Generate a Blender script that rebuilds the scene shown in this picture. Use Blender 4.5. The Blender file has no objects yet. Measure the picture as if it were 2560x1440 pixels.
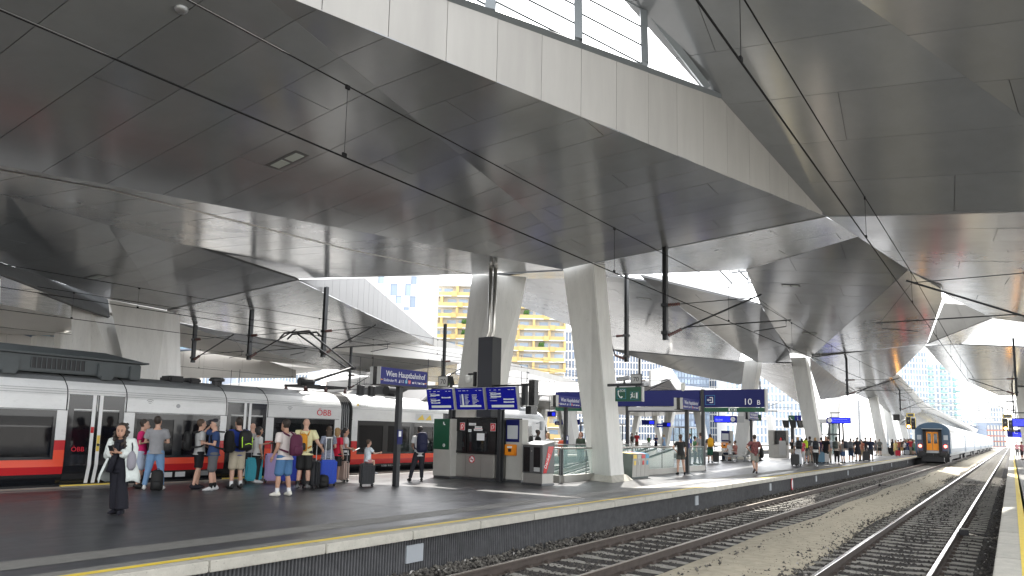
import bpy, bmesh, math, random
from mathutils import Vector, Matrix
random.seed(7)
R=math.radians; PI=math.pi
V=Vector
scene=bpy.context.scene; COL=scene.collection
# ---------------------------------------------------------------- camera
F,CX,CY,PW,PH=1800.0,1280.0,860.0,2560.0,1440.0
YAW,PITCH,ROLL,EYE=R(34.686),math.atan(0.1224),0.0215,1.62
f0=V((-math.sin(YAW),math.cos(YAW),0)); r0=V((math.cos(YAW),math.sin(YAW),0)); u0=V((0,0,1))
FW=f0*math.cos(PITCH)+u0*math.sin(PITCH); uu=-f0*math.sin(PITCH)+u0*math.cos(PITCH)
RT=r0*math.cos(ROLL)+uu*math.sin(ROLL); UP=-r0*math.sin(ROLL)+uu*math.cos(ROLL)
EYEP=V((0,0,EYE))
cam=bpy.data.cameras.new('camera'); camo=bpy.data.objects.new('camera',cam); COL.objects.link(camo)
m=Matrix((RT,UP,-FW)).transposed().to_4x4(); m.translation=EYEP; camo.matrix_world=m
cam.sensor_width=36; cam.lens=36*F/PW; cam.shift_y=(CY-PH/2)/PW; cam.clip_end=5000; cam.clip_start=.05
scene.camera=camo
# surveying helpers: a sight line through a point of the photograph meets a height, a plane x=, a plane y= or a facet
def ray(x,y): return FW+RT*((x-CX)/F)+UP*((CY-y)/F)
def uz(x,y,z=0.): d=ray(x,y); return EYEP+d*((z-EYE)/d.z)
def ux(x,y,X): d=ray(x,y); return EYEP+d*(X/d.x)
def uy(x,y,Y): d=ray(x,y); return EYEP+d*(Y/d.y)
def upl(x,y,pl): d=ray(x,y); n,c=pl; return EYEP+d*((c-EYEP).dot(n)/d.dot(n))
def plane(a,b,c): return ((b-a).cross(c-a).normalized(),a)
def plz(pl,x,y): n,c=pl; return V((x,y,c.z-((x-c.x)*n.x+(y-c.y)*n.y)/n.z))
# ---------------------------------------------------------------- light
SUN_EL,SUN_AZ=R(50),R(-30)   # azimuth measured from +Y towards +X
w=bpy.data.worlds.new('World'); scene.world=w; w.use_nodes=True
nt=w.node_tree; bg=nt.nodes['Background']
sky=nt.nodes.new('ShaderNodeTexSky'); sky.sky_type='NISHITA'; sky.sun_disc=False
sky.sun_elevation=SUN_EL; sky.sun_rotation=SUN_AZ; sky.air_density=1.0; sky.dust_density=1.5; sky.ozone_density=1.0; sky.altitude=170
hs=nt.nodes.new('ShaderNodeHueSaturation'); hs.inputs['Saturation'].default_value=.12
nt.links.new(sky.outputs[0],hs.inputs['Color']); nt.links.new(hs.outputs[0],bg.inputs['Color'])
bg.inputs['Strength'].default_value=.15
sl=bpy.data.lights.new('sun','SUN'); so=bpy.data.objects.new('sun',sl); COL.objects.link(so)
sl.energy=2.0; sl.angle=R(.6); sl.color=(1,.95,.87)
sd=V((math.sin(SUN_AZ)*math.cos(SUN_EL),math.cos(SUN_AZ)*math.cos(SUN_EL),math.sin(SUN_EL)))
so.rotation_euler=sd.to_track_quat('Z','Y').to_euler(); so.location=(20,-30,60)
vs=scene.view_settings; scene.display_settings.display_device='sRGB'
vs.view_transform='Standard'; vs.look='None'; vs.exposure=2.45; vs.gamma=1; vs.use_curve_mapping=False
cy=scene.cycles; cy.max_bounces=10; cy.diffuse_bounces=5; cy.glossy_bounces=5; cy.transmission_bounces=6; cy.transparent_max_bounces=12
cy.caustics_reflective=False; cy.caustics_refractive=False; cy.sample_clamp_indirect=6
cy.use_denoising=True
# ---------------------------------------------------------------- materials
MATS={}
def mat(name,col,rough=.6,metal=0.,var=0.,vscale=3.,bump=0.,bscale=40.,spec=.5,emit=None,es=1.,alpha=None,trans=0.,objvar=0.,stretch=None,coat=0.,ior=1.5,rvar=0.,blotch=0.):
    if name in MATS: return MATS[name]
    m=bpy.data.materials.new(name); m.use_nodes=True; t=m.node_tree; b=t.nodes['Principled BSDF']
    c4=(*col,1); b.inputs['Base Color'].default_value=c4; b.inputs['Roughness'].default_value=rough; b.inputs['Metallic'].default_value=metal
    b.inputs['Specular IOR Level'].default_value=spec; b.inputs['Coat Weight'].default_value=coat; b.inputs['IOR'].default_value=ior
    if trans: b.inputs['Transmission Weight'].default_value=trans; b.inputs['IOR'].default_value=1.05 if trans<1 else 1.45
    if emit: b.inputs['Emission Color'].default_value=(*emit,1); b.inputs['Emission Strength'].default_value=es
    if alpha is not None: b.inputs['Alpha'].default_value=alpha
    if var or bump or objvar:
        g=t.nodes.new('ShaderNodeNewGeometry'); mp=t.nodes.new('ShaderNodeMapping'); t.links.new(g.outputs['Position'],mp.inputs['Vector'])
        if stretch: mp.inputs['Scale'].default_value=stretch
        cur=None
        if var:
            n=t.nodes.new('ShaderNodeTexNoise'); n.inputs['Scale'].default_value=vscale; n.inputs['Detail'].default_value=6; n.inputs['Roughness'].default_value=.65
            t.links.new(mp.outputs[0],n.inputs['Vector'])
            r=t.nodes.new('ShaderNodeMapRange'); r.inputs[1].default_value=.25; r.inputs[2].default_value=.75; r.inputs[3].default_value=1-var; r.inputs[4].default_value=1+var
            t.links.new(n.outputs[0],r.inputs[0]); cur=r.outputs[0]
            if rvar:
                rr=t.nodes.new('ShaderNodeMapRange'); rr.inputs[1].default_value=.3; rr.inputs[2].default_value=.7; rr.inputs[3].default_value=rough-rvar; rr.inputs[4].default_value=rough+rvar; t.links.new(n.outputs[0],rr.inputs[0]); t.links.new(rr.outputs[0],b.inputs['Roughness'])
            if blotch:
                n3=t.nodes.new('ShaderNodeTexNoise'); n3.inputs['Scale'].default_value=vscale*9; n3.inputs['Detail'].default_value=3; t.links.new(mp.outputs[0],n3.inputs['Vector'])
                r3=t.nodes.new('ShaderNodeMapRange'); r3.inputs[1].default_value=.60; r3.inputs[2].default_value=.72; r3.inputs[3].default_value=1; r3.inputs[4].default_value=1+blotch; t.links.new(n3.outputs[0],r3.inputs[0])
                m3=t.nodes.new('ShaderNodeMath'); m3.operation='MULTIPLY'; t.links.new(cur,m3.inputs[0]); t.links.new(r3.outputs[0],m3.inputs[1]); cur=m3.outputs[0]
        if objvar:
            oi=t.nodes.new('ShaderNodeObjectInfo'); r2=t.nodes.new('ShaderNodeMapRange'); r2.inputs[3].default_value=1-objvar; r2.inputs[4].default_value=1+objvar
            t.links.new(oi.outputs['Random'],r2.inputs[0])
            if cur is None: cur=r2.outputs[0]
            else:
                mm=t.nodes.new('ShaderNodeMath'); mm.operation='MULTIPLY'; t.links.new(cur,mm.inputs[0]); t.links.new(r2.outputs[0],mm.inputs[1]); cur=mm.outputs[0]
        if cur is not None:
            x=t.nodes.new('ShaderNodeVectorMath'); x.operation='SCALE'; x.inputs[0].default_value=col; t.links.new(cur,x.inputs['Scale'])
            t.links.new(x.outputs[0],b.inputs['Base Color'])
        if bump:
            n2=t.nodes.new('ShaderNodeTexNoise'); n2.inputs['Scale'].default_value=bscale; n2.inputs['Detail'].default_value=4
            t.links.new(mp.outputs[0],n2.inputs['Vector']); bp=t.nodes.new('ShaderNodeBump'); bp.inputs['Strength'].default_value=bump; bp.inputs['Distance'].default_value=.02
            t.links.new(n2.outputs[0],bp.inputs['Height']); t.links.new(bp.outputs[0],b.inputs['Normal'])
    MATS[name]=m; return m
M=lambda n:MATS[n]
mat('panel',(.235,.247,.258),.17,.0,var=.09,vscale=.8,bump=.012,bscale=.9,objvar=.07,ior=2.0,rvar=.03)
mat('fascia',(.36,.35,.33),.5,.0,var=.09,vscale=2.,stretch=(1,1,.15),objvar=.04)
mat('deck',(.12,.12,.12),.7)
mat('column',(.64,.635,.605),.5,0,var=.11,vscale=2.2,bump=.03,bscale=8,stretch=(1,1,.22),blotch=-.12)
mat('asphalt',(.048,.05,.054),.36,0,var=.35,vscale=.9,bump=.03,bscale=50,spec=.4,rvar=.07,blotch=.5,stretch=(1.6,.8,1))
mat('paver',(.2,.2,.19),.5,0,var=.14,vscale=5,bump=.1,bscale=60)
mat('stone',(.42,.40,.345),.65,0,blotch=-.35,var=.18,vscale=4,bump=.1,bscale=50,objvar=.06)
mat('yellow_paint',(.72,.53,.05),.55,0,var=.12,vscale=8)
mat('rib',(.075,.075,.078),.75,0,var=.3,vscale=6,bump=.2,bscale=40,objvar=.12)
mat('ballast',(.038,.035,.032),.9,0,var=.45,vscale=14,bump=1,bscale=30)
mat('sand',(.44,.39,.29),.9,0,var=.22,vscale=5,bump=.5,bscale=45)
mat('sleeper',(.30,.285,.25),.75,0,var=.25,vscale=6,objvar=.12)
mat('rail_side',(.075,.058,.048),.7,.2,var=.25,vscale=8)
mat('rail_top',(.62,.6,.58),.22,1.)
mat('dark_metal',(.045,.047,.05),.45,.5)
mat('black',(.012,.012,.014),.5)
mat('rubber',(.02,.02,.02),.8)
mat('galv',(.33,.34,.35),.42,.7,var=.1,vscale=5)
mat('steel',(.56,.55,.52),.3,.9,var=.04,vscale=4)
mat('white_paint',(.78,.78,.78),.4)
mat('insulator',(.10,.045,.04),.25)
mat('wire',(.006,.006,.006),.8,0,spec=.1)
mat('ground',(.36,.35,.33),.9,0,var=.2,vscale=.5)
# ---------------------------------------------------------------- mesh helpers
class MB:
    def __init__(s): s.v=[]; s.f=[]; s.m=[]
    def add(s,vs,fs,mi=0):
        o=len(s.v); s.v+= [tuple(p) for p in vs]; s.f+=[tuple(o+i for i in f) for f in fs]; s.m+=[mi]*len(fs); return s
    def box(s,x0,y0,z0,x1,y1,z1,mi=0):
        return s.add([(x0,y0,z0),(x1,y0,z0),(x1,y1,z0),(x0,y1,z0),(x0,y0,z1),(x1,y0,z1),(x1,y1,z1),(x0,y1,z1)],
          [(0,3,2,1),(4,5,6,7),(0,1,5,4),(1,2,6,5),(2,3,7,6),(3,0,4,7)],mi)
    def hexa(s,b,t,mi=0):  # two quads, same winding, bottom and top
        return s.add(list(b)+list(t),[(0,3,2,1),(4,5,6,7),(0,1,5,4),(1,2,6,5),(2,3,7,6),(3,0,4,7)],mi)
    def prism(s,poly,vec,mi=0):
        n=len(poly); vec=V(vec); a=[V(p) for p in poly]
        return s.add(a+[p+vec for p in a],[tuple(range(n-1,-1,-1)),tuple(range(n,2*n))]+[(i,(i+1)%n,n+(i+1)%n,n+i) for i in range(n)],mi)
    def tube(s,pts,r,n=8,mi=0,cap=True):
        pts=[V(p) for p in pts]; rs=r if isinstance(r,list) else [r]*len(pts); rings=[]; o=[]
        ref=None
        for i,p in enumerate(pts):
            d=(pts[min(i+1,len(pts)-1)]-pts[max(i-1,0)])
            d=d.normalized() if d.length>1e-9 else V((0,0,1))
            if ref is None: ref=V((0,0,1)) if abs(d.z)<.9 else V((1,0,0))
            a=d.cross(ref).normalized(); b=d.cross(a).normalized(); ref=-b if b.length else ref
            rr=rs[i]; r1,r2=(rr if isinstance(rr,(list,tuple)) else (rr,rr))
            for k in range(n):
                t=2*PI*k/n; o.append(p+a*(math.cos(t)*r1)+b*(math.sin(t)*r2))
        fs=[]
        for i in range(len(pts)-1):
            for k in range(n):
                fs.append((i*n+k,i*n+(k+1)%n,(i+1)*n+(k+1)%n,(i+1)*n+k))
        if cap: fs+= [tuple(range(n-1,-1,-1)),tuple((len(pts)-1)*n+k for k in range(n))]
        return s.add(o,fs,mi)
    def lathe(s,prof,c=(0,0,0),n=16,mi=0,axis='z',sx=1,sy=1):
        o=[]; 
        for r,z in prof:
            for k in range(n):
                t=2*PI*k/n; q=(r*math.cos(t)*sx,r*math.sin(t)*sy,z)
                if axis=='y': q=(q[0],q[2],q[1])
                if axis=='x': q=(q[2],q[0],q[1])
                o.append((q[0]+c[0],q[1]+c[1],q[2]+c[2]))
        fs=[(i*n+k,i*n+(k+1)%n,(i+1)*n+(k+1)%n,(i+1)*n+k) for i in range(len(prof)-1) for k in range(n)]
        fs+=[tuple(range(n-1,-1,-1)),tuple((len(prof)-1)*n+k for k in range(n))]
        return s.add(o,fs,mi)
    def build(s,name,mats,parent=None,smooth=False,bevel=0.,recalc=True):
        me=bpy.data.meshes.new(name); me.from_pydata(s.v,[],s.f)
        if not isinstance(mats,(list,tuple)): mats=[mats]
        for q in mats: me.materials.append(M(q) if isinstance(q,str) else q)
        if len(mats)>1: me.polygons.foreach_set('material_index',s.m)
        if recalc or bevel:
            bm=bmesh.new(); bm.from_mesh(me)
            bmesh.ops.recalc_face_normals(bm,faces=bm.faces)
            if bevel: bmesh.ops.bevel(bm,geom=[e for e in bm.edges if e.is_manifold and e.calc_face_angle(0)>.6],offset=bevel,segments=2,affect='EDGES',clamp_overlap=True)
            bm.to_mesh(me); bm.free()
        if smooth: me.polygons.foreach_set('use_smooth',[True]*len(me.polygons))
        o=bpy.data.objects.new(name,me); COL.objects.link(o)
        if parent is not None: o.parent=parent
        return o
def tag(o,label=None,cat=None,group=None,kind=None):
    if label: o['label']=label
    if cat: o['category']=cat
    if group: o['group']=group
    if kind: o['kind']=kind
    return o
def empty(name,loc=(0,0,0),rz=0.,label=None,cat=None,group=None,kind=None):
    o=bpy.data.objects.new(name,None); o.location=loc; o.rotation_euler=(0,0,rz); o.empty_display_size=.2; COL.objects.link(o)
    return tag(o,label,cat,group,kind)
def kids(o): return [c for c in KIDS.get(o.name,[])]
KIDS={}
def copy_tree(o,loc=None,rz=None,label=None):
    def rec(a,par):
        c=a.copy(); COL.objects.link(c)
        if par is not None: c.parent=par
        for k in [x for x in a.children]: rec(k,c)
        return c
    c=rec(o,None)
    if loc is not None: c.location=loc
    if rz is not None: c.rotation_euler=(0,0,rz)
    if label: c['label']=label
    return c
def text(s,size,mat_,parent,loc,rot,name='lettering',ext=.002,align='LEFT',sx=1.):
    cu=bpy.data.curves.new(name,'FONT'); cu.body=s; cu.size=size; cu.extrude=ext; cu.align_x=align; cu.resolution_u=3
    o=bpy.data.objects.new(name,cu); COL.objects.link(o)
    dg=bpy.context.evaluated_depsgraph_get(); me=bpy.data.meshes.new_from_object(o.evaluated_get(dg))
    bpy.data.objects.remove(o); bpy.data.curves.remove(cu)
    me.materials.clear(); me.materials.append(M(mat_))
    o=bpy.data.objects.new(name,me); COL.objects.link(o); o.parent=parent; o.location=loc; o.rotation_euler=rot; o.scale=(sx,1,1)
    return o
def clip(poly,axis,val,keep_less):
    out=[]; n=len(poly)
    for i in range(n):
        a,b=poly[i],poly[(i+1)%n]; ia=(a[axis]<=val) if keep_less else (a[axis]>=val); ib=(b[axis]<=val) if keep_less else (b[axis]>=val)
        if ia: out.append(a)
        if ia!=ib:
            t=(val-a[axis])/(b[axis]-a[axis]); out.append((a[0]+(b[0]-a[0])*t,a[1]+(b[1]-a[1])*t))
    return out
def area2(p): return abs(sum(p[i][0]*p[(i+1)%len(p)][1]-p[(i+1)%len(p)][0]*p[i][1] for i in range(len(p))))/2
def facet(parent,poly,seam,w_=1.08,L=5.2,m_='panel',gap=.014,back=.05,th=.02,name='ceiling_panel',face=None,stag=.37,phase=0.,split=True,backmat='deck'):
    """a planar facet of cladding: strips of panels with open joints in front of a dark deck"""
    poly=[V(p) for p in poly]; n=V((0,0,0))
    for i in range(1,len(poly)-1): n+=(poly[i]-poly[0]).cross(poly[i+1]-poly[0])
    n.normalize()
    face=EYEP if face is None else V(face)
    if n.dot(face-poly[0])<0: n=-n       # n looks at the viewer's side, cladding face lies on poly
    cen=sum(poly,V())/len(poly)
    def flat(p):   # lay every corner into the facet's plane, along the line of sight where that is well conditioned
        d=p-EYEP; k=d.dot(n)
        if abs(k)>.06*d.length:
            q=EYEP+d*((cen-EYEP).dot(n)/k)
            if (q-p).length<3: return q
        return p-n*(p-cen).dot(n)
    poly=[flat(p) for p in poly]
    s=V(seam); s=(s-n*s.dot(n)).normalized(); t=n.cross(s); o=poly[0]
    p2=[((p-o).dot(s),(p-o).dot(t)) for p in poly]
    to3=lambda q,d=0.: o+s*q[0]+t*q[1]+n*d
    if split:
        tmin=min(p[1] for p in p2); tmax=max(p[1] for p in p2)
        k=math.floor((tmin-phase)/w_); 
        while phase+k*w_<tmax:
            a=phase+k*w_; strip=clip(clip(p2,1,a+gap/2,False),1,a+w_-gap/2,True)
            if len(strip)>2:
                smin=min(p[0] for p in strip); smax=max(p[0] for p in strip); off=(k*stag%1)*L if L<50 else -30
                j=math.floor((smin-off)/L)
                while off+j*L<smax:
                    q=clip(clip(strip,0,off+j*L+gap/2,False),0,off+(j+1)*L-gap/2,True)
                    if len(q)>2 and area2(q)>.01:
                        tilt=random.uniform(-.004,.004); tl2=random.uniform(-.0015,.0015); cx=sum(x[0] for x in q)/len(q); cyy=sum(x[1] for x in q)/len(q)
                        f=[to3(x,(x[1]-cyy)*tilt+(x[0]-cx)*tl2) for x in q]
                        MB().prism(f,-n*th).build(name,m_,parent)
                    j+=1
            k+=1
    else:
        MB().prism(poly,-n*th).build(name,m_,parent)
    MB().prism([p-n*(th+.02) for p in poly],-n*back).build('roof_deck',backmat,parent)
# ================================================================ roofs
XD=V((-1,-.08,0))      # direction of the ceiling joints (across the platforms)
YD=V((0,1,0))
LOWY=22.3
T1=ux(2065,541,-4.25)
az=R(11.5); fdir=V((-math.sin(az),-math.cos(az),0))      # plan direction of the fascia, coming towards us
FPL=(V((fdir.y,-fdir.x,0)).normalized(),T1)               # vertical plane of the fascia
FB=upl(738,0,FPL)
fline=(FB-T1)/(FB-T1).length
FBx=T1+fline*27
CR=uy(1480,657,22.0); CL=uy(1405,673,21.9)
A2=plane(CR,T1,FB); CA=upl(672,0,A2); CAx=CR+(CA-CR)*1.45
VL=uz(0,412,6.15); A1=plane(CR,CA,VL); CLa=upl(1405,673,A1)
VLx=CLa+(VL-CLa)*1.75
TP=uz(740,697,8.0)                                         # tip on the far side
roof=empty('platform_roof',(-13.5,22,0),0,'folded grey metal roof over the dark platform, its nearest fold with the pale vertical fascia','roof',kind=None)
def child_local(parent):  # children are modelled in world coordinates; keep the thing's origin at its base
    mi=Matrix.Translation(-V(parent.location))
    for c in parent.children: c.matrix_parent_inverse=mi
facet(roof,[CR,T1,FB,CA],XD,1.08,6.5)
FBa=plz(A1,FBx.x,FBx.y); facet(roof,[CR,CA,plz(A1,FB.x,FB.y)*.5+FB*.5,FBa,VLx,VL,CLa],XD,1.08,6.5)
E1=plane(CLa,VL,TP)
B0=upl(1178,686,E1); B1=upl(870,623,E1); B2=upl(280,475,E1); B3=upl(0,424,E1); EL=upl(0,485,E1)
Bx=B3+(B3-B2)*1.2; Ex=EL+(EL-TP)*.9
facet(roof,[CLa,VL,VLx,Bx,B3,B2,B1,B0],XD,1.08,6.5)
facet(roof,[B0,B1,B2,B3,Bx,Ex,EL,TP],XD,1.08,6.5)
mb=MB(); mb.tube([B0,B1,B2,B3,Bx],(.07,.02),6); mb.build('ridge_trim','steel',roof)
# unseen folds added behind the camera to shut out the sky
facet(roof,[FBa,VLx,VLx+V((-.3,-7,-.2)),FBa+V((0,-9,-.2))],XD,1.08,6.5); facet(roof,[VLx,Bx,Ex,Ex+V((0,-8,0)),VLx+V((-.3,-7,-.2))],XD,1.08,6.5)
# fascia with the clerestory above it
FT0=upl(1130,0,FPL); FT1=upl(1765,229,FPL); FTc=upl(1800,242,FPL); ftl=(FT0-FTc).normalized(); FTx=FTc+ftl*22
facet(roof,[T1,FB,FBx,FTx,FT0,FTc,upl(1827,272,FPL)],V((0,0,1)),1.1,60,'fascia',phase=.25)
child_local(roof)
# --- ceiling over our own platform
PC1=upl(1600,0,FPL); PC2=upl(1765,215,FPL)
T1r=T1+V((.015,-.02,.012)); CB=uy(2560,530,22.9)
CPL=plane(T1,CB,upl(1800,242,FPL))
q=plane(T1,CB,upl(1690,118,FPL)); CPL=q
cX1=upl(2142,0,CPL); cX2=upl(2560,295,CPL)
roof2=empty('platform_roof',(5,22,0),0,'smooth grey metal roof above the near right platform edge, upper right','roof')
def cp(x,y): return upl(x,y,CPL)
c_tl=cp(1590,0); far_l=c_tl+(c_tl-T1).normalized()*14
crA=cp(2142,0); crB=cp(2560,295); crd=(crB-crA)
LB=FPL[0]*.22
facet(roof2,[T1r+LB*.3,cp(1800,243)+LB,cp(1590,0)+LB,far_l+LB,plz(CPL,crA.x-crd.x*.12,crA.y-crd.y*.12),crA,crB,crA+crd*1.9,CB+(CB-T1)*1.0,CB],XD,1.9,9)
kpl=plane(crA,crB,crA+crd.cross(V((0,0,1)))*-.3+V((0,0,.0))+V((3,-2,-.25)))
p0=crA-crd*.12; p1=crA+crd*1.9
facet(roof2,[p0,crA,crB,p1,plz(kpl,3.2,21),plz(kpl,3.2,4)],V((-1,.12,0)),1.9,9)
facet(roof2,[plz(kpl,10,21),plz(kpl,15,21),plz(kpl,15,2),plz(kpl,10,2)],V((-1,.12,0)),1.9,9)
# far-facing fold D of the right roof
T2r=uy(2480,795,51.); D1=uy(2392,748,40.)
DPL=plane(T1,CB,T2r)
facet(roof2,[T1+V((.03,.03,-.01)),CB+V((0,.02,0)),CB+(CB-T1)+V((0,.02,0)),V((12,52,plz(DPL,12,52).z)),T2r,upl(2385,749,DPL)],XD,1.95,7)
# dark tail at the right edge (next descending fold)
q0=T2r; q1=upl(2562,738,DPL)
child_local(roof2)
# clerestory glazing between fascia and roof
gl=empty('clerestory_window',tuple(T1),0,'row of bright louvred clerestory panes between pale fascia and grey ceiling, top centre','window')
mat('frame_grey',(.2,.22,.23),.45,.5)
mat('frost',(.85,.88,.9),.25,0,trans=.0,alpha=.35)
def bar(mb,a,b,r,mi=0): mb.tube([a,b],r,6,mi)
nn=FPL[0]
MB().tube([FTx+V((0,0,.03)),FTc+V((0,0,.03))],(.09,.07),4).build('sill',"frame_grey",gl)
edge=[PC1+(PC1-PC2)*1.5,PC1,PC2]
MB().tube([p+V((.02,0,-.02)) for p in edge],(.1,.1),4).build('head_frame','frame_grey',gl)
for px,ya,yb in ((1227,-60,28),(1446,-40,100),(1612,30,158)):
    a=upl(px,yb,FPL); b=upl(px-3,ya,FPL); top=V((b.x,b.y,b.z+ (1.2 if px<1500 else .0)))
    MB().tube([a,top],(.17,.09),4).build('mullion','frame_grey',gl)
pts=[(1110,1227),(1227,1446),(1446,1612)]
for (xa,xb) in pts:
    sill=lambda x:55+.362*(x-1280)
    for k in range(5):
        y0_=sill(xa)-34-k*46; y1_=min(y0_+.47*(xb-xa),sill(xb)-10)
        MB().tube([upl(xa+8,y0_,FPL),upl(xb-8,y1_,FPL)],(.03,.02),4).build('louvre','frame_grey',gl)
child_local(gl)
# --- left platform roof, second bay (from the low line at y=22 to the next one at y=54)
roof3=empty('platform_roof',(-13.5,54,0),0,'second bay of the folded roof, dark face coming down to the second pair of columns','roof')
H3=uy(1865,675,33.); HPL=plane(CR,T1,H3); G0=upl(2150,590,HPL)
T1b=T1+V((0,.03,-.02)); CRb=CR+V((0,.06,-.02))
G0x=upl(2230,627,HPL)
facet(roof3,[CRb,T1b,G0x,G0,H3,upl(1510,690,HPL)],XD,1.95,6)
C2R=uy(2026,894,54.); C2L=uy(1975,884,54.)
T2=ux(2318,858,-4.25)
G1=plane(H3,G0,C2R); Gc=upl(2269,676,G1); G2=plane(C2R,T2,Gc)
g2t=upl(2356,748,G2); 
facet(roof3,[H3,G0,G0+(Gc-G0)*.5+V((.8,0,0)),Gc,C2R,upl(1975,884,G1),upl(1902,763,G1)],XD,1.95,6)
gx=g2t+V((.9,-1.5,0)); gx=plz(G2,gx.x,gx.y)
facet(roof3,[Gc,upl(2352,722,G2),g2t,T2,C2R],XD,1.95,6)
# dark valley faces left of it
K1=uy(1893,906,53.6); K0=upl(1902,763,G1); 
facet(roof3,[K0,upl(1975,884,G1),uy(1978,906,54.2),K1],XD,1.95,6)
S0=uy(1600,676,31.); S1=uy(1660,707,34.)
facet(roof3,[upl(1600,690,plane(S0,K0,K1)),K0,K1,upl(1855,884,plane(S0,K0,K1)),upl(1615,703,plane(S0,K0,K1))],XD,1.95,6)
# warm left slope seen past the first column
sA=uy(1600,690,33.); sB=uy(1853,884,53.4); sC=uy(1302,766,46.); SP=plane(sA,sB,sC)
facet(roof3,[upl(1315,697,SP),upl(1510,688,SP),upl(1615,703,SP),upl(1853,884,SP),upl(1848,904,SP),upl(1530,873,SP),upl(1420,812,SP),upl(1302,766,SP)],XD,1.95,6)
hl=uy(1405,675,22.1); facet(roof3,[hl+V((0,.05,-.03)),uy(1178,690,22.2),uy(1330,697,25),uy(1520,694,26)],XD,1.95,6)
M0=T2+V((.02,0,0)); MPL=plane(T2,T2r,uy(2362,760,51.5))
facet(roof3,[M0,T2r+V((-.02,0,0)),upl(2418,763,MPL),upl(2359,758,MPL)],V((0,0,1)),1.5,60,'fascia')
child_local(roof3)
# skylight in the middle of the second bay
sk=empty('skylight',tuple(H3),0,'glazed skylight with steel grid in the roof fold behind the first column','skylight')
W0=uy(1620,704,34.5); W1=K0; W2=uy(1600,676,33.2)
mat('opal',(.9,.92,.92),.3,0,emit=None)
wp=plane(upl(1615,703,SP),K0,K0+V((0,0,1)))
MB().prism([upl(1600,680,wp),upl(1620,703,wp),K0+V((0,0,.02)),upl(1765,706,wp)],(.05,.05,0)).build('white_upstand','white_paint',sk)
for a,b in (((1762,676),(1810,725)),((1812,676),(1848,714)),((1850,677),(1850,752)),((1808,697),(1872,690)),((1848,723),(1886,719)),((1803,676),(1803,700))):
    mb=MB(); mb.tube([upl(*a,wp)+V((.3,.5,.4)),upl(*b,wp)+V((.3,.5,.4))],.06,5); mb.build('glazing_bar','galv',sk)
child_local(sk)
# --- third bay of the left roof and the far roofs
roof4=empty('platform_roof',(-13.5,72,0),0,'far bay of the folded roof shining pale above the waiting crowd','roof')
Q1=uy(2236,940,73.); QP=plane(C2R,T2,Q1)
C2Rb=C2R+V((0,.05,-.02)); T2b=T2+V((0,.05,-.02))
q2=uy(2140,985,82.); q3=uy(2302,1022,112.); q4=uy(2442,1082,190.); q5=uy(2250,1062,118.); q6=uy(2440,1094,190.)
facet(roof4,[C2Rb,T2b,Q1,q2],XD,1.95,6,split=True)
facet(roof4,[C2Rb,q2,uy(2052,1000,68.),uy(2028,925,58.)],XD,1.95,6)
facet(roof4,[Q1,q3,q5,uy(2200,1012,95.),q2],XD,1.95,6)
facet(roof4,[q3,q4,q6,q5],XD,2,8,split=False)
MB().prism([Q1+V((0,0,.1)),uy(2245,934,73),uy(2318,1014,112),q3+V((0,0,.1))],(-.4,.2,0)).build('white_edge','white_paint',roof4)
MB().prism([q3+V((0,0,.1)),uy(2318,1012,112),uy(2446,1074,190),q4+V((0,0,.1))],(-.4,.2,0)).build('white_edge','white_paint',roof4)
# reflective slope below the left column of the second pair
r0_=uy(1893,908,54.5); r1_=uy(1978,908,55.); r2_=uy(2000,985,66.); r3_=uy(2042,1040,84.); r4_=uy(1898,938,62.)
facet(roof4,[r0_,r1_,r2_,r3_,r4_],XD,1.95,6)
s2a=uy(1530,875,44.); facet(roof4,[s2a,uy(1848,904,54.3),uy(1893,908,54.6),uy(1893,940,60.),uy(1848,962,58.),uy(1720,935,52.)],XD,1.95,6)
child_local(roof4)
roof5=empty('platform_roof',(5,70,0),0,'far pale bay of the right roof around the open sky, right edge','roof')
n0=T2+V((.05,.06,-.03)); n1=T2r+V((.0,.06,-.02)); n2=V((12,52.3,plz(DPL,12,52).z-.5)); n3=uy(2400,861,66.)
NP=plane(n0,n1,n3)
facet(roof5,[n0,n1,plz(NP,12,54),plz(NP,12,68),n3,upl(2318,862,NP)],XD,1.95,6)
o0=uy(2312,866,67.); o1=uy(2385,946,88.); o2=uy(2404,948,87.); o3=uy(2496,988,92.); OP=plane(o0,o1,uy(2500,870,66.5))
facet(roof5,[o0,upl(2400,862,OP),upl(2560,868,OP),plz(OP,14,66),plz(OP,14,90),upl(2498,990,OP),o2,o1],XD,1.95,6)
dk=plane(T2r,uy(2562,738,44.),uy(2575,812,51.5))
facet(roof5,[T2r+V((.02,-.02,-.02)),upl(2562,738,dk),upl(2700,640,dk),upl(2700,815,dk),upl(2560,806,dk)],XD,1.95,6)
child_local(roof5)
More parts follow.
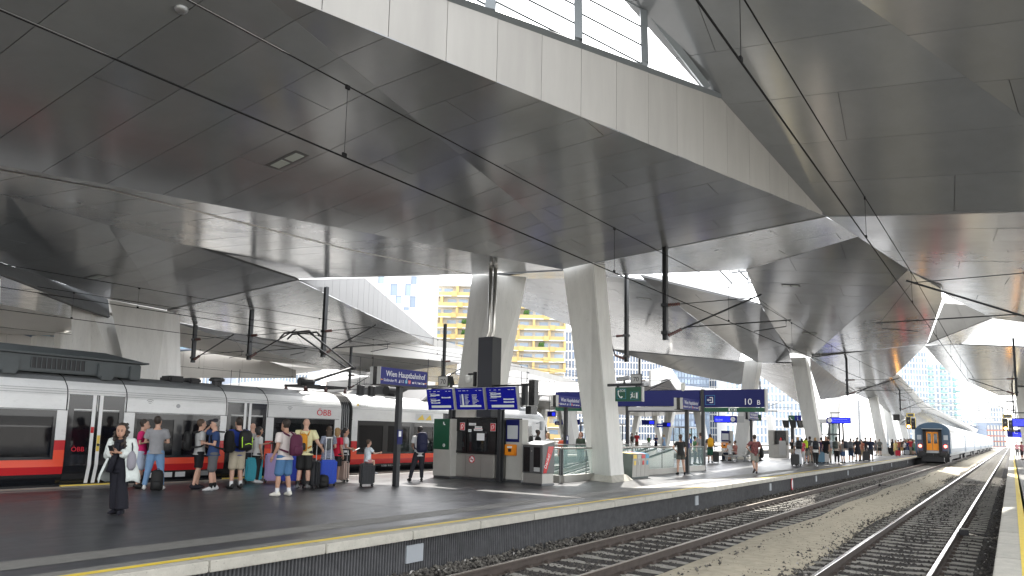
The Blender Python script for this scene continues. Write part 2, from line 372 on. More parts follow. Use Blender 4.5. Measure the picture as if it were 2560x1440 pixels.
# ---- neighbouring platform roof (behind the white train)
roof6=empty('platform_roof',(-33,20,0),0,'dark roof fold of the neighbouring platform above the white train','roof')
TP2=uz(740,697,7.4); Fb=uz(415,775,6.5); F1=uz(270,748,6.5); Fu=uz(0,662,6.1); Fc=uz(262,560,6.9)
FP1=plane(Fb,F1,Fc); FP2=plane(Fb,TP2,Fc)
TPb=TP2+V((-.02,.04,-.02))
facet(roof6,[Fb,F1,upl(0,655,FP1),upl(-120,610,FP1),upl(-120,435,FP1),upl(0,470,FP1),upl(256,543,FP1)],XD,1.2,6)
facet(roof6,[Fb,upl(256,543,FP2),TPb],XD,1.2,6)
F1b=uz(275,792,6.05); facet(roof6,[F1,upl(0,655,FP1),upl(-120,610,FP1),uz(-120,648,5.6),uz(0,690,5.65),uz(175,758,5.9),F1b],V((.3,0,1)),1.9,9)
rr0=uz(0,690,6.2); facet(roof6,[F1b+V((-.02,.02,0)),uz(0,690,5.65)+V((-.02,.02,0)),uz(0,760,6.2),uz(80,775,6.4),uz(176,795,6.45)],XD,1.5,6)
J0=uz(415,776,6.48)+V((0,.05,0)); J1=TPb+V((0,.05,-.02)); J2=uy(1084,864,54.); JP=plane(J0,J1,J2)
facet(roof6,[J0,J1,upl(860,757,JP),upl(1007,827,JP),J2,upl(1148,884,JP),upl(1140,922,JP),upl(760,868,JP),upl(420,800,JP)],XD,1.6,6)
j3=uy(1140,960,60.); JQ=plane(upl(420,800,JP),upl(1140,922,JP),uy(900,935,58.))
facet(roof6,[upl(420,800,JP)+V((0,.02,-.02)),upl(760,868,JP)+V((0,.02,-.02)),upl(1140,922,JP)+V((0,.02,-.02)),upl(1150,960,JQ),upl(900,938,JQ),upl(700,890,JQ)],XD,1.6,6)
# pale striped fascia under the open sky
jf=[TPb+V((.02,.04,-.02)),upl(860,757,JP),upl(1007,827,JP),J2]
tops=[(742,696),(912,696),(1082,842)]
fp=plane(upl(860,757,JP),J2,J2+V((0,0,1)))
mat('fascia_darkened',(.085,.085,.085),.5,.0,var=.05,vscale=.6,objvar=.1)  # copy of the fascia paint, darkened to offset the strong sky light
facet(roof6,[upl(742,699,fp),upl(860,757,fp),upl(1007,827,fp),upl(1084,864,fp),upl(1082,842,fp),upl(912,695,fp)],V((0,0,1)),1.3,60,'fascia_darkened')
fp2=plane(upl(1084,864,fp),uy(1450,965,88.),uy(1450,965,88.)+V((0,0,1)))
facet(roof6,[upl(1084,864,fp2),upl(1150,884,fp2),upl(1290,935,fp2),upl(1440,975,fp2),upl(1440,952,fp2),upl(1268,905,fp2),upl(1150,866,fp2),upl(1084,842,fp2)],V((0,0,1)),1.3,60,'fascia')
ul=[upl(1150,884,fp2),upl(1290,935,fp2),upl(1440,975,fp2),uy(1440,985,66.),uy(1150,925,58.)]
facet(roof6,[upl(1148,885,fp2),upl(1440,977,fp2),uy(1330,985,70.),uy(1140,935,58.)],XD,1.6,6)
child_local(roof6)
# ---- generic bays for the platforms further left
def bay(c,y0,label,dz=0.,m_='far_panel'):
    r=empty('platform_roof',(c,y0,0),0,label,'roof','roof bays over the platforms behind the train')
    for sgn in (1,-1):
        P=lambda dx,dy,z:V((c+sgn*dx,y0+dy,z+dz))
        tip=P(9.6,0,8.1); col=P(0,0,7.4); r1=P(8.3,7,9.2); r0c=P(0,8,9.2); md=P(6,16,8.0); tip2=P(9.6,32,8.1); col2=P(0,32,7.4)
        for pl in ([col,tip,r1,r0c],[r0c,r1,md],[r0c,md,col2],[md,tip2,col2]):
            facet(r,pl,XD,2,8,m_=m_,face=(c,y0+10,0),split=False)
        for a,b in ((tip,r1),(r1,md),(md,tip2)):
            MB().prism([a,b,b+V((0,0,1.3)),a+V((0,0,1.3))],(-sgn*.15,.02,0)).build('fascia','far_panel',r)
    child_local(r); return r
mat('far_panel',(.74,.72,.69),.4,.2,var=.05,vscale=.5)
for c,nm in ((-52.6,'third'),(-71.9,'fourth')):
    for k,yy in enumerate((-42,-10,22,54,86)):  # the rearmost row is unseen, added to hold back light
        bay(c,yy,'pale folded roof bay over the platforms far behind the train',-2.6 if yy>=54 else 0)
for k,yy in enumerate((54,)): bay(-33.3,yy,'pale folded roof bay over the platforms far behind the train',-2.6)
for c,yy,dz in ((-33.3,-42,0),(-33.3,-10,1.6),(-14,-42,0)): bay(c,yy,'unseen roof bay added for shade beside and behind the camera',dz,'panel')  # unseen bays, added to keep light from behind off the dark ceiling
# ---------------------------------------------------------------- columns
def column(top,foot,label,group=None,base=True,name='roof_column'):
    """top, foot: 4 corner points each (front-left, front-right, back-right, back-left), irregular box leg with a split face"""
    o=empty(name,tuple(sum((V(p) for p in foot),V())/4),0,label,'column',group)
    mb=MB(); mb.hexa(foot,top); s_=mb.build('shaft','column',o,bevel=.03)
    if base:
        c=sum((V(p) for p in foot),V())/4
        b0=[c+(V(p)-c)*1.5 for p in foot]; b1=[c+(V(p)-c)*1.1 for p in foot]
        for p in b0: p.z=0.0
        for p in b1: p.z=.2
        MB().hexa(b0,b1).build('plinth','stone',o,bevel=.01)
    child_local(o); return o
def leg(tx,ty,tw,td,fx,fy,fw,fd,zt,zf=0.1):
    t=[V((tx-tw,ty-td,zt)),V((tx+tw,ty-td,zt)),V((tx+tw,ty+td,zt)),V((tx-tw,ty+td,zt))]
    f=[V((fx-fw,fy-fd,zf)),V((fx+fw,fy-fd,zf)),V((fx+fw,fy+fd,zf)),V((fx-fw,fy+fd,zf))]
    return t,f
# nearest right leg: measured corners
t=[uy(1405,660,21.95),uy(1482,645,22.05),uy(1512,650,23.1),uy(1440,650,23.2)]
f=[uz(1476,1192,.1),uz(1527,1197,.1),uz(1562,1193,.1),uz(1510,1186,.1)]
c1=column(t,f,'large tapering grey column leaning over the litter bin, nearest to the camera')
pp=plane(V(f[1]),V(f[2]),V(t[1])); nn_=pp[0] if pp[0].dot(EYEP-f[1])>0 else -pp[0]
MB().prism([upl(1531,1104,pp)+nn_*.004,upl(1556,1101,pp)+nn_*.004,upl(1558,1180,pp)+nn_*.004,upl(1532,1186,pp)+nn_*.004],-nn_*.02).build('service_hatch','column',c1,bevel=.004)
child_local(c1)
t=[uy(1180,684,22.0),uy(1240,688,21.6),uy(1318,692,23.0),uy(1200,688,23.2)]
f=[uz(1118,1180,.1),uz(1168,1186,.1),uz(1230,1180,.1),uz(1150,1172,.1)]
column(t,f,'wide tapering grey column standing behind the information kiosk')
def pair(c,y,lab,group,zt=7.45):
    dx=1.65
    t,f=leg(c+dx,y,.45,.55,c+dx+1.0,y,.42,.5,zt); column(t,f,lab,group,base=y<90)
    t,f=leg(c-dx,y,.45,.55,c-dx-1.0,y,.42,.5,zt); column(t,f,lab,group,base=y<90)
GC='roof columns along the platform with the crowd'
t,f=leg(-12.25,54,.5,.55,-11.2,54.,.45,.5,7.35); column(t,f,'tapering grey column standing left behind the woman with the white trousers')
t,f=leg(-15.5,54,.5,.55,-16.6,54.,.45,.5,7.3); column(t,f,'grey column behind the metal waiting bench')
for y in (86,): pair(-13.9,y,'slim far column above the heads of the crowd',GC)
for y,z in ((104,6.3),(118,6.1),(132,6.0),(150,5.9)): 
    t,f=leg(-13.2,y,.4,.5,-12.2,y,.4,.5,z); column(t,f,'slim far column above the heads of the crowd',GC,False)
GF='roof columns of the platforms behind the train'
for c in (-33.3,-52.6,-71.9):
    for y in (22,54,86,118):
        if c==-33.3 and y==22: continue
        pair(c,y,'pale far column on the platforms beyond the train',GF,7.45 if y<54 else 5.2)
t=[uz(176,757,6.45),uz(272,784,6.45),uz(278,786,6.9),uz(180,760,6.9)]
f=[V((p.x+1.2,p.y,.1)) for p in t]; 
tt=[uz(176,757,6.0),uz(275,790,6.0)]; d=(V((tt[0].x*.06,tt[0].y*.06+1,0)))
t=[tt[0],tt[1],tt[1]+V((-.6,1.0,0)),tt[0]+V((-.6,1.0,0))]
b0=ux(180,950,tt[0].x-.4); b1=ux(306,950,tt[1].x+.5)
def drop(a,b,z): k=(z-a.z)/(b.z-a.z); return a+(b-a)*k
f=[drop(t[0],b0,.1),drop(t[1],b1,.1)]; f+=[f[1]+V((-.6,.9,0)),f[0]+V((-.6,.9,0))]
column(t,f,'broad grey column behind the roof equipment of the white train, left one of two')
tt=[uz(271,749,6.5),uz(415,776,6.5)]; t=[tt[0],tt[1],tt[1]+V((-.6,1.0,0)),tt[0]+V((-.6,1.0,0))]
b0=ux(318,950,tt[0].x+.2); b1=ux(420,950,tt[1].x+.1)
f=[drop(t[0],b0,.1),drop(t[1],b1,.1)]; f+=[f[1]+V((-.6,.9,0)),f[0]+V((-.6,.9,0))]
column(t,f,'broad beige grey column behind the white train, right one of two')
# right platform columns at the right margin
for y in (92,120):
    t,f=leg(1.2,y,.7,.6,1.6,y,.6,.5,7.4); column(t,f,'pale column at the far end of the right platform','columns at the far end of the right platform',False)
# ================================================================ ground, tracks, platforms
g=MB(); g.add([(-1500,-300,-.95),(1500,-300,-.95),(1500,2500,-.95),(-1500,2500,-.95)],[(0,1,2,3)]); tag(g.build('ground','ground'),kind='structure')
def bed(x0,x1,y0=-12,y1=420,z=-.738,nm='ballast_bed'):
    b=MB(); b.box(x0,y0,-.94,x1,y1,z); return tag(b.build(nm,'ballast'),kind='structure')
bed(-8.02,-.3); bed(-27.7,-19.95); bed(-47,-39.2); bed(-66.3,-58.5)
# pale sand strip between the two tracks
mb=MB(); ys=[-12+i*3 for i in range(140)]; 
for i,y in enumerate(ys):
    pass
vv=[];ff=[]
for i,y in enumerate(ys):
    l=-5.0+.1*math.sin(i*1.7)+.06*math.sin(i*.6+1); r_=-3.38+.12*math.sin(i*1.3+2)+.05*math.sin(i*.45)
    vv+= [(l-.35,y,-.82),(l,y,-.69),((l+r_)/2,y,-.665),(r_,y,-.69),(r_+.35,y,-.82)]
    if i: 
        o=(i-1)*5
        for k in range(4): ff.append((o+k,o+k+1,o+5+k+1,o+5+k))
mb.add(vv,ff); tag(mb.build('sand_path','sand',smooth=True),kind='structure')
def stones(name,x0,x1,y0,y1,n,z,smin,smax,mats,seed,dens=None,zf=None):
    rnd=random.Random(seed); v=[];f=[];mi=[]
    base=[(1,0,0),(0,1,0),(-1,0,0),(0,-1,0),(0,0,1),(0,0,-1)]
    tri=[(0,1,4),(1,2,4),(2,3,4),(3,0,4),(1,0,5),(2,1,5),(3,2,5),(0,3,5)]
    for i in range(n):
        u=rnd.random()**1.8; y=y0+(y1-y0)*u; x=rnd.uniform(x0,x1)
        if dens and not dens(x,y,rnd): continue
        s=rnd.uniform(smin,smax); a=rnd.random()*6.28; ca,sa=math.cos(a),math.sin(a); sx,sy,sz=[rnd.uniform(.6,1.2)*s for _ in range(3)]
        tx,ty=rnd.uniform(-.4,.4),rnd.uniform(-.4,.4); zz=(zf(x) if zf else z)+s*rnd.uniform(-.3,.5); o=len(v)
        for b in base:
            px,py,pz=b[0]*sx*rnd.uniform(.7,1.2),b[1]*sy*rnd.uniform(.7,1.2),b[2]*sz*rnd.uniform(.6,1.1)
            v.append((x+px*ca-py*sa,y+px*sa+py*ca,zz+pz+px*tx+py*ty))
        k=rnd.choices(range(len(mats)),[.58,.28,.12,.02][:len(mats)])[0]
        f+=[tuple(o+q for q in t_) for t_ in tri]; mi+=[k]*8
    b=MB(); b.v=v;b.f=f;b.m=mi
    return tag(b.build(name,mats,recalc=False),kind='stuff')
mat('stone_a',(.085,.077,.066),.9,var=.3,vscale=9); mat('stone_b',(.15,.14,.12),.9,var=.3,vscale=9); mat('stone_c',(.05,.045,.042),.9); mat('stone_d',(.42,.40,.37),.85)
SM=['stone_a','stone_b','stone_c','stone_d']
stones('ballast',-8.1,-7.25,6,70,9500,-.66,.02,.05,SM,1,zf=lambda x:-.66-max(0,x+7.75)*.3)
stones('ballast',-7.35,-5.25,8,64,17000,-.8,.022,.045,['stone_c','stone_a','stone_c','stone_b'],2,zf=lambda x:-.745)
stones('ballast',-5.5,-4.35,8,60,10000,-.68,.018,.042,SM,3,zf=lambda x:-.775+max(0,x+5.1)*.2,dens=lambda x,y,r:r.random()<(1-(x+5.5)/1.15)**1.5*1.2)
stones('ballast',-4.05,-2.75,8,60,10500,-.68,.018,.042,SM,4,zf=lambda x:-.70-max(0,x+3.4)*.13,dens=lambda x,y,r:r.random()<((x+4.05)/1.0)**1.6)
stones('ballast',-3.1,-.9,7,52,16000,-.8,.022,.045,['stone_c','stone_c','stone_a','stone_b'],5,zf=lambda x:-.745)
stones('ballast',-.85,-.3,8,60,6500,-.74,.018,.042,['stone_c','stone_a','stone_b','stone_d'],6,zf=lambda x:-.76+max(0,x+.7)*.1)
stones('gravel_crumbs',-4.7,-3.6,4,50,1100,-.67,.006,.016,['stone_b','stone_a'],7)
mat('rail_worn',(.33,.29,.25),.38,.8,var=.15,vscale=6)
def track(xc,label,y0,y1,near,sleep_n,top='rail_top'):
    t=empty('railway_track',(xc,0,-.55),0,label,'railway track')
    t['kind']='structure'
    for s in (-.7525,.7525):
        prof=[(-.075,-.172),(.075,-.172),(.075,-.16),(.012,-.145),(.010,-.05),(.036,-.038),(.036,-.008),(.028,0),(-.028,0),(-.036,-.008),(-.036,-.038),(-.010,-.05),(-.012,-.145),(-.075,-.16)]
        b=MB(); n=len(prof); vs_=[(s+p[0],y,p[1]) for y in (y0,y1) for p in prof]
        for i in range(n): b.add([vs_[i],vs_[(i+1)%n],vs_[n+(i+1)%n],vs_[n+i]],[(0,1,2,3)],1 if i in (6,7,8) else 0)
        b.build('rail',['rail_side',top],t)
    # concrete sleeper: thicker under the rails, waisted in the middle
    sb=MB(); xs=[-1.28,-1.0,-.5,-.2,.2,.5,1.0,1.28]; zt=[-.172,-.160,-.160,-.176,-.176,-.160,-.160,-.172]
    vs_=[];fs=[]
    for i,x in enumerate(xs):
        wd=.105 if abs(x)>.4 else .085
        vs_+=[(x,-wd-.02,-.4),(x,-wd+.02,zt[i]),(x,wd-.02,zt[i]),(x,wd+.02,-.4)]
        if i: o=(i-1)*4; fs+=[(o+k,o+k+1,o+5+k,o+4+k) for k in range(3)]
    fs+=[(0,1,2,3),(31,30,29,28)]
    sb.add(vs_,fs)
    y=y0+.3; first=None; cnt=0; rest=MB()
    yy=near
    while cnt<sleep_n:
        if first is None: first=sb.build('sleeper','sleeper',t); o=first
        else: o=first.copy(); COL.objects.link(o); o.parent=t
        o.location=(random.uniform(-.01,.01),yy,random.uniform(-.004,.004)); o.rotation_euler=(0,0,random.uniform(-.006,.006)); yy+=.6; cnt+=1
    while yy<170:
        rest.add([(a,b_+yy,c_) for a,b_,c_ in vs_],fs); yy+=.6
    r_=rest.build('distant_sleepers','sleeper',t,recalc=False); r_['kind']='stuff'
    # rail clips (near part)
    cb=MB()
    for i in range(45):
        for s in (-.7525,.7525):
            for e in (-.1,.1): cb.box(s+e-.035,near+i*.6-.05,-.165,s+e+.035,near+i*.6+.05,-.105)
    c_=cb.build('rail_clips','rail_side',t); c_['kind']='stuff'
    return t
track(-6.35,'left main track running past the dark ribbed platform wall',-10,420,3.0,75,'rail_worn')
track(-1.98,'right track with shiny rails beside the near platform edge',-10,420,3.0,75)
track(-21.75,'track under the white train',-12,300,4,10); track(-26.1,'second track behind the white train',-12,300,4,8)
# small trackside objects
def tbox(p,sx,sy,sz,label,col='stone_b',nm='track_box'):
    o=empty(nm,p,0,label,'track equipment'); MB().box(-sx,-sy,0,sx,sy,sz).build('housing',col,o,bevel=.015); MB().box(-sx*.9,-sy*.9,sz,sx*.9,sy*.9,sz+.02).build('lid','sleeper',o,bevel=.005)
    c=MB(); c.tube([(sx,0,sz*.5),(sx+.2,.05,.03),(sx+.35,.35,-.02),(sx+.3,.7,-.02)],.015,6); c.build('cable','rubber',o)
tbox(tuple(uz(2410,1338,-.63)),.1,.12,.14,'grey box beside the right rail near the platform edge','black')
tbox(tuple(uz(2194,1215,-.66)),.16,.14,.12,'dark metal box on the sleepers of the left track','black')
# ---------------- platforms
mat('strip',(.17,.165,.15),.6,0,var=.2,vscale=7,bump=.15,bscale=90)
def platform(xa,xb,y0,y1,label,right=True,detail=True,name='platform'):
    """xa..xb wide slab; the stone edge with the ribbed wall is on the right (xb) and plain on the left"""
    p=empty(name,((xa+xb)/2,0,0),0,label); p['kind']='structure'
    o=(xa+xb)/2; W=(xb-xa)/2
    MB().box(-W+.12,y0,-.93,W-.42,y1,0).build('paving','asphalt',p)
    return p,W
P1,W1=platform(-19.9,-8.0,-12,330,'dark asphalt platform with pale stone edge')
hole=None
def strip(par,x0,x1,y0,y1,z,m_,nm,lab=None):
    b=MB(); n=1; b.add([(x0,y0,z),(x1,y0,z),(x1,y1,z),(x0,y1,z)],[(0,1,2,3)]); o=b.build(nm,m_,par)
    if lab: o['label']=lab
    return o
def edge(par,x,sgn,y0,y1,n_ind,L=1.8,wall=True):
    """edge stones, laid one by one, with the ribbed wall panels under them"""
    st=MB(); st.box(-.42 if sgn>0 else 0,.005,-.13,0 if sgn>0 else .42,L-.005,0.006); first=None; y=y0; k=0
    while y<y1:
        if k<n_ind:
            if first is None: o=first=st.build('edge_stone','stone',par,bevel=.012)
            else: o=first.copy(); COL.objects.link(o); o.parent=par
            o.location=(x,y,random.uniform(-.002,.002)); k+=1; y+=L
        else:
            b=MB(); b.box(x-.42 if sgn>0 else x,y,-.13,x if sgn>0 else x+.42,y1,.006); b.build('edge_stone','stone',par); break
    if not wall: 
        b=MB(); b.box(x-.2 if sgn>0 else x+.05,y0,-.93,x-.05 if sgn>0 else x+.2,y1,-.131); b.build('wall_panel','rib',par); return
    rb=MB(); n=int(L/.06); d=-.12*sgn
    prof=[]
    for i in range(n+1):
        yy=i*L/n
        for (dy,dx) in ((0,0),(.022,0),(.03,-.03*sgn),(.052,-.03*sgn)):
            if yy+dy<=L: prof.append((d+dx,yy+dy))
    m_=len(prof)
    rb.add([(a,b_,-.93) for a,b_ in prof]+[(a,b_,-.13) for a,b_ in prof],[(i,i+1,m_+i+1,m_+i) for i in range(m_-1)])
    first=None; y=y0; k=0
    while y<y1 and k<n_ind:
        if first is None: o=first=rb.build('wall_panel','rib',par,recalc=False)
        else: o=first.copy(); COL.objects.link(o); o.parent=par
        o.location=(x,y,0); y+=L;k+=1
    b=MB(); b.box(x+d-.3*sgn,y0,-.93,x+d-.035*sgn,y1,-.131); b.build('wall_core','rib',par)
    if y<y1: b=MB(); b.box(x+d-.03*sgn,y,-.93,x+d+.0*sgn,y1,-.131); b.build('wall_panel','rib',par)
edge(P1,W1,1,-1.8*6+5.29-1.8*1,330,60)
ox=-8.0-W1
L_=lambda x:x-ox
strip(P1,L_(-9.7),L_(-9.13),-12,330,.004,'strip','tactile_strip'); strip(P1,L_(-8.66),L_(-8.43),-12,330,.004,'strip','tactile_strip')
strip(P1,L_(-8.37),L_(-8.23),-12,330,.0105,'yellow_paint','yellow_line')
strip(P1,L_(-19.2),L_(-18.8),-12,330,.004,'strip','tactile_strip'); strip(P1,L_(-19.62),L_(-19.5),-12,330,.006,'yellow_paint','yellow_line')
edge(P1,-W1,-1,-12,330,0,wall=False)
# recess and small plates on the wall
for y,z in ((9.05,-.38),(21.9,-.36),(30.2,-.36),(38.5,-.36),(47,-.36),(56,-.36),(66,-.36),(77,-.36)):
    b=MB(); w_=.2 if y<12 else .13; b.box(L_(-8.118),y-w_,z-.13,L_(-8.09),y+w_,z+.15); b.build('wall_plate','plate_grey' if 'plate_grey' in MATS else mat('plate_grey',(.33,.35,.37),.6),P1)
P2,W2=platform(-.28,14,-12,330,'pale right platform with yellow line where the photographer stands'); P2x=(-.28+14)/2
for c in P2.children: c.data.materials[0]=mat('asphalt_b',(.14,.138,.13),.45,var=.2,vscale=2,bump=.04,bscale=60)
edge(P2,-W2,-1,-9,330,40,L=1.8,wall=False)
pl=MB(); pl.box(-W2+.42,-12,-.93,-W2+.5,330,0); pl.build('paving','asphalt_b',P2)
Lr=lambda x:x-P2x
strip(P2,Lr(.02),Lr(.14),-12,330,.0105,'yellow_paint','yellow_line'); strip(P2,Lr(.2),Lr(.55),-12,330,.004,'strip','tactile_strip')
for c,l in ((-33.3,'second platform seen behind the white train'),(-52.6,'third platform further left'),(-71.9,'fourth platform far left')):
    p,W=platform(c-5.85,c+5.85,-12,200,l); 
    for ch in p.children: ch.data.materials[0]=mat('paving_far',(.08,.08,.082),.34,var=.15,vscale=2)
    edge(p,W,1,-12,200,0,wall=False); edge(p,-W,-1,-12,200,0,wall=False)
# ================================================================ trains
mat('train_white',(.72,.725,.72),.24,0,var=.10,vscale=2.5,coat=.3,stretch=(1,.35,1),blotch=-.08)
mat('train_grey',(.2,.21,.215),.5,.2,var=.12,vscale=2)
mat('train_black',(.012,.013,.016),.16,0,coat=.4)
mat('train_red',(.52,.018,.022),.25,0,coat=.3)
mat('train_orange',(.78,.075,.03),.25,0,coat=.3)
mat('glass_dark',(.008,.008,.01),.05,0,alpha=.84,spec=.35)
mat('seat_red',(.42,.025,.03),.8)
mat('cabin',(.06,.055,.055),.7)
mat('roof_unit',(.075,.085,.088),.55,.1,var=.12,vscale=3)
mat('mirror_glass',(.02,.022,.025),.03,0,spec=1.)
mat('yellow_mark',(.75,.55,.1),.5)
XS,XC=-20.1,-21.55
tr=empty('electric_train',(XC,10,0),0,'white electric train with black windows and red stripes at the left platform edge','train')
# side profile (x offset outward from centre, z)
def prof(half=1.45):
    return [(half-.12,.04),(half-.03,.31),(half,.5),(half,.68),(half,1.17),(half,1.93),(half,2.30),(half-.03,2.46),(half-.10,2.58),(half-.22,2.70),(half-.34,2.80),(half-.7,2.93),(0,2.99)]
def shell(y0,y1,rows,nm,matn,par,both=True):
    P=prof()
    for s in ((1,-1) if both else (1,)):
        b=MB()
        for i in rows:
            a,c=P[i],P[i+1]; b.add([(XC+s*a[0],y0,a[1]),(XC+s*a[0],y1,a[1]),(XC+s*c[0],y1,c[1]),(XC+s*c[0],y0,c[1])],[(0,1,2,3)])
        b.build(nm,matn,par,smooth=False)
def car(par,y0,y1,wins,doors,nm):
    c=empty(nm,(0,0,0)); c.parent=par
    for rows,n_,m_ in (([0],'skirt','train_black'),([1],'red_band','train_red'),([2],'orange_band','train_orange'),([5,6,7,8],'upper_wall','train_white'),([9,10,11],'roof','train_grey')):
        if n_ in('red_band','orange_band','skirt'):
            segs=[];cur=y0
            for d in doors: segs.append((cur,d[0]));cur=d[1]
            segs.append((cur,y1))
            for a,b_ in segs: shell(a,b_,rows,n_,m_,c)
        else: shell(y0,y1,rows,n_,m_,c)
    # horizontal joints of the upper wall
    b=MB()
    for z in (2.36,2.42,2.48): b.tube([(XS+.004-(.03 if z>2.45 else 0),y0,z),(XS+.004-(.03 if z>2.45 else 0),y1,z)],.004,4)
    b.build('wall_bead','train_grey',c)
    ops=sorted([(w[0],w[1]) for w in wins]+[(d[0],d[1]) for d in doors]); cur=y0
    for a,b_ in ops+[(y1,y1)]:
        if a-cur>.02:
            m=MB(); m.box(XS-.08,cur,1.17,XS,a,1.93); m.build('pillar','train_white',c)
            m=MB(); m.box(XS-.08,cur,.92,XS,a,1.169); m.build('pillar_band','train_red',c); m=MB(); m.box(XS-.08,cur,.681,XS,a,.919); m.build('pillar_band','train_orange',c)
        cur=b_
    m=MB(); m.box(XC-1.45,y0,.681,XC-1.38,y1,1.93); m.build('far_wall','cabin',c)
    m=MB(); m.box(XC-1.38,y0,.62,XS-.1,y1,.66); m.build('floor','cabin',c)
    m=MB(); m.box(XC-1.38,y0+.01,1.95,XS-.1,y1-.01,1.97); m.build('inner_ceiling','cabin',c)
    for w in wins:
        a,b_=w[0],w[1]; top=1.93
        f=MB(); zz=.68
        f.box(XS-.05,a,zz,XS+.006,a+.07,top); f.box(XS-.05,b_-.07,zz,XS+.006,b_,top); f.box(XS-.05,a+.07,top-.17,XS+.006,b_-.07,top); f.box(XS-.05,a+.07,zz,XS+.006,b_-.07,zz+.07)
        for q in w[2]: f.box(XS-.05,q-.14,zz+.07,XS+.006,q+.14,top-.17)
        f.build('window_frame','train_black',c)
        cuts=[a+.07]+[x for q in w[2] for x in (q-.14,q+.14)]+[b_-.07]
        for i in range(0,len(cuts),2):
            g=MB(); g.box(XS-.03,cuts[i],zz+.07,XS-.012,cuts[i+1],top-.17); g.build('window_pane','glass_dark',c)
            if w[3]: g=MB(); g.box(XS-.03,cuts[i]+.03,top-.44,XS-.004,cuts[i+1]-.03,top-.40); g.build('window_bar','train_black',c)
            yy=cuts[i]+.35
            while yy<cuts[i+1]-.2:
                s_=MB(); s_.box(XS-.62,yy-.06,.66,XS-.15,yy+.06,1.28); s_.box(XS-.62,yy+.06,.9,XS-.15,yy+.45,1.0); s_.box(XS-.55,yy-.05,1.28,XS-.22,yy+.05,1.48); s_.build('seat','seat_red',c,bevel=.03); yy+=.85
    for d in doors:
        a,b_=d; mid=(a+b_)/2
        dr=MB()
        for q0,q1 in ((a+.01,mid-.01),(mid+.01,b_-.01)):
            prof_d=[(XS-.1,.05),(XS-.005,.31),(XS+.015,.55)]
            # leaf with an opening for its pane
            dr.hexa([(XS-.14,q0,.05),(XS-.10,q0,.05),(XS-.10,q1,.05),(XS-.14,q1,.05)],[(XS-.06,q0,.52),(XS+.012,q0,.52),(XS+.012,q1,.52),(XS-.06,q1,.52)])
            dr.box(XS-.06,q0,.52,XS+.012,q1,.80); dr.box(XS-.06,q0,1.98,XS+.012,q1,2.36)
            dr.box(XS-.06,q0,.80,XS+.012,q0+.13,1.98); dr.box(XS-.06,q1-.13,.80,XS+.012,q1,1.98)
        D=dr.build('door','train_black',c)
        for q0,q1 in ((a+.14,mid-.14),(mid+.14,b_-.14)):
            g=MB(); g.box(XS-.03,q0,.80,XS-.012,q1,1.98); g.build('door_pane','glass_dark',D)
        for sgn in (-1,1):
            s_=MB(); q=mid+sgn*.09; 
            s_.hexa([(XS-.098,q-.045,.05),(XS-.090,q-.045,.05),(XS-.090,q+.045,.05),(XS-.098,q+.045,.05)],[(XS+.0125,q-.045,.52),(XS+.017,q-.045,.52),(XS+.017,q+.045,.52),(XS+.0125,q+.045,.52)])
            s_.box(XS+.0125,q-.045,.52,XS+.017,q+.045,2.36); s_.build('door_stripe','white_paint',D)
        k=MB(); k.box(XS+.0175,mid+.05,.88,XS+.021,mid+.125,1.30); k.build('door_plate','yellow_mark',D)
        k=MB(); k.lathe([(.035,0),(.035,.02),(.028,.028)],(XS+.02,mid+.088,1.05),12,axis='x'); k.build('door_button','black',D)
        k=MB(); k.box(XS+.0175,mid-.13,1.36,XS+.021,mid-.05,1.52); k.build('door_sticker','train_red',D)
        k=MB(); k.box(XS-.02,a-.02,-.02,XS+.06,b_+.02,.03); k.build('door_step','yellow_mark',D)
    return c
c1_=car(tr,-10,18.2,[(-1.5,1.5,[0],0),(5.3,8.64,[6.9],1),(10.65,13.3,[11.95],0),(15.28,17.9,[16.55],0)],[(2.2,3.65),(8.9,10.35),(13.53,14.98)],'middle_car')
c2_=car(tr,18.75,31.2,[(19.03,23.4,[20.5,22.0],0),(25.7,28.9,[27.3],0)],[(23.95,25.4)],'driving_car')
# arched joints above the doors
for y in (8.86,10.39,13.49,15.02):
    P=prof(); mb=MB(); mb.tube([(XC+p[0]+.004,y,p[1]) for p in P[5:12]],.014,4); mb.build('roof_joint','rubber',c1_)
mb=MB(); mb.tube([(XS+.004,-9,1.945),(XS+.004,18.1,1.945)],.007,4); mb.build('trim_line','rubber',c1_)
# gangway bellows
gb=empty('gangway',(0,0,0)); gb.parent=tr
for i in range(6):
    y=18.24+i*.093; s=1-.03-.02*math.sin(i/5*PI)
    P=prof(); pts=[(XC+p[0]*s,y,p[1]*.985+.02) for p in P]; mb=MB(); mb.tube(pts+[(2*XC-p[0],p[1],p[2]) for p in pts[::-1]],.05,5); mb.build('bellows_fold','rubber',gb)
P=prof()
mb=MB(); mb.add([(XC+p[0]*.95,18.2,p[1]*.97+.02) for p in P]+[(XC+p[0]*.95,18.76,p[1]*.97+.02) for p in P],[(i,i+1,len(P)+i+1,len(P)+i) for i in range(len(P)-1)]); mb.build('bellows_inner','black',gb)
for i in range(4):
    y=18.285+i*.095; mb=MB(); mb.tube([(XC+p[0]*.99-.0,y,p[1]*.985+.02) for p in P[3:9]],.008,4); mb.build('bellows_rib','galv',gb)
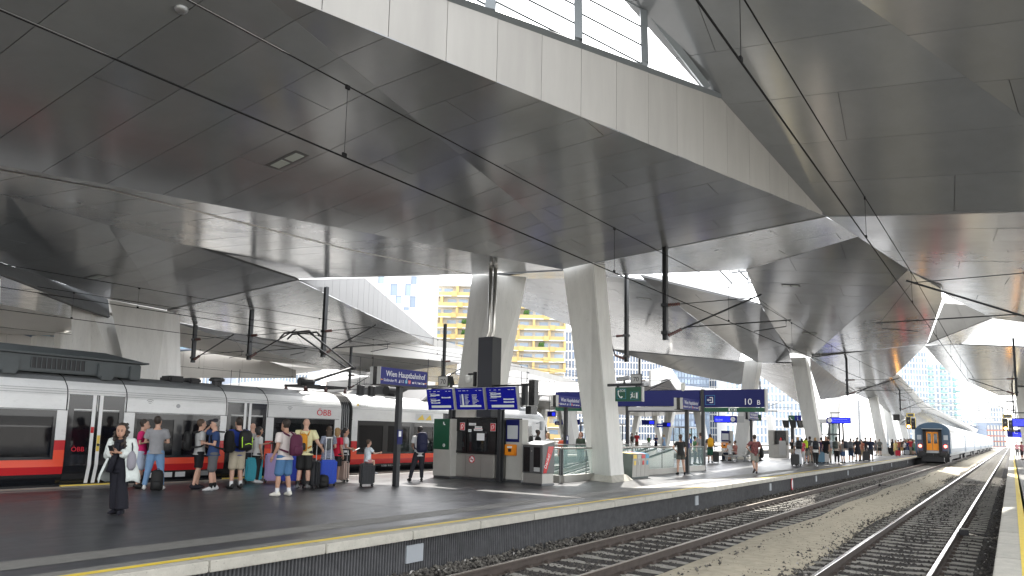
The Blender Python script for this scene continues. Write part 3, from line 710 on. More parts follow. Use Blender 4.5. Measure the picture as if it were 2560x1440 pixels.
# nose
ns=empty('nose',(0,0,0)); ns.parent=tr
secs=[(31.2,1.0,1.0),(31.8,.985,.985),(32.4,.93,.93),(32.9,.82,.80),(33.25,.66,.60),(33.4,.5,.42)]
def nsec(y,sx,sz): return [(XC+p[0]*sx,y,.3+(p[1]-.3)*(sz if p[1]>.68 else 1)) for p in prof()]
bands=[('nose_skirt','train_black',[0]),('nose_red','train_red',[1]),('nose_orange','train_orange',[2]),('nose_red','train_red',[3]),('nose_shell','train_white',[4,5,6,7,8,9,10,11])]
for n_,m_,rows in bands:
    b=MB()
    for i in range(len(secs)-1):
        A=nsec(*secs[i]);B=nsec(*secs[i+1])
        for r_ in rows:
            for s in (1,-1):
                fx=lambda p:(p[0] if s>0 else 2*XC-p[0],p[1],p[2]); b.add([fx(A[r_]),fx(B[r_]),fx(B[r_+1]),fx(A[r_+1])],[(0,1,2,3)])
    b.build(n_,m_,ns,smooth=True)
b=MB(); E_=nsec(*secs[-1]); b.add(E_+[(2*XC-p[0],p[1],p[2]) for p in E_[::-1]],[tuple(range(len(E_)*2))]); b.build('nose_cap','train_black',ns)
b=MB(); b.prism([(XS+.012,29.6,1.0),(XS+.012,31.05,1.0),(XS+.012,30.95,1.95),(XS+.012,29.6,1.95)],(-.02,0,0)); b.build('cab_window','mirror_glass',c2_)
b=MB(); b.prism([(XS-.02,32.5,1.25),(XS-.2,32.95,1.25),(XS-.5,32.9,2.25),(XS-.24,32.4,2.45)],(.05,.03,0)); b.build('windscreen','mirror_glass',ns)
b=MB(); b.tube([(XS,31.4,2.1),(XS+.25,31.5,2.15)],.03,6); b.box(XS+.18,31.42,1.75,XS+.3,31.6,2.2); b.build('mirror','galv',ns)
# lettering and small marks
def lab(s,size,m_,y,z,par,name='lettering',dx=.008,sx=1.): return text(s,size,m_,par,(XS+dx,y,z),(PI/2,0,PI/2),name,sx=sx)
mat('obb_red',(.62,.01,.03),.4); mat('pale_mark',(.55,.56,.57),.5)
lab('ÖBB',.30,'obb_red',17.05,2.06,c1_,dx=.008,sx=1.15); lab('ÖBB',.17,'obb_red',9.05,.88,c1_,dx=.016)
lab('ÖBB',.30,'obb_red',31.25,1.12,c2_,dx=.012)
lab('A-ÖBB  94 81 4024 127-4',.1,'pale_mark',20.4,.19,c2_,dx=-.045)
lab('4024 127-4',.1,'train_grey',19.05,2.45,c2_,dx=-.02); lab('VOR',.11,'white_paint',14.42,.86,c1_,dx=.016)
b=MB()
for y in (11.2,11.6,12.0): b.box(XS-.06,y,.12,XS-.042,y+.3,.26)
b.build('data_plate','pale_mark',c1_); b=MB(); b.box(XS-.06,12.75,.13,XS-.04,13.05,.27); b.build('step_plate','galv',c1_)
for y in (11.05,15.9):
    for r_ in (.05,.1,.15):
        b=MB(); b.tube([(XS+.006,y+r_*math.sin(t),2.17+r_*math.cos(t)) for t in (-.7,-.35,0,.35,.7)],.007,4); b.build('wifi_mark','train_grey',c1_)
b=MB(); b.lathe([(.06,0),(.06,.015),(.045,.015)],(XS,11.9,2.17),16,axis='x'); b.build('side_lamp','galv',c1_)
b=MB(); b.box(XS+.0,22.2,2.0,XS+.006,23.3,2.3); b.build('poster','pale_mark',c2_)
b=MB(); b.prism([(XS+.008,22.3,2.04),(XS+.008,22.75,2.04),(XS+.008,22.62,2.26)],(.002,0,0)); b.prism([(XS+.008,22.8,2.04),(XS+.008,23.2,2.04),(XS+.008,23.1,2.26)],(.002,0,0)); b.build('poster_mark','yellow_mark',c2_)
b=MB(); b.prism([(XS-.03,18.95,2.47),(XS-.03,19.1,2.47),(XS-.03,19.025,2.58)],(.006,0,0)); b.build('warning_mark','yellow_mark',c2_)
# roof equipment
u=empty('roof_unit',(0,0,0)); u.parent=tr
x0,x1=XC-1.0,XC+1.12
b=MB(); b.hexa([(x0,1.5,2.9),(x1,1.5,2.9),(x1,10.9,2.9),(x0,10.9,2.9)],[(x0,1.5,3.38),(x1,1.5,3.38),(x1,10.9,3.30),(x0,10.9,3.30)]); b.build('housing','roof_unit',u,bevel=.03)
b=MB(); b.prism([(x0-.05,1.4,3.37),(x1+.08,1.4,3.37),(x1+.08,11.1,3.32),(x0-.05,11.1,3.32)],(0,0,.05)); b.hexa([(x0,1.5,3.42),(x1,1.5,3.42),(x1,11,3.37),(x0,11,3.37)],[(x0+.2,1.8,3.62),(x1-.45,1.8,3.62),(x1-.45,10.1,3.58),(x0+.2,10.1,3.58)]); b.build('cover','roof_unit',u,bevel=.02)
b=MB(); b.box(x1-.01,8.05,2.99,x1+.006,9.35,3.27); b.build('grille_back','black',u)
for i in range(12): b=MB(); b.box(x1+.004,8.05+i*.118,2.99,x1+.03,8.07+i*.118,3.27); b.build('grille_bar','roof_unit',u)
for y in (7.55,9.9): b=MB(); b.box(x1-.02,y-.22,2.86,x1+.09,y+.22,3.24); b.box(x1+.02,y-.16,2.80,x1+.14,y+.16,2.9); b.build('bracket','roof_unit',u,bevel=.02)
b=MB(); b.box(x1-.02,10.55,2.86,x1+.07,10.85,3.24); b.build('bracket','roof_unit',u,bevel=.02)
for (y,l,h) in ((11.9,.5,.14),(12.55,.4,.12)): b=MB(); b.box(XC+.3,y,2.9,XC+.9,y+l,2.95+h); b.build('roof_box','black',tr,bevel=.05)
b=MB(); b.lathe([(.16,2.88),(.16,3.02),(.24,3.03),(.24,3.1),(.18,3.14)],(XC+.75,13.55,0),14); b.build('roof_vent','black',tr)
# raised pantograph
pg=empty('pantograph',(0,0,0)); pg.parent=tr
b=MB()
for x in (-.55,.55): b.box(XC+x-.04,17.2,3.12,XC+x+.04,19.2,3.2)
for y in (17.3,19.1): b.box(XC-.6,y-.04,3.12,XC+.6,y+.04,3.2)
b.build('base_frame','black',pg)
for x in (-.55,.55):
    for y in (17.25,18.2,19.15):
        b=MB(); b.lathe([(.07,2.9),(.05,2.94),(.08,2.97),(.05,3.0),(.08,3.03),(.05,3.06),(.05,3.14)],(XC+x,y,0),10); b.build('insulator','insulator',pg)
b=MB(); b.tube([(XC,17.5,3.2),(XC,19.9,4.0)],.06,8); b.build('lower_arm','black',pg)
b=MB(); b.tube([(XC+.2,19.9,4.0),(XC+.35,17.5,5.1)],.035,6); b.tube([(XC-.2,19.9,4.0),(XC-.35,17.5,5.1)],.035,6); b.tube([(XC-.25,19.9,4.0),(XC+.25,19.9,4.0)],.06,8); b.build('upper_arm','black',pg)
b=MB(); b.tube([(XC-.95,17.5,4.95),(XC-.7,17.5,5.12),(XC+.7,17.5,5.12),(XC+.95,17.5,4.95)],.035,6); b.tube([(XC-.95,17.15,4.95),(XC-.7,17.15,5.12),(XC+.7,17.15,5.12),(XC+.95,17.15,4.95)],.035,6); b.build('collector_head','black',pg)
b=MB(); b.lathe([(.0,-.3),(.14,-.3),(.16,-.2),(.16,.2),(.14,.3),(0,.3)],(XC+.5,17.3,3.28),12,axis='y'); b.build('air_cylinder','black',pg)
for y in (19.9,20.5): b=MB(); b.lathe([(.16,2.85),(.16,3.3),(.12,3.34)],(XC+.6,y,0),12); b.build('arrester','black',tr)
b=MB(); b.lathe([(0,-.3),(.2,-.3),(.22,0),(.2,.3),(0,.3)],(XC+.6,21.6,3.2),14,axis='y'); b.build('air_tank','black',tr)
b=MB(); b.hexa([(XC-1,23.0,2.85),(XC+1.05,23.0,2.85),(XC+1.05,30,2.85),(XC-1,30,2.85)],[(XC-.9,24.2,3.42),(XC+.75,24.2,3.42),(XC+.75,29,3.42),(XC-.9,29,3.42)]); b.build('roof_fairing','black',tr,bevel=.03)
b=MB(); b.box(XC-1.2,-9,-.75,XC+1.25,18,.03); b.box(XC-1.2,19,-.75,XC+1.25,31.5,.03); b.build('underframe','black',tr)
child_local(tr)
# ---- blue grey coaches on the left main track
mat('coach_blue',(.055,.105,.17),.4,0,var=.08,vscale=3); mat('coach_pale',(.45,.5,.55),.35,0,var=.06,vscale=1.2); mat('coach_roof',(.4,.42,.43),.5); mat('coach_glass',(.12,.15,.18),.08,0,spec=.9)
mat('door_orange',(.95,.33,.02),.5); mat('lamp_red',(.5,.02,.02),.3,emit=(1,.1,.06),es=4.0); mat('lamp_amber',(.8,.3,.05),.3,emit=(1,.42,.08),es=9.0)
XT=-6.25
ct=empty('passenger_train',(XT,80,-.55),0,'blue passenger train with orange end door departing on the left track, tail lamps lit','train')
def csec(half=1.46,top=3.42):
    P=[(half-.1,.28),(half,.55),(half,2.5)]
    for i in range(1,9): a=i/8*PI/2; P.append((half*math.cos(a),2.5+(top-2.5)*math.sin(a)))
    return P
for k in range(7):
    y0=80+k*26.8; y1=y0+26.2; c=empty('coach',(0,0,0)); c.parent=ct; S=csec()
    L=[(XT+p[0],p[1]) for p in S]; Rr=[(XT-p[0],p[1]) for p in S[::-1]]; ring=L+Rr[1:]
    for rows,n_,m_ in ((range(0,2),'side_wall','coach_pale'),(range(2,len(S)-1),'roof','coach_roof')):
        for s in (1,-1):
            b=MB()
            for i in rows:
                q=[(XT+s*S[i][0],y0,S[i][1]),(XT+s*S[i][0],y1,S[i][1]),(XT+s*S[i+1][0],y1,S[i+1][1]),(XT+s*S[i+1][0],y0,S[i+1][1])]; b.add(q,[(0,1,2,3)])
            b.build(n_,m_,c,smooth=(n_=='roof'))
    b=MB(); b.add([(x,y0,z) for x,z in ring],[tuple(range(len(ring)))]); b.build('end_wall','coach_blue',c); b=MB(); b.add([(x,y1,z) for x,z in ring],[tuple(range(len(ring)))]); b.build('end_wall','coach_blue',c)
    b=MB(); b.box(XT+1.455,y0+.1,.55,XT+1.466,y1-.1,.95); b.build('lower_stripe','coach_blue',c)
    for j in range(10):
        yy=y0+2.6+j*2.15; b=MB(); b.box(XT+1.45,yy,1.35,XT+1.47,yy+1.5,2.25); b.build('window','coach_glass',c)
    for yy in (y0+.6,y1-1.5): b=MB(); b.box(XT+1.45,yy,.45,XT+1.475,yy+.85,2.4); b.build('door','coach_blue',c)
    b=MB()
    for yy in (y0+3.8,y1-3.8):
        b.box(XT-1.2,yy-1.6,-.35,XT+1.2,yy+1.6,.1)
        for w_ in (-1.25,1.25): b.lathe([(.44,-.82),(.46,-.7),(.46,.7),(.44,.82)],(XT,yy+w_,-.09),14,axis='x')
    b.box(XT-1.1,y0+6,-.2,XT+1.1,y1-6,.28); b.build('bogies','black',c)
end=empty('tail_end',(0,0,0)); end.parent=ct; Y=80
b=MB(); b.box(XT-.78,Y-.28,.55,XT-.52,Y+.02,2.75); b.box(XT+.52,Y-.28,.55,XT+.78,Y+.02,2.75); b.box(XT-.78,Y-.28,2.56,XT+.78,Y+.02,2.75); b.build('gangway_frame','rubber',end,bevel=.02)
b=MB(); b.box(XT-.85,Y-.4,2.76,XT+.85,Y,2.82); b.build('rain_hood','coach_roof',end)
for s in (-1,1):
    b=MB(); x0,x1=sorted((XT+s*.02,XT+s*.5)); b.box(x0,Y-.06,.75,x1,Y-.02,1.4); b.box(x0,Y-.06,1.4,x0+.09,Y-.02,2.5); b.box(x1-.09,Y-.06,1.4,x1,Y-.02,2.5); b.box(x0+.09,Y-.06,2.35,x1-.09,Y-.02,2.5); D=b.build('door_leaf','door_orange',end)
    b=MB(); b.box(x0+.09,Y-.05,1.4,x1-.09,Y-.03,2.35); b.build('door_pane','mirror_glass',D)
    b=MB(); b.lathe([(.0,-.12),(.12,-.11),(.13,0),(.0,.0)],(XT+s*1.05,Y,1.15),14,axis='y'); b.build('tail_lamp','lamp_red',end)
    b=MB(); b.tube([(XT+s*.87,Y+.1,.42),(XT+s*.87,Y-.45,.42)],.1,10); b.lathe([(.0,-.6),(.24,-.58),(.25,-.5),(.1,-.45)],(XT+s*.87,Y,.42),14,axis='y',sx=1.25); b.build('buffer','black',end)
    b=MB(); b.box(XT+s*1.1-.18,Y-.04,1.75,XT+s*1.1+.18,Y+.01,2.2); b.build('vent_grille','coach_pale',end)
    b=MB(); b.tube([(XT+s*1.25,Y-.05,.5),(XT+s*1.25,Y-.05,1.5)],.02,5); b.build('handrail','galv',end)
b=MB(); b.box(XT-1.35,Y-.02,.1,XT+1.35,Y+.05,.7); b.box(XT-.9,Y-.2,-.3,XT+.9,Y+.6,.1); b.lathe([(.06,-.5),(.06,0)],(XT,Y,.35),8,axis='y'); b.build('buffer_beam','black',end)
b=MB(); b.box(XT-.55,Y-.2,.5,XT+.55,Y-.1,.73); b.build('footplate','galv',end)
child_local(ct)
# ================================================================ overhead line
def insul(a,b,par,rad=.045,n=7):
    a=V(a);b=V(b); m_=MB(); pts=[];rs=[]
    for i in range(n*2+1):
        pts.append(a+(b-a)*(i/(n*2))); rs.append(rad*(1.5 if i%2 else .75))
    m_.tube(pts,rs,8); m_.build('insulator','insulator',par)
def drop_post(x,y,zt,zb,d,label,group=None,reach=None,za=5.86,zc=4.95,det=True):
    """a post hanging from the roof with a hinged cantilever towards d=+1/-1"""
    o=empty('drop_post',(x,y,zt),0,label,'overhead line post',group); reach=reach or 2.82
    m_=MB(); m_.box(x-.07,y-.085,zb,x-.05,y+.085,zt); m_.box(x+.05,y-.085,zb,x+.07,y+.085,zt); m_.box(x-.05,y-.012,zb,x+.05,y+.012,zt); m_.build('post','dark_metal',o)
    m_=MB()
    for z in (za,zc): m_.box(x-.11,y-.11,z-.05,x+.11,y+.11,z+.05)
    m_.build('clamp','dark_metal',o)
    xm=x+d*reach
    insul((x+d*.1,y,za),(x+d*.5,y,za),o)
    m_=MB(); m_.tube([(x+d*.5,y,za),(xm+d*.06,y,za)],.014,6); m_.build('top_tie','dark_metal',o)
    insul((x+d*.1,y,zc-.1),(x+d*.55,y,zc+.08),o)
    m_=MB(); m_.tube([(x+d*.55,y,zc+.08),(xm+d*.25,y,za+.08)],.03,8); m_.build('bracket_tube','dark_metal',o)
    m_=MB(); m_.tube([(x+d*.65,y,zc+.14),(xm+d*1.1,y,zc+.14)],.02,6); m_.build('register_tube','dark_metal',o)
    m_=MB(); m_.tube([(xm+d*.95,y,zc+.13),(xm+d*.95,y,zc-.04),(xm,y,4.82)],.014,6); m_.build('steady_arm','dark_metal',o)
    m_=MB(); m_.tube([(xm+d*1.02,y,zc+.12),(xm+d*.1,y,za)],.004,4); m_.build('stay_wire','wire',o)
    child_local(o); return o
drop_post(-9.14,22.0,7.95,4.71,1,'dark overhead line post hanging over the track right of the nearest column',reach=2.85)
drop_post(-24.74,21.17,7.85,4.71,1,'overhead line post right above the raised pantograph',reach=2.95)
drop_post(-29.24,20.62,7.5,4.71,1,'overhead line post between the two other hanging posts on the left',reach=3.0)
drop_post(-33.3,20.3,6.6,4.71,1,'leftmost overhead line post beside the beige column',reach=3.0)
drop_post(-9.55,56.3,7.95,4.71,1,'slim overhead line post above the crowd',reach=3.1)
drop_post(.42,58.3,8.6,4.71,-1,'brown overhead line post hanging at the right margin',reach=2.4)
drop_post(1.0,24.0,7.75,4.9,-1,'overhead line bracket reaching in from the right margin above the near track',reach=3.1,za=6.28,zc=5.0)
drop_post(-13.44,28.07,8.6,4.71,-1,'slim hanging post behind the nearest column',reach=.6)
def wires(x,y0,y1,zc,zm,label,span=34.,yoff=22.,dr=7.,x2=None):
    o=empty('overhead_wire',(x,0,zc),0,label,'overhead wire')
    b=MB(); b.tube([(x,y0,zc),(x,y1,zc)],.011,5); b.build('contact_wire','wire',o)
    pts=[]; n=int((y1-y0)/2)
    sag=lambda y:zm-.12*math.sin(((y-yoff)/span%1)*PI)
    b=MB(); b.tube([(x,y0+i*2,sag(y0+i*2)) for i in range(n+1)],.009,5); b.build('messenger_wire','wire',o)
    y=y0+.3
    while y<min(y1,100):
        b=MB(); b.tube([(x,y,zc),(x,y,sag(y))],.004,4); b.build('dropper','wire',o)
        b=MB(); b.box(x-.012,y-.03,zc-.0,x+.012,y+.03,zc+.05); b.box(x-.012,y-.03,sag(y)-.04,x+.012,y+.03,sag(y)+.01); b.build('dropper_clamp','wire',o); y+=dr
    child_local(o)
wires(-6.3,-1.8,300,4.79,5.79,'pair of overhead wires crossing the dark roof above the left track',dr=7.05)
wires(-1.93,-1.,300,5.15,5.98,'pair of overhead wires above the right track',dr=7.2)
wires(-21.7,-10,200,5.12,5.85,'overhead wires above the white train')
wires(-25.9,-10,200,5.1,6.1,'overhead wires above the second track behind the white train')
wires(-40.8,-10,200,5.1,6.3,'overhead wires above the tracks far left')
# ================================================================ platform furniture
mat('sign_blue',(.008,.012,.10),.5,spec=.3); mat('sign_blue_far',(.012,.02,.22),.5,spec=.3); mat('sign_green',(.004,.075,.035),.35); mat('white_print',(.8,.8,.8),.5); mat('red_print',(.55,.02,.03),.4); mat('cyan_print',(.05,.3,.5),.4); mat('orange_print',(.85,.35,.05),.4)
mat('screen_blue',(.006,.008,.07),.25,spec=.3,emit=(.004,.006,.22),es=.12); mat('screen_text',(.28,.3,.29),.4,emit=(.75,.8,.72),es=.07); mat('screen_yellow',(.5,.5,.3),.3,emit=(.7,.72,.5),es=.15); mat('screen_bright',(.02,.03,.5),.2,emit=(.01,.02,.95),es=.25)
mat('stainless',(.37,.36,.335),.38,.55,var=.07,vscale=5,stretch=(1,1,.15)); mat('stainless_dark',(.13,.135,.14),.35,.7,var=.08,vscale=4)
mat('glass_clear',(.6,.85,.8),.03,0,alpha=.13,spec=.6); mat('glass_edge',(.25,.55,.47),.1); mat('kiosk_glass',(.02,.022,.025),.03,0,alpha=.62,spec=.9)
mat('black_panel',(.008,.008,.009),.25); mat('phone_orange',(.8,.26,.015),.4); mat('bin_green',(.07,.09,.085),.45,.2,var=.1); mat('bulb',(.7,.7,.66),.3); mat('pale_grey',(.42,.42,.41),.5)
def post_box(par,x,y,z0,z1,sx,sy,m_='dark_metal',nm='post'): b=MB(); b.box(x-sx,y-sy,z0,x+sx,y+sy,z1); return b.build(nm,m_,par,bevel=.004)
FR=(PI/2,0,0)                                   # lettering that faces -y
def ring(par,x,y,z,r,m_='red_print',nm='ring',w_=.012):
    b=MB(); b.tube([(x+r*math.cos(t*PI/8),y,z+r*math.sin(t*PI/8)) for t in range(17)],w_,5); return b.build(nm,m_,par)
# ---------- stairwell: cut the paving and line the pit
pav=[c for c in P1.children if c.name.startswith('paving')][0]; bpy.data.objects.remove(pav)
hx0,hx1,hy0,hy1=L_(-16.15),L_(-12.45),20.95,34.15
for a in ((-W1+.12,-12,hx0,330),(hx1,-12,W1-.42,330),(hx0,-12,hx1,hy0),(hx0,hy1,hx1,330)):
    b=MB(); b.box(a[0],a[1],-.93,a[2],a[3],0); b.build('paving','asphalt',P1)
# thin joints between the paving slabs
jb=MB()
for y in range(-6,60,4): jb.add([(L_(-9.13),y,.0022),(L_(-8.66),y,.0022),(L_(-8.66),y+.012,.0022),(L_(-9.13),y+.012,.0022)],[(0,1,2,3)]); jb.add([(-W1+.5,y+1.3,.0022),(hx1+2.7,y+1.3,.0022),(hx1+2.7,y+1.312,.0022),(-W1+.5,y+1.312,.0022)],[(0,1,2,3)]) if y<18 else None
for x in (-11.2,-14.6,-17.4): jb.add([(L_(x),-12,.0022),(L_(x)+.012,-12,.0022),(L_(x)+.012,20.7,.0022),(L_(x),20.7,.0022)],[(0,1,2,3)])
o=jb.build('floor_joints','deck',P1); o['kind']='stuff'
mat('pit_wall',(.05,.06,.062),.5,0,var=.1); mat('pale_band',(.6,.62,.58),.4)
st=empty('stairwell',(-14.3,27.5,-.9),0,'stair and escalator opening behind glass railings in the middle of the platform','stairwell')
b=MB(); X0,X1,Y0,Y1=-16.15,-12.45,20.95,34.15
for z0,z1,m_,nm in ((-.9,-.42,'pit_wall','pit_wall'),(-.42,-.3,'pale_band','pale_band'),(-.3,-.0,'pit_wall','pit_wall')):
    b=MB(); b.add([(X0+.01,Y0,z0),(X0+.01,Y1,z0),(X0+.01,Y1,z1),(X0+.01,Y0,z1)],[(0,1,2,3)]); b.add([(X0,Y1-.01,z0),(X1,Y1-.01,z0),(X1,Y1-.01,z1),(X0,Y1-.01,z1)],[(0,1,2,3)]); b.build(nm,m_,st)
for xx in (-15.2,-13.9):
    for e in (0,.85):
        b=MB(); b.hexa([(xx+e-.06,24.4,-.9),(xx+e+.06,24.4,-.9),(xx+e+.06,32.2,-.1),(xx+e-.06,32.2,-.1)],[(xx+e-.06,24.4,.0),(xx+e+.06,24.4,.0),(xx+e+.06,32.2,.95),(xx+e-.06,32.2,.95)]); b.build('escalator_side','steel',st,bevel=.02)
        b=MB(); b.tube([(xx+e,24.3,.05),(xx+e,32.3,1.0)],.045,8); b.build('escalator_handrail','rubber',st)
child_local(st)
def railing(p,q,label,n):
    p=V(p);q=V(q);L=(q-p).length; o=empty('glass_railing',p,math.atan2(q.y-p.y,q.x-p.x),label,'railing','glass railings around the stair opening')
    b=MB(); b.box(0,-.1,0,L,.1,.24); b.build('plinth','stainless',o,bevel=.01); s_=L/n
    for i in range(n):
        b=MB(); b.box(i*s_+.012,-.011,.24,(i+1)*s_-.012,.011,1.06); b.build('glass_pane','glass_clear',o)
        b=MB(); b.box(i*s_+.012,-.0105,1.06,(i+1)*s_-.012,.0105,1.066); b.build('glass_rim','glass_edge',o)
        if i: b=MB(); b.box(i*s_-.012,-.012,.24,i*s_+.012,.012,1.07); b.build('rail_stud','stainless_dark',o)
    b=MB(); b.tube([(0,0,1.12),(L,0,1.12)],(.035,.03),8); b.build('handrail','stainless',o)
    for e in (.03,L-.03): b=MB(); b.box(e-.02,-.03,.2,e+.02,.03,1.1); b.build('end_post','stainless_dark',o)
railing((-16.3,20.8,0),(-12.32,20.8,0),'front glass railing of the stair opening behind the ash bin',3)
railing((-12.32,20.85,0),(-12.32,34.25,0),'long glass railing of the stair opening beside the recycling bin',8)
railing((-16.3,34.3,0),(-16.3,20.85,0),'long glass railing on the train side of the stair opening',8)
# ---------- portal sign over the stair opening
gs=empty('portal_sign',(-14.4,34.4,0),0,'wide blue portal sign reading 10 B over the stair opening','sign')
LX=lambda x:x+14.4
for x in (-12.36,-16.4,): post_box(gs,LX(x),0,0,3.9,.075,.09)
b=MB(); b.box(LX(-20.7),-.16,3.08,LX(-12.47),.16,3.87); b.build('blue_panel','sign_blue',gs,bevel=.01)
b=MB(); b.box(LX(-12.25),-.17,3.03,LX(-9.36),.17,3.86); b.build('blue_panel','sign_blue',gs,bevel=.01)
b=MB(); b.box(LX(-12.25),-.17,2.80,LX(-9.36),.17,3.0); b.build('green_panel','sign_green',gs,bevel=.01)
b=MB(); b.box(LX(-16.3),-.14,2.86,LX(-12.47),.14,3.05); b.build('grey_panel','pale_grey',gs); b=MB(); b.box(LX(-16.3),-.15,2.80,LX(-12.47),.15,2.855); b.build('bottom_bar','dark_metal',gs)
b=MB(); b.box(LX(-20.7),-.15,2.84,LX(-17.5),.15,3.05); b.build('green_panel','sign_green',gs)
b=MB(); b.box(LX(-9.355),-.18,2.78,LX(-9.30),.18,3.88); b.build('end_cap','pale_grey',gs)
text('10',.42,'white_print',gs,(LX(-10.35),-.176,3.14),FR); text('B',.30,'white_print',gs,(LX(-9.72),-.176,3.14),FR)
def exit_icon(par,x,y,z,s):
    b=MB(); w_=s*.06
    for (x0,z0,x1,z1) in ((0,0,1,.03),(0,.97,1,1),(0,0,.03,1),(.97,0,1,1)): b.box(x+x0*s,y-.004,z+z0*s,x+x1*s,y,z+z1*s)
    b.build('icon_frame','cyan_print',par)
    b=MB(); b.box(x+.45*s,y-.006,z+.72*s,x+.8*s,y,z+.8*s); b.box(x+.72*s,y-.006,z+.25*s,x+.8*s,y,z+.8*s); b.box(x+.45*s,y-.006,z+.2*s,x+.8*s,y,z+.28*s); b.box(x+.2*s,y-.006,z+.46*s,x+.62*s,y,z+.54*s)
    b.prism([(x+.14*s,y,z+.5*s),(x+.32*s,y,z+.64*s),(x+.32*s,y,z+.36*s)],(0,-.006,0)); b.build('exit_icon','white_print',par)
exit_icon(gs,LX(-12.17),-.172,3.14,.46)
b=MB(); b.box(LX(-11.05),-.178,2.83,LX(-10.67),-.172,2.97); b.build('icon_plate','white_print',gs); b=MB(); b.box(LX(-10.98),-.184,2.845,LX(-10.69),-.178,2.955); b.build('icon_green','sign_green',gs)
b=MB(); b.prism([(LX(-10.93),-.184,2.9),(LX(-10.89),-.184,2.93),(LX(-10.89),-.184,2.87)],(0,-.005,0)); b.box(LX(-10.89),-.19,2.893,LX(-10.8),-.184,2.907); b.box(LX(-10.78),-.19,2.86,LX(-10.72),-.184,2.94); b.build('exit_mark','white_print',gs)
# ---------- kiosk (information and emergency cabin) with its three departure screens
kx,ky,kr=-15.0,19.5,R(-5)
k=empty('information_kiosk',(kx,ky,0),kr,'steel and glass kiosk with fire hose cabinet and no smoking sticker','kiosk')
b=MB(); b.box(-1.0,.02,.09,.92,1.3,.86); b.box(.92,.12,.09,1.08,1.2,.86); b.build('base_cabinet','stainless',k,bevel=.03)
b=MB(); b.box(-1.0,.03,.0,1.0,1.28,.085); b.build('kick_plate','stainless_dark',k)
for x0,x1 in ((-1.0,-.33),(-.29,.72)):
    b=MB(); b.box(x0,.0,.875,x0+.07,.05,2.03); b.box(x1-.07,.0,.875,x1,.05,2.03); b.box(x0+.07,.0,1.62,x1-.07,.05,2.03); b.box(x0+.07,.0,.875,x1-.07,.05,.96); b.build('cabinet_frame','black_panel',k)
    b=MB(); b.box(x0+.07,.015,.96,x1-.07,.03,1.62); b.build('cabinet_pane','kiosk_glass',k)
b=MB(); b.box(-1.0,1.2,.88,1.0,1.25,2.03); b.box(-1.02,.06,.88,-.98,1.2,2.03); b.build('rear_wall','pale_grey',k)
b=MB(); b.box(.73,.0,.875,1.0,.08,2.03); b.box(.96,.08,.875,1.04,1.2,2.03); b.build('corner_panel','black_panel',k); b=MB(); b.box(-1.04,-.02,2.035,1.06,1.3,2.09); b.build('cabin_roof','black_panel',k)
for x in (-1.12,1.13):
    b=MB(); b.box(x-.03,-.06,0,x+.10,.0,2.42); b.box(x-.03,.1,0,x+.10,.16,2.42); b.box(x+.025,.0,0,x+.045,.1,2.42); b.build('steel_post','dark_metal',k)
b=MB(); b.lathe([(0,.96),(.075,.96),(.08,1.0),(.08,1.32),(.05,1.4),(.03,1.45)],(-.52,.14,0),14); b.build('fire_extinguisher','train_red',k)
b=MB(); b.tube([(-.52,.14,1.45),(-.46,.1,1.5),(-.42,.1,1.3)],.012,6); b.lathe([(.0,0),(.05,0),(.05,.03),(0,.03)],(-.44,.07,1.47),12,axis='y'); b.build('hose_and_gauge','black',k); b=MB(); b.box(-.57,.05,1.08,-.47,.058,1.26); b.build('paper','white_print',k)
b=MB(); b.box(.1,.08,1.0,.26,.2,1.5); b.build('machine','black',k); b=MB()
for x in (.02,.34): b.lathe([(0,.02),(.1,.02),(.11,.08),(.06,.12)],(x,.05,1.13),14,axis='y')
b.build('nozzle_pair','steel',k)
for x0,z0,x1,z1 in ((-.22,1.82,.1,1.9),(.06,1.72,.38,1.79),(.02,1.64,.4,1.71),(-.24,1.6,-.1,1.69),(.16,1.32,.5,1.56)):
    b=MB(); b.box(x0,-.006,z0,x1,0,z1); b.build('paper_notice','white_print',k)
    if z1-z0<.09:
        b=MB(); b.box(x0+.03,-.008,z0+.03,x1-.03,-.006,z0+.045); b.build('print_line','deck',k)
b=MB(); b.box(.04,-.005,1.705,.4,0,1.722); b.build('red_strip','red_print',k)
for (x,z) in ((-.52,1.78),(.87,1.77)):
    b=MB(); b.box(x-.11,-.008,z-.13,x+.11,0,z+.13); b.build('sticker_white','white_print',k); b=MB(); b.box(x-.1,-.012,z-.12,x+.1,-.008,z+.12); b.build('fire_sticker','red_print',k)
    b=MB(); b.tube([(x-.05,-.014,z-.08),(x-.04,-.014,z+.05),(x+.02,-.014,z+.08),(x+.05,-.014,z+.02),(x+.0,-.014,z-.07)],.012,5); b.build('hose_symbol','white_print',k)
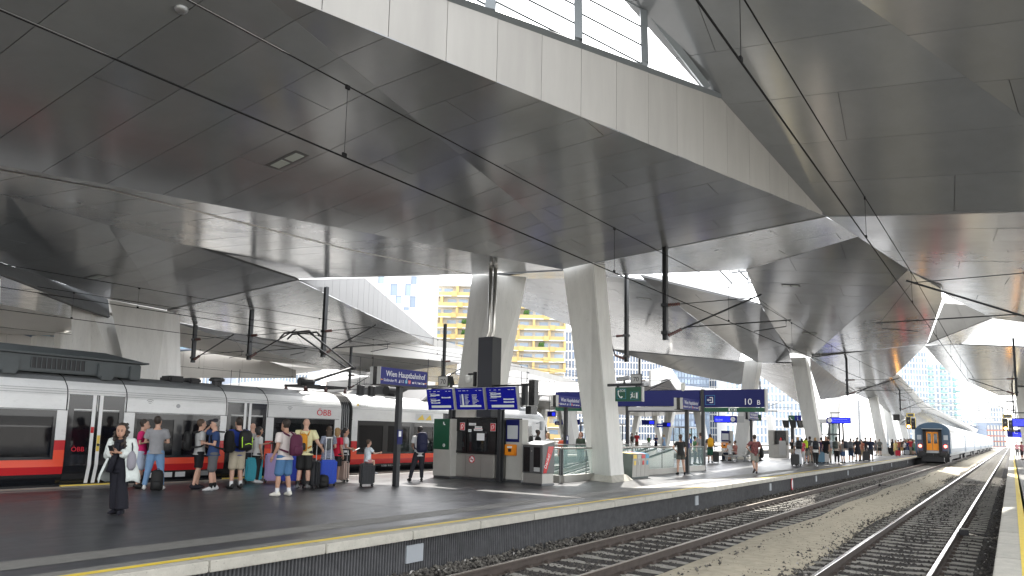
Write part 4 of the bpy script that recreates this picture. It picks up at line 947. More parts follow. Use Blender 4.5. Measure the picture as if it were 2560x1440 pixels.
# no smoking roundel
b=MB(); b.lathe([(0,0),(.125,0),(.125,-.004),(0,-.004)],(-.06,.02,.68),20,axis='y'); b.build('roundel','white_print',k); ring(k,-.06,.012,.68,.115,w_=.014)
b=MB(); b.tube([(-.14,.01,.76),(.02,.01,.60)],.012,5); b.build('slash','red_print',k); b=MB(); b.box(-.13,.012,.665,.0,.016,.69); b.build('cigarette','black',k)
for x in (-.35,.35): b=MB(); b.box(x-.003,.017,.1,x+.003,.021,.85); b.build('panel_joint','stainless_dark',k)
def screen(cx,label,seed):
    o=empty('departure_screen',(kx+cx*math.cos(kr),ky+cx*math.sin(kr),2.34),kr,label,'screen')
    t_=.2; P=lambda x,z,d=0:V((x,-.05-z*t_-d,z))
    W=.66; b=MB(); b.hexa([P(-W,0),P(W,0),P(W,0)+V((0,.12,.02)),P(-W,0)+V((0,.12,.02))],[P(-W,.74),P(W,.74),P(W,.74)+V((0,.16,.02)),P(-W,.74)+V((0,.16,.02))]); b.build('housing','pale_grey',o,bevel=.008)
    b=MB(); b.hexa([P(-W+.015,.015),P(W-.03,.015),P(W-.03,.015,.008),P(-W+.015,.015,.008)],[P(-W+.015,.73),P(W-.03,.73),P(W-.03,.73,.008),P(-W+.015,.73,.008)]); b.build('display','screen_blue',o)
    rnd=random.Random(seed); 
    def q(x0,x1,z0,z1,m_): b=MB(); b.add([P(x0,z0,.010),P(x1,z0,.010),P(x1,z1,.010),P(x0,z1,.010)],[(0,1,2,3)]); b.build('print_block',m_,o)
    for x in (-.5,-.3,-.1,.3,.45): q(x,x+rnd.uniform(.06,.14),.64,.655,'screen_text')
    if seed==2:
        q(-.36,-.28,.13,.53,'screen_text'); q(-.48,.5,.1,.16,'screen_text')
        for i in range(9):
            z=.5-i*.042; q(-.22,-.22+rnd.uniform(.1,.22),z,z+.014,'screen_text'); q(.12,.12+rnd.uniform(.1,.3),z,z+.008,'screen_yellow'); q(-.46,-.40,z,z+.01,'screen_text')
    else:
        q(-.46,.5,.08,.16,'screen_text')
        for i,sd in enumerate((0,1,0,0) if seed==1 else (0,0,1,1)):
            z=.50-i*.09; x0=-.46 if sd==0 else .08; q(x0,x0+.45,z,z+.045,'screen_text'); q(x0+.08,x0+.36,z+.028,z+.05,'screen_blue'); q(-.5,-.2,z+.065,z+.072,'screen_yellow')
    return o
screen(-1.52,'left one of three tilted blue departure screens above the kiosk',1); screen(-.1,'middle one of three tilted blue departure screens above the kiosk',2); screen(1.32,'right one of three tilted blue departure screens above the kiosk',3)
dp=empty('duct_tower',(-14.6,19.75,2.1),0,'tall dark duct box with two steel pipes rising to the ceiling','duct')
b=MB(); b.box(-.3,-.26,0,.3,.26,2.72); b.build('box','mast_box' if 'mast_box' in MATS else mat('mast_box',(.022,.024,.034),.4),dp,bevel=.01); b=MB(); b.box(.302,-.26,.0,.31,.26,2.72); b.build('side_plate','dark_metal',dp)
for x in (-.03,.17): b=MB(); b.tube([(x-.08,0,2.72),(x-.08,0,2.78),(x,0,2.92),(x,0,5.3)],.065,12); b.build('pipe','steel',dp,smooth=True); b=MB(); b.lathe([(.085,5.15),(.085,5.28)],(x,0,0),12); b.build('pipe_collar','steel',dp)
b=MB(); b.tube([(.3,-.1,1.06),(2.0,-.1,1.06)],.03,4); b.tube([(-.3,-.1,1.0),(-2.3,-.3,1.0)],.03,4); b.build('side_arm','dark_metal',dp)
sp=empty('line_speaker',(-12.58,19.45,2.2),kr,'black column loudspeaker on an arm right of the departure screens','loudspeaker')
b=MB(); b.box(-.12,-.12,.28,.12,.12,1.1); b.build('cabinet','black_panel',sp,bevel=.015); b=MB(); b.box(-.16,-.2,0,.06,.14,.26); b.build('lower_box','black_panel',sp,bevel=.01); b=MB(); b.box(-.45,-.05,.3,-.3,.1,.95); b.build('back_box','dark_metal',sp); b=MB(); b.box(-.5,-.03,.95,-.1,.03,1.0); b.build('arm','dark_metal',sp)
lm=empty('dome_camera',(-15.32,19.55,3.44),kr,'white glass globe camera on the side of the dark duct tower','camera')
b=MB(); b.lathe([(0,-.17),(.09,-.15),(.12,-.05),(.12,.08),(.07,.1)],n=14); b.build('globe','bulb',lm,smooth=True); b=MB(); b.box(.0,-.03,.1,.3,.03,.16); b.box(.26,-.05,-.3,.34,.05,.2); b.build('arm','black',lm)
def speed_plate(x,y,z,label,s=.24):
    o=empty('number_plate',(x,y,z),0,label,'sign'); b=MB(); b.box(-s,-.03,-s*.85,s,.03,s*.85); b.build('frame','dark_metal',o,bevel=.006); b=MB(); b.box(-s*.88,-.034,-s*.74,s*.88,-.031,s*.74); b.build('face','pale_grey',o)
    text('70',s*1.1,'black',o,(0,-.036,-s*.4),FR,align='CENTER'); return o
speed_plate(-17.15,20.4,3.42,'white plate with number 70 left above the departure screens')
o=empty('surveillance_camera',(-16.75,20.35,3.3),0,'black camera beside the number plate above the departure screens','camera'); b=MB(); b.hexa([(-.06,-.1,.05),(.1,-.1,-.02),(.1,.1,-.02),(-.06,.1,.05)],[(-.1,-.08,.28),(.02,-.08,.3),(.02,.08,.3),(-.1,.08,.28)]); b.build('housing','black',o,bevel=.01); b=MB(); b.box(-.7,-.04,-.17,.2,.04,-.1); b.box(-.05,-.03,-.1,.05,.03,.05); b.build('bracket','dark_metal',o)
# ---------- green sign on the nearest column
o=empty('emergency_sign',(-10.7,22.55,2.75),0,'green SOS telephone and escape door sign on the nearest column','sign')
b=MB(); b.box(-.49,-.07,.0,.49,.07,.48); b.build('panel','sign_green',o,bevel=.006); b=MB(); b.box(.492,-.075,-.01,.53,.075,.49); b.build('side_cap','pale_grey',o)
b=MB()
for (a,c,d,e) in ((-.42,.08,-.08,.09),(-.42,.41,-.08,.42),(-.42,.08,-.41,.42),(-.09,.08,-.08,.42),(.08,.06,.38,.067),(.08,.31,.38,.317),(.08,.06,.087,.317),(.373,.06,.38,.317)): b.box(a,-.074,c,d,-.0705,e)
b.build('icon_frame','cyan_print',o); b=MB(); b.tube([(-.37,-.075,.33),(-.36,-.075,.22),(-.3,-.075,.14),(-.24,-.075,.12)],.018,6); b.tube([(-.38,-.075,.33),(-.33,-.075,.36)],.026,6); b.tube([(-.27,-.075,.12),(-.21,-.075,.16)],.026,6); b.build('telephone_icon','white_print',o)
text('SOS',.12,'white_print',o,(-.31,-.074,.32),FR)
b=MB(); b.box(.29,-.075,.09,.35,-.07,.29); b.box(.225,-.075,.15,.235,-.07,.27); b.prism([(.23,-.07,.1),(.205,-.07,.16),(.255,-.07,.16)],(0,-.005,0)); b.tube([(.13,-.074,.25),(.15,-.074,.2),(.13,-.074,.15),(.1,-.074,.1)],.014,5); b.tube([(.15,-.074,.2),(.19,-.074,.13)],.014,5); b.tube([(.1,-.074,.22),(.19,-.074,.22)],.01,5); b.lathe([(0,-.003),(.022,-.003),(.022,.003),(0,.003)],(.16,-.073,.275),10,axis='y'); b.build('escape_icon','white_print',o)
o=empty('sign_arm',(-11.45,22.55,3.27),0,'dark bracket arm with camera on the nearest column','bracket'); b=MB(); b.box(-.05,-.05,0,1.27,.05,.09); b.build('arm','dark_metal',o); b=MB(); b.box(.3,-.03,-.04,.38,.03,0); b.box(1.0,-.03,-.04,1.08,.03,0); b.build('hanger','dark_metal',o)
b=MB(); b.hexa([(.35,-.07,.17),(.78,-.07,.22),(.78,.07,.22),(.35,.07,.17)],[(.33,-.07,.3),(.76,-.07,.36),(.76,.07,.36),(.33,.07,.3)]); b.build('camera_body','galv',o,bevel=.015); b=MB(); b.box(.32,-.06,.18,.345,.06,.29); b.box(.55,-.03,.09,.6,.03,.2); b.build('camera_lens','black',o)
speed_plate(-10.4,22.5,3.5,'white plate with number 70 on the bracket of the nearest column',.2)
b=MB(); b.lathe([(0,0),(.05,.02),(.09,.1),(.1,.28),(.06,.34)],n=10); o=tag(b.build('street_lamp_head','pale_band'),'small pale lamp head at the end of a thin rod behind the green sign','lamp'); o.location=(-10.5,27,3.35)
# ---------- station name signs
def name_sign(x,y,label,z0=2.9,L=2.0,h=.48,post=True):
    o=empty('station_sign',(x,y,0),0,label,'sign','station name signs on posts along the platform')
    b=MB(); b.box(-.19,-L/2,z0,.19,L/2,z0+h); b.build('panel','sign_blue_l' if 'sign_blue_l' in MATS else mat('sign_blue_l',(.02,.024,.17),.45,spec=.3),o,bevel=.006)
    b=MB(); b.box(-.2,-L/2-.02,z0-.01,-.08,-L/2+.01,z0+h+.01); b.box(.08,-L/2-.02,z0-.01,.2,-L/2+.01,z0+h+.01); b.build('end_trim','pale_grey',o); b=MB(); b.box(-.08,-L/2-.015,z0-.01,.08,-L/2+.01,z0+h+.01); b.build('end_slot','black_panel',o)
    b=MB(); b.box(-.2,-L/2,z0-.03,.2,L/2,z0-.002); b.build('underside','dark_metal',o)
    if post:
        post_box(o,0,.0,0,z0-.03,.075,.075); b=MB(); b.box(.077,-.1,1.2,.1,.1,1.62); b.build('small_plate','sign_blue',o)
        b=MB(); b.box(.1,-.06,1.42,.104,.04,1.58); b.build('plate_icon','white_print',o)
    T=(PI/2,0,PI/2); f=.193
    text('Wien Hauptbahnhof',.235,'white_print',o,(f,.06,z0+.23),T,align='CENTER',sx=.86)
    text('Südtiroler Pl.',.115,'white_print',o,(f,-.86,z0+.08),T,sx=.9); text('1-2',.115,'white_print',o,(f,-.17,z0+.08),T,sx=.9)
    text('18, O',.085,'white_print',o,(f,.42,z0+.085),T); text('D',.085,'white_print',o,(f,.72,z0+.085),T)
    b=MB(); b.box(f-.002,-.96,z0+.115,f+.002,-.885,z0+.13); b.prism([(f,-.975,z0+.122),(f,-.935,z0+.15),(f,-.935,z0+.095)],(.003,0,0)); b.box(f-.002,.87,z0+.115,f+.002,.94,z0+.13); b.prism([(f,.96,z0+.122),(f,.925,z0+.15),(f,.925,z0+.095)],(.003,0,0)); b.build('arrow','orange_print',o)
    b=MB(); b.lathe([(0,0),(.06,0),(.06,.003),(0,.003)],(f,.07,z0+.12),14,axis='x'); b.build('s_bahn_disc','cyan_print',o); text('S',.09,'white_print',o,(f+.004,.045,z0+.09),T)
    b=MB(); b.box(f,.15,z0+.065,f+.003,.26,z0+.175); b.build('u_bahn_plate','red_print',o); text('U',.1,'white_print',o,(f+.004,.17,z0+.085),T)
    b=MB()
    for q in (.33,.62,.8): b.box(f,q,z0+.08,f+.003,q+.07,z0+.13)
    b.prism([(f,-.25,z0+.07),(f,-.2,z0+.17),(f,-.19,z0+.07)],(.003,0,0)); b.build('tram_icon','white_print',o)
    return o
s1=name_sign(-14.75,15.55,'blue station name sign on a dark post left of the departure screens')
copy_tree(s1,(-11.9,31.05,-.12),None,'second blue station name sign, in front of the wide portal sign')
copy_tree(s1,(-16.6,28.4,-.1),None,'blue station name sign half hidden behind the nearest column')
copy_tree(s1,(-14.6,50,-.05),None,'far blue station name sign standing behind the man in the patterned shirt')
# ---------- information pillars
def pillar(x,y,rz,label,green=False,w_=.36,smoke=False,base=True):
    o=empty('information_pillar',(x,y,0),rz,label,'pillar'); b=MB(); b.box(-w_,-.16,.08,w_,.16,2.03); b.build('body','pillar_stone' if 'pillar_stone' in MATS else mat('pillar_stone',(.42,.41,.375),.5,0,var=.06,vscale=4),o,bevel=.012)
    b=MB(); b.box(-w_+.03,-.14,0,w_-.03,.14,.078); b.build('foot','stainless_dark',o)
    if green:
        b=MB(); b.box(-w_-.002,-.168,.98,w_-.08,-.161,2.03); b.build('green_panel','sign_green',o); b=MB(); b.lathe([(0,0),(.05,0),(.05,-.01),(0,-.01)],(.1,-.17,1.12),12,axis='y'); b.build('call_button','pale_grey',o); ring(o,.1,-.175,1.12,.05,'white_print','button_ring',.008)
        b=MB(); b.tube([(.06,-.172,1.92),(.07,-.172,1.85),(.13,-.172,1.82)],.018,6); b.box(.03,-.171,1.8,.035,-.169,1.95); b.build('phone_icon','white_print',o)
    else:
        b=MB(); b.box(-w_-.002,-.172,1.3,w_-.12,-.161,2.03); b.build('poster_frame','sign_blue',o); b=MB(); b.box(-w_+.06,-.176,1.4,w_-.18,-.172,1.84); b.build('timetable','paper_grey' if 'paper_grey' in MATS else mat('paper_grey',(.52,.54,.55),.4),o)
        b=MB(); b.box(-w_+.02,-.26,.86,.14,-.161,1.22); b.build('ticket_validator','phone_orange',o,bevel=.02); b=MB(); b.box(-.16,-.264,.98,-.03,-.26,1.08); b.build('validator_slot','black',o); b=MB(); b.box(-.2,-.266,1.1,.0,-.261,1.16); b.build('validator_label','white_print',o)
        if smoke:
            b=MB(); b.lathe([(0,0),(.13,0),(.13,-.006),(0,-.006)],(0,-.162,.62),16,axis='y'); b.build('roundel','white_print',o); ring(o,0,-.17,.62,.11,w_=.016); b=MB(); b.tube([(-.08,-.17,.7),(.08,-.17,.54)],.014,5); b.build('slash','red_print',o)
    return o
pillar(-16.22,19.5,kr,'pale pillar with green emergency call panel left of the kiosk',True,.42)
pillar(-13.45,19.85,kr,'pale pillar with timetable and orange ticket box right of the kiosk',False,.34)
pillar(-16.0,49.2,R(-8),'far pale pillar with orange ticket box near the metal benches',False,.36,True)
# ---------- bins
o=empty('ash_bin',(-12.35,19.45,0),R(-9),'grey steel litter bin with two black slots and a red side label','litter bin')
b=MB(); b.hexa([(-.42,-.3,.36),(.42,-.3,.36),(.42,.3,.36),(-.42,.3,.36)],[(-.42,-.3,1.22),(.42,-.3,1.22),(.42,.3,1.34),(-.42,.3,1.34)]); b.build('body','stainless_dark2' if 'stainless_dark2' in MATS else mat('stainless_dark2',(.13,.13,.13),.45,.4),o,bevel=.015)
b=MB(); b.box(-.4,-.27,.05,.4,.27,.355); b.build('base','stainless',o,bevel=.01); b=MB(); b.box(-.43,-.32,0,.43,.3,.06); b.build('foot_plate','stainless_dark',o,bevel=.01)
b=MB(); b.hexa([(-.44,-.33,1.225),(.44,-.33,1.225),(.44,.32,1.345),(-.44,.32,1.345)],[(-.44,-.33,1.25),(.44,-.33,1.25),(.44,.32,1.37),(-.44,.32,1.37)]); b.build('lid','stainless',o,bevel=.008)
for x in (-.36,.07): b=MB(); b.box(x,-.315,.4,x+.27,-.301,1.17); b.build('slot','black_panel',o,bevel=.004)
b=MB(); b.lathe([(0,0),(.022,0),(.02,-.012),(0,-.012)],(-.02,-.303,1.05),10,axis='y'); b.build('lock','steel',o); b=MB(); b.box(.1,-.33,.42,.34,-.316,.55); b.build('tray','pale_grey',o)
b=MB(); b.prism([(.424,-.25,.38),(.424,-.1,.38),(.424,.25,1.2),(.424,-.02,1.2)],(.004,0,0)); b.build('red_label','train_red',o); t_=text('Danke!',.17,'white_print',o,(.43,-.12,.5),(PI/2,0,PI/2)); t_.rotation_euler=(PI/2,-R(66),PI/2)
o=empty('recycling_bin',(-11.95,25.45,0),R(-3),'metal recycling bin with yellow, red and blue labels beside the nearest column','recycling bin')
b=MB(); b.hexa([(-.36,-.62,.0),(.34,-.62,.0),(.34,.68,.0),(-.36,.68,.0)],[(-.30,-.66,.96),(.38,-.66,.90),(.38,.70,.90),(-.30,.70,.96)]); b.build('body','bin_green',o,bevel=.01)
for i,m_ in enumerate(('yellow_mark','pale_grey','red_print','cyan_print')):
    y0=-.63+i*.33; b=MB(); b.hexa([(.345,y0,.06),(.352,y0,.06),(.352,y0+.315,.06),(.345,y0+.315,.06)],[(.385,y0,.885),(.392,y0,.885),(.392,y0+.315,.885),(.385,y0+.315,.885)]); D=b.build('door','stainless',o)
    b=MB(); b.box(.386,y0+.03,.74,.396,y0+.28,.88); b.build('colour_label',m_,D); b=MB(); b.box(.376,y0+.1,.5,.388,y0+.23,.66); b.build('symbol',m_,D); b=MB(); b.hexa([(-.2,y0+.02,.955),(.36,y0+.02,.905),(.36,y0+.3,.905),(-.2,y0+.3,.955)],[(-.2,y0+.02,.965),(.36,y0+.02,.915),(.36,y0+.3,.915),(-.2,y0+.3,.965)]); b.build('flap',m_,D)
# ---------- benches
def bench(x,y,rz,label,n=4,grp=None,det=True):
    o=empty('bench',(x,y,0),rz,label,'bench',grp)
    b=MB(); b.box(-n*.29,-.04,.3,n*.29,.04,.36); b.build('beam','galv',o)
    for sx in (-n*.22,n*.22):
        b=MB(); b.box(sx-.03,-.04,.05,sx+.03,.04,.3); b.box(sx-.03,-.32,.0,sx+.03,.32,.05); b.build('leg','galv',o)
    for i in range(n):
        xx=-n*.29+.03+i*.58; b=MB(); b.hexa([(xx,-.28,.42),(xx+.52,-.28,.42),(xx+.52,.18,.39),(xx,.18,.39)],[(xx,-.28,.445),(xx+.52,-.28,.445),(xx+.52,.18,.415),(xx,.18,.415)]); b.build('seat','steel',o,bevel=.01)
        for j in range(5): b=MB(); b.hexa([(xx,.18+j*.03,.44+j*.085),(xx+.52,.18+j*.03,.44+j*.085),(xx+.52,.2+j*.03,.44+j*.085),(xx,.2+j*.03,.44+j*.085)],[(xx,.2+j*.03,.515+j*.085),(xx+.52,.2+j*.03,.515+j*.085),(xx+.52,.22+j*.03,.515+j*.085),(xx,.22+j*.03,.515+j*.085)]); b.build('back_slat','steel',o)
    for i in range(n+1):
        xx=-n*.29+i*.58; b=MB(); b.tube([(xx,-.22,.4),(xx,-.24,.62),(xx,.12,.63),(xx,.2,.5)],.014,5); b.build('armrest','steel',o)
    return o
bench(-14.9,50.6,R(-95),'metal waiting bench in front of the far column',4); bench(-15.4,48.2,R(80),'metal waiting bench beside the far orange ticket box',3)
# ---------- hanging signs and displays
def hang(name,x,y,z,w_,h,label,cat,parts,zt,d=.12,body='sign_blue_far',rods=(-.3,.3),grp=None):
    o=empty(name,(x,y,z),0,label,cat,grp); b=MB(); b.box(-w_/2,-d/2,-h/2,w_/2,d/2,h/2); b.build('panel',body,o,bevel=.008)
    for r_ in rods: b=MB(); b.tube([(r_*w_,0,h/2),(r_*w_,0,zt-z)],.025,6); b.build('hanger','dark_metal',o)
    for (x0,z0,x1,z1,m_) in parts: b=MB(); b.box(x0*w_,-d/2-.006,z0*h,x1*w_,-d/2-.001,z1*h); b.build('face',m_,o)
    return o
def clock(o,x,y,z,r):
    b=MB(); b.lathe([(0,0),(r,0),(r,-.02),(0,-.02)],(x,y,z),18,axis='y'); b.build('clock_face','white_print',o); b=MB(); b.box(x-.008,y-.026,z,x+.008,y-.022,z+r*.7); b.box(x,y-.026,z-.008,x+r*.55,y-.022,z+.008); b.build('clock_hands','black',o)
o=hang('train_display',-14.9,45.5,2.72,1.45,.44,'blue train display with clock hanging below the portal sign','display',[(-.46,-.38,.22,.38,'screen_bright')],3.3); clock(o,.5,-.065,0,.15)
text('Marchegg',.12,'screen_text',o,(-.62,-.068,-.05),FR); b=MB(); b.box(-1.2,-.05,.5,3.2,.05,.56); b.build('beam','dark_metal',o); b=MB(); b.box(.75,-.03,-.2,1.2,.03,.2); b.build('blank_panel','pale_grey',o)
b=MB(); b.box(-.6,-.068,-.12,-.3,-.064,-.10); b.build('print_line','screen_text',o)
o=hang('information_sign',-14.9,52,3.0,.86,.44,'blue information and green telephone sign hanging left of the far column','sign',[(.0,-.5,.5,.5,'sign_green')],3.5); text('i',.36,'white_print',o,(-.27,-.07,-.13),FR); b=MB(); b.tube([(.14,-.07,.1),(.18,-.07,-.02),(.28,-.07,-.1)],.03,6); b.build('telephone_icon','white_print',o)
o=hang('information_sign',-15.5,66,3.32,1.06,.55,'green telephone and blue information sign hanging before the lit glass lift','sign',[(-.5,-.5,.0,.5,'sign_green')],3.9); text('i',.44,'white_print',o,(.2,-.07,-.16),FR); b=MB(); b.tube([(-.38,-.07,.12),(-.33,-.07,-.02),(-.2,-.07,-.12)],.035,6); b.build('telephone_icon','white_print',o)
o=hang('train_display',-13.05,72,3.33,2.1,.6,'blue train display with clock at its left above the crowd','display',[(-.28,-.38,.46,.38,'screen_bright'),(-.2,.12,.35,.2,'screen_text'),(-.28,-.2,.4,-.08,'screen_text')],4.0); clock(o,-.75,-.065,0,.2); b=MB(); b.box(-2.6,-.06,.66,1.5,.06,.74); b.build('beam','dark_metal',o)
o=hang('train_display',.5,48,2.72,.9,.48,'blue train display cut by the right margin','display',[(-.45,-.38,.45,.38,'screen_bright'),(-.35,.1,.0,.16,'screen_text')],3.6); b=MB(); b.box(-.6,-.03,.5,.6,.03,.56); b.build('beam','dark_metal',o)
o=hang('letter_sign',.25,95,2.65,1.3,.85,'blue sign with letter C on the far right platform','sign',[(-.1,-.45,.5,.1,'screen_bright')],4.6); text('C',.55,'white_print',o,(-.05,-.07,-.05),FR)
# ---------- luggage trolley dock, machine, lift
o=empty('ticket_machine',(-15.95,62.2,0),R(-5),'steel machine with black display niche near the crowd','machine'); b=MB(); b.box(-.75,-.3,0,.75,.3,1.05); b.box(-.75,-.3,1.05,-.3,.3,2.25); b.box(-.3,.1,1.05,.75,.3,2.25); b.build('body','stainless',o,bevel=.02); b=MB(); b.box(-.28,.06,1.1,.6,.098,2.2); b.build('niche','black_panel',o); b=MB(); b.lathe([(0,1.2),(.09,1.2),(.09,1.55),(.04,1.65)],(.2,-.02,0),10); b.build('extinguisher','train_red',o); b=MB(); b.box(.15,-.32,.2,.7,-.301,1.4); b.build('door','pale_grey',o)
o=empty('screen_stand',(-15.6,65.5,0),R(-8),'dark stand with a fan of tilted screens next to the steel machine','screen stand'); b=MB(); b.box(-.12,-.12,0,.12,.12,2.5); b.build('post','dark_metal',o)
for i in range(4): a=-.5+i*.62; b=MB(); b.hexa([(a-.22,-.1,2.5),(a+.22,-.1,2.5),(a+.22,0,2.5),(a-.22,0,2.5)],[(a-.28,-.3,3.15),(a+.28,-.3,3.15),(a+.28,-.16,3.15),(a-.28,-.16,3.15)]); b.build('screen','dark_metal' if i<2 else 'mirror_glass',o)
b=MB(); b.box(1.3,-.1,0,1.45,.05,2.9); b.build('side_post','dark_metal',o)
o=empty('trolley_dock',(-15.0,65.2,0),0,'row of pushed together luggage trolleys','luggage trolley')
for i in range(3):
    y=i*.35; b=MB(); b.tube([(-.3,y,.12),(-.3,y+.5,.15),(-.3,y+.6,1.0),(.3,y+.6,1.0),(.3,y+.5,.15),(.3,y,.12)],.025,6); b.tube([(-.3,y,.12),(.3,y,.12)],.025,6); b.build('frame','dark_metal',o)
    for sx in (-.3,.3): b=MB(); b.lathe([(0,-.03),(.09,-.03),(.09,.03),(0,.03)],(sx,y+.05,.1),10,axis='x'); b.build('wheel','rubber',o)
o=empty('glass_lift',(-16.6,84,0),0,'glass lift shaft with dark frame behind the crowd','lift'); 
for sx in (-1.6,-.6,.6,1.6):
    for sy in (-1,1): b=MB(); b.box(sx-.09,sy-.09,0,sx+.09,sy+.09,3.3); b.build('frame_post','dark_metal',o)
b=MB(); b.box(-1.8,-1.15,3.3,1.8,1.15,3.75); b.build('roof','pale_grey',o)
for sx0,sx1 in ((-1.5,-.7),(-.5,.5),(.7,1.5)): b=MB(); b.box(sx0,-1.02,.1,sx1,-.99,3.2); b.build('pane','glass_clear',o)
b=MB(); b.box(-1.6,-1.05,2.05,1.6,-.95,2.2); b.build('transom','dark_metal',o)
# ---------- signals
def signal(x,y,z,label,grp):
    o=empty('railway_signal',(x,y,z),0,label,'signal',grp); b=MB(); b.box(-.62,-.1,-.9,-.02,.1,.9); b.box(.06,-.1,-1.0,.62,.1,.7); b.build('backboard','black_panel',o,bevel=.03); b=MB(); b.box(-.55,-.12,.95,.55,.1,1.5); b.build('top_board','yellow_mark',o); b=MB(); b.box(-.4,-.14,1.03,.4,-.121,1.4); b.build('board_face','stainless_dark',o)
    for xx in (-.66,.0,.66): b=MB(); b.box(xx-.03,-.13,-.9,xx+.03,-.1,.95); b.build('edge_strip','yellow_mark',o)
    b=MB(); b.lathe([(0,0),(.2,0),(.2,-.12),(0,-.14)],(-.3,-.1,-.55),14,axis='y'); b.build('lamp','lamp_amber',o)
    for xx,zz in ((-.3,.3),(.32,.2),(.32,-.6)): b=MB(); b.lathe([(0,0),(.12,0),(.12,-.1),(0,-.1)],(xx,-.1,zz),12,axis='y'); b.build('dark_lens','mirror_glass',o)
    b=MB(); b.tube([(0,.1,1.5),(0,.1,3.6)],.06,8); b.build('hanger','galv',o); o.scale=(.72,.72,.72); return o
signal(-9.2,92,3.6,'railway signal with lit amber lamp hanging left of the blue coach','signals with amber lamps'); signal(-.25,92,3.5,'railway signal with lit amber lamp hanging at the right margin','signals with amber lamps')
b=MB(); b.box(-.35,-.1,-.35,.35,.1,.35); o=tag(b.build('signal_board','black_panel',bevel=.03),'small black board hanging left of the signal','sign'); o.location=(-10.6,92,4.2)
o=empty('limit_board',(-8.14,33.6,-.72),0,'red and white oval trackside board at the platform wall','sign'); b=MB(); b.lathe([(0,0),(.16,0),(.16,.02),(0,.02)],(.05,0,.33),20,axis='x',sy=1.9); b.build('red_oval','red_print',o); b=MB(); b.lathe([(0,0),(.10,0),(.10,.01),(0,.01)],(.072,0,.33),20,axis='x',sy=1.9); b.build('white_oval','white_print',o)
# ---------- ceiling lights set flush into the panels
mat('lamp_glass',(.5,.55,.52),.15); mat('lamp_frame',(.1,.1,.1),.5)
def ceil_light(px,py,pl,label,l=.42,w_=.34):
    c=upl(px,py,pl); n=pl[0] if pl[0].dot(EYEP-c)>0 else -pl[0]; x=V(XD); x=(x-n*x.dot(n)).normalized(); y=n.cross(x); o=empty('ceiling_light',c,0,label,'lamp','flush lights in the ceiling')
    Q=lambda a,b_,d:x*a+y*b_+n*d
    MB().prism([Q(-l,-w_/2,.004),Q(l,-w_/2,.004),Q(l,w_/2,.004),Q(-l,w_/2,.004)],n*.01).build('frame','lamp_frame',o)
    for a in (-l+.06,.04): MB().prism([Q(a,-w_/2+.06,.0145),Q(a+l-.1,-w_/2+.06,.0145),Q(a+l-.1,w_/2-.06,.0145),Q(a,w_/2-.06,.0145)],n*.006).build('lens','lamp_glass',o)
for px,py,pl,lb in ((718,400,A1,'flush double lamp in the dark ceiling'),(1275,573,A2,'flush double lamp in the ceiling left of the hanging post'),(240,692,FP1,'flush lamp in the dark roof above the train'),(1977,714,G1,'upper flush lamp on the grey fold above the far column'),(2024,833,G1,'lower flush lamp on the grey fold above the far column'),(1610,746,SP,'flush lamp in the warm roof slope behind the nearest column')): ceil_light(px,py,pl,lb)
c=upl(453,22,A1); b=MB(); b.lathe([(0,-.05),(.06,-.048),(.08,-.025),(.09,.0),(.09,.02),(0,.02)],n=18); o=tag(b.build('ceiling_spotlight','galv',smooth=True),'round white spotlight in the dark ceiling at the top left','lamp'); o.location=c
# ================================================================ people and luggage
def remesh(mb,name,mat_,parent,vox,it=3,smooth=True):
    me=bpy.data.meshes.new(name); me.from_pydata(mb.v,[],mb.f); bm=bmesh.new(); bm.from_mesh(me); bmesh.ops.recalc_face_normals(bm,faces=bm.faces); bm.to_mesh(me); bm.free()
    o=bpy.data.objects.new(name,me); COL.objects.link(o); q=o.modifiers.new('r','REMESH'); q.mode='VOXEL'; q.voxel_size=vox
    if it: s=o.modifiers.new('s','SMOOTH'); s.factor=.5; s.iterations=it
    dg=bpy.context.evaluated_depsgraph_get(); m2=bpy.data.meshes.new_from_object(o.evaluated_get(dg)); o.modifiers.clear(); o.data=m2; bpy.data.meshes.remove(me); m2.name=name
    m2.materials.clear(); m2.materials.append(M(mat_)); m2.polygons.foreach_set('use_smooth',[True]*len(m2.polygons)); o.parent=parent; return o
def cmat(c,rough=.8,name=None,var=.08):
    n=name or 'cloth_%02x%02x%02x'%tuple(int(max(0,min(1,x))*255) for x in c)
    return n if n in MATS else (mat(n,c,rough,0,var=var,vscale=14,bump=.3,bscale=22,spec=.25),n)[1]
SK={'l':(.50,.30,.22),'m':(.42,.24,.165),'d':(.20,.105,.07),'k':(.06,.035,.028)}
for k_,c in SK.items(): mat('skin_'+k_,c,.5,0,var=.06,vscale=10,spec=.35)
HC={'black':(.012,.01,.009),'brown':(.06,.035,.02),'dark':(.025,.017,.012),'blond':(.33,.2,.08),'grey':(.2,.19,.18),'red':(.2,.07,.03),'white':(.45,.44,.42)}
for k_,c in HC.items(): mat('hair_'+k_,c,.6,0,var=.25,vscale=40,bump=.3,bscale=90)
ARM={'down':((.045,-.02,-.28),(.06,.05,-.52)),'phone':((.05,-.02,-.27),(-.10,.24,-.20)),'hip':((.20,-.10,-.21),(.0,-.02,-.42)),'cross':((.07,.04,-.27),(-.2,.2,-.24)),'head':((.17,.16,.06),(-.07,.06,.22)),
 'handle':((.07,-.05,-.28),(.10,.06,-.50)),'strap':((.08,-.05,-.25),(-.03,.12,-.06)),'reach':((.08,.16,-.2),(.02,.42,-.16)),'back':((.08,-.1,-.27),(.02,-.06,-.5)),'side':((.12,.0,-.26),(.2,.12,-.4)),'hold':((.05,.0,-.28),(-.02,.22,-.34))}
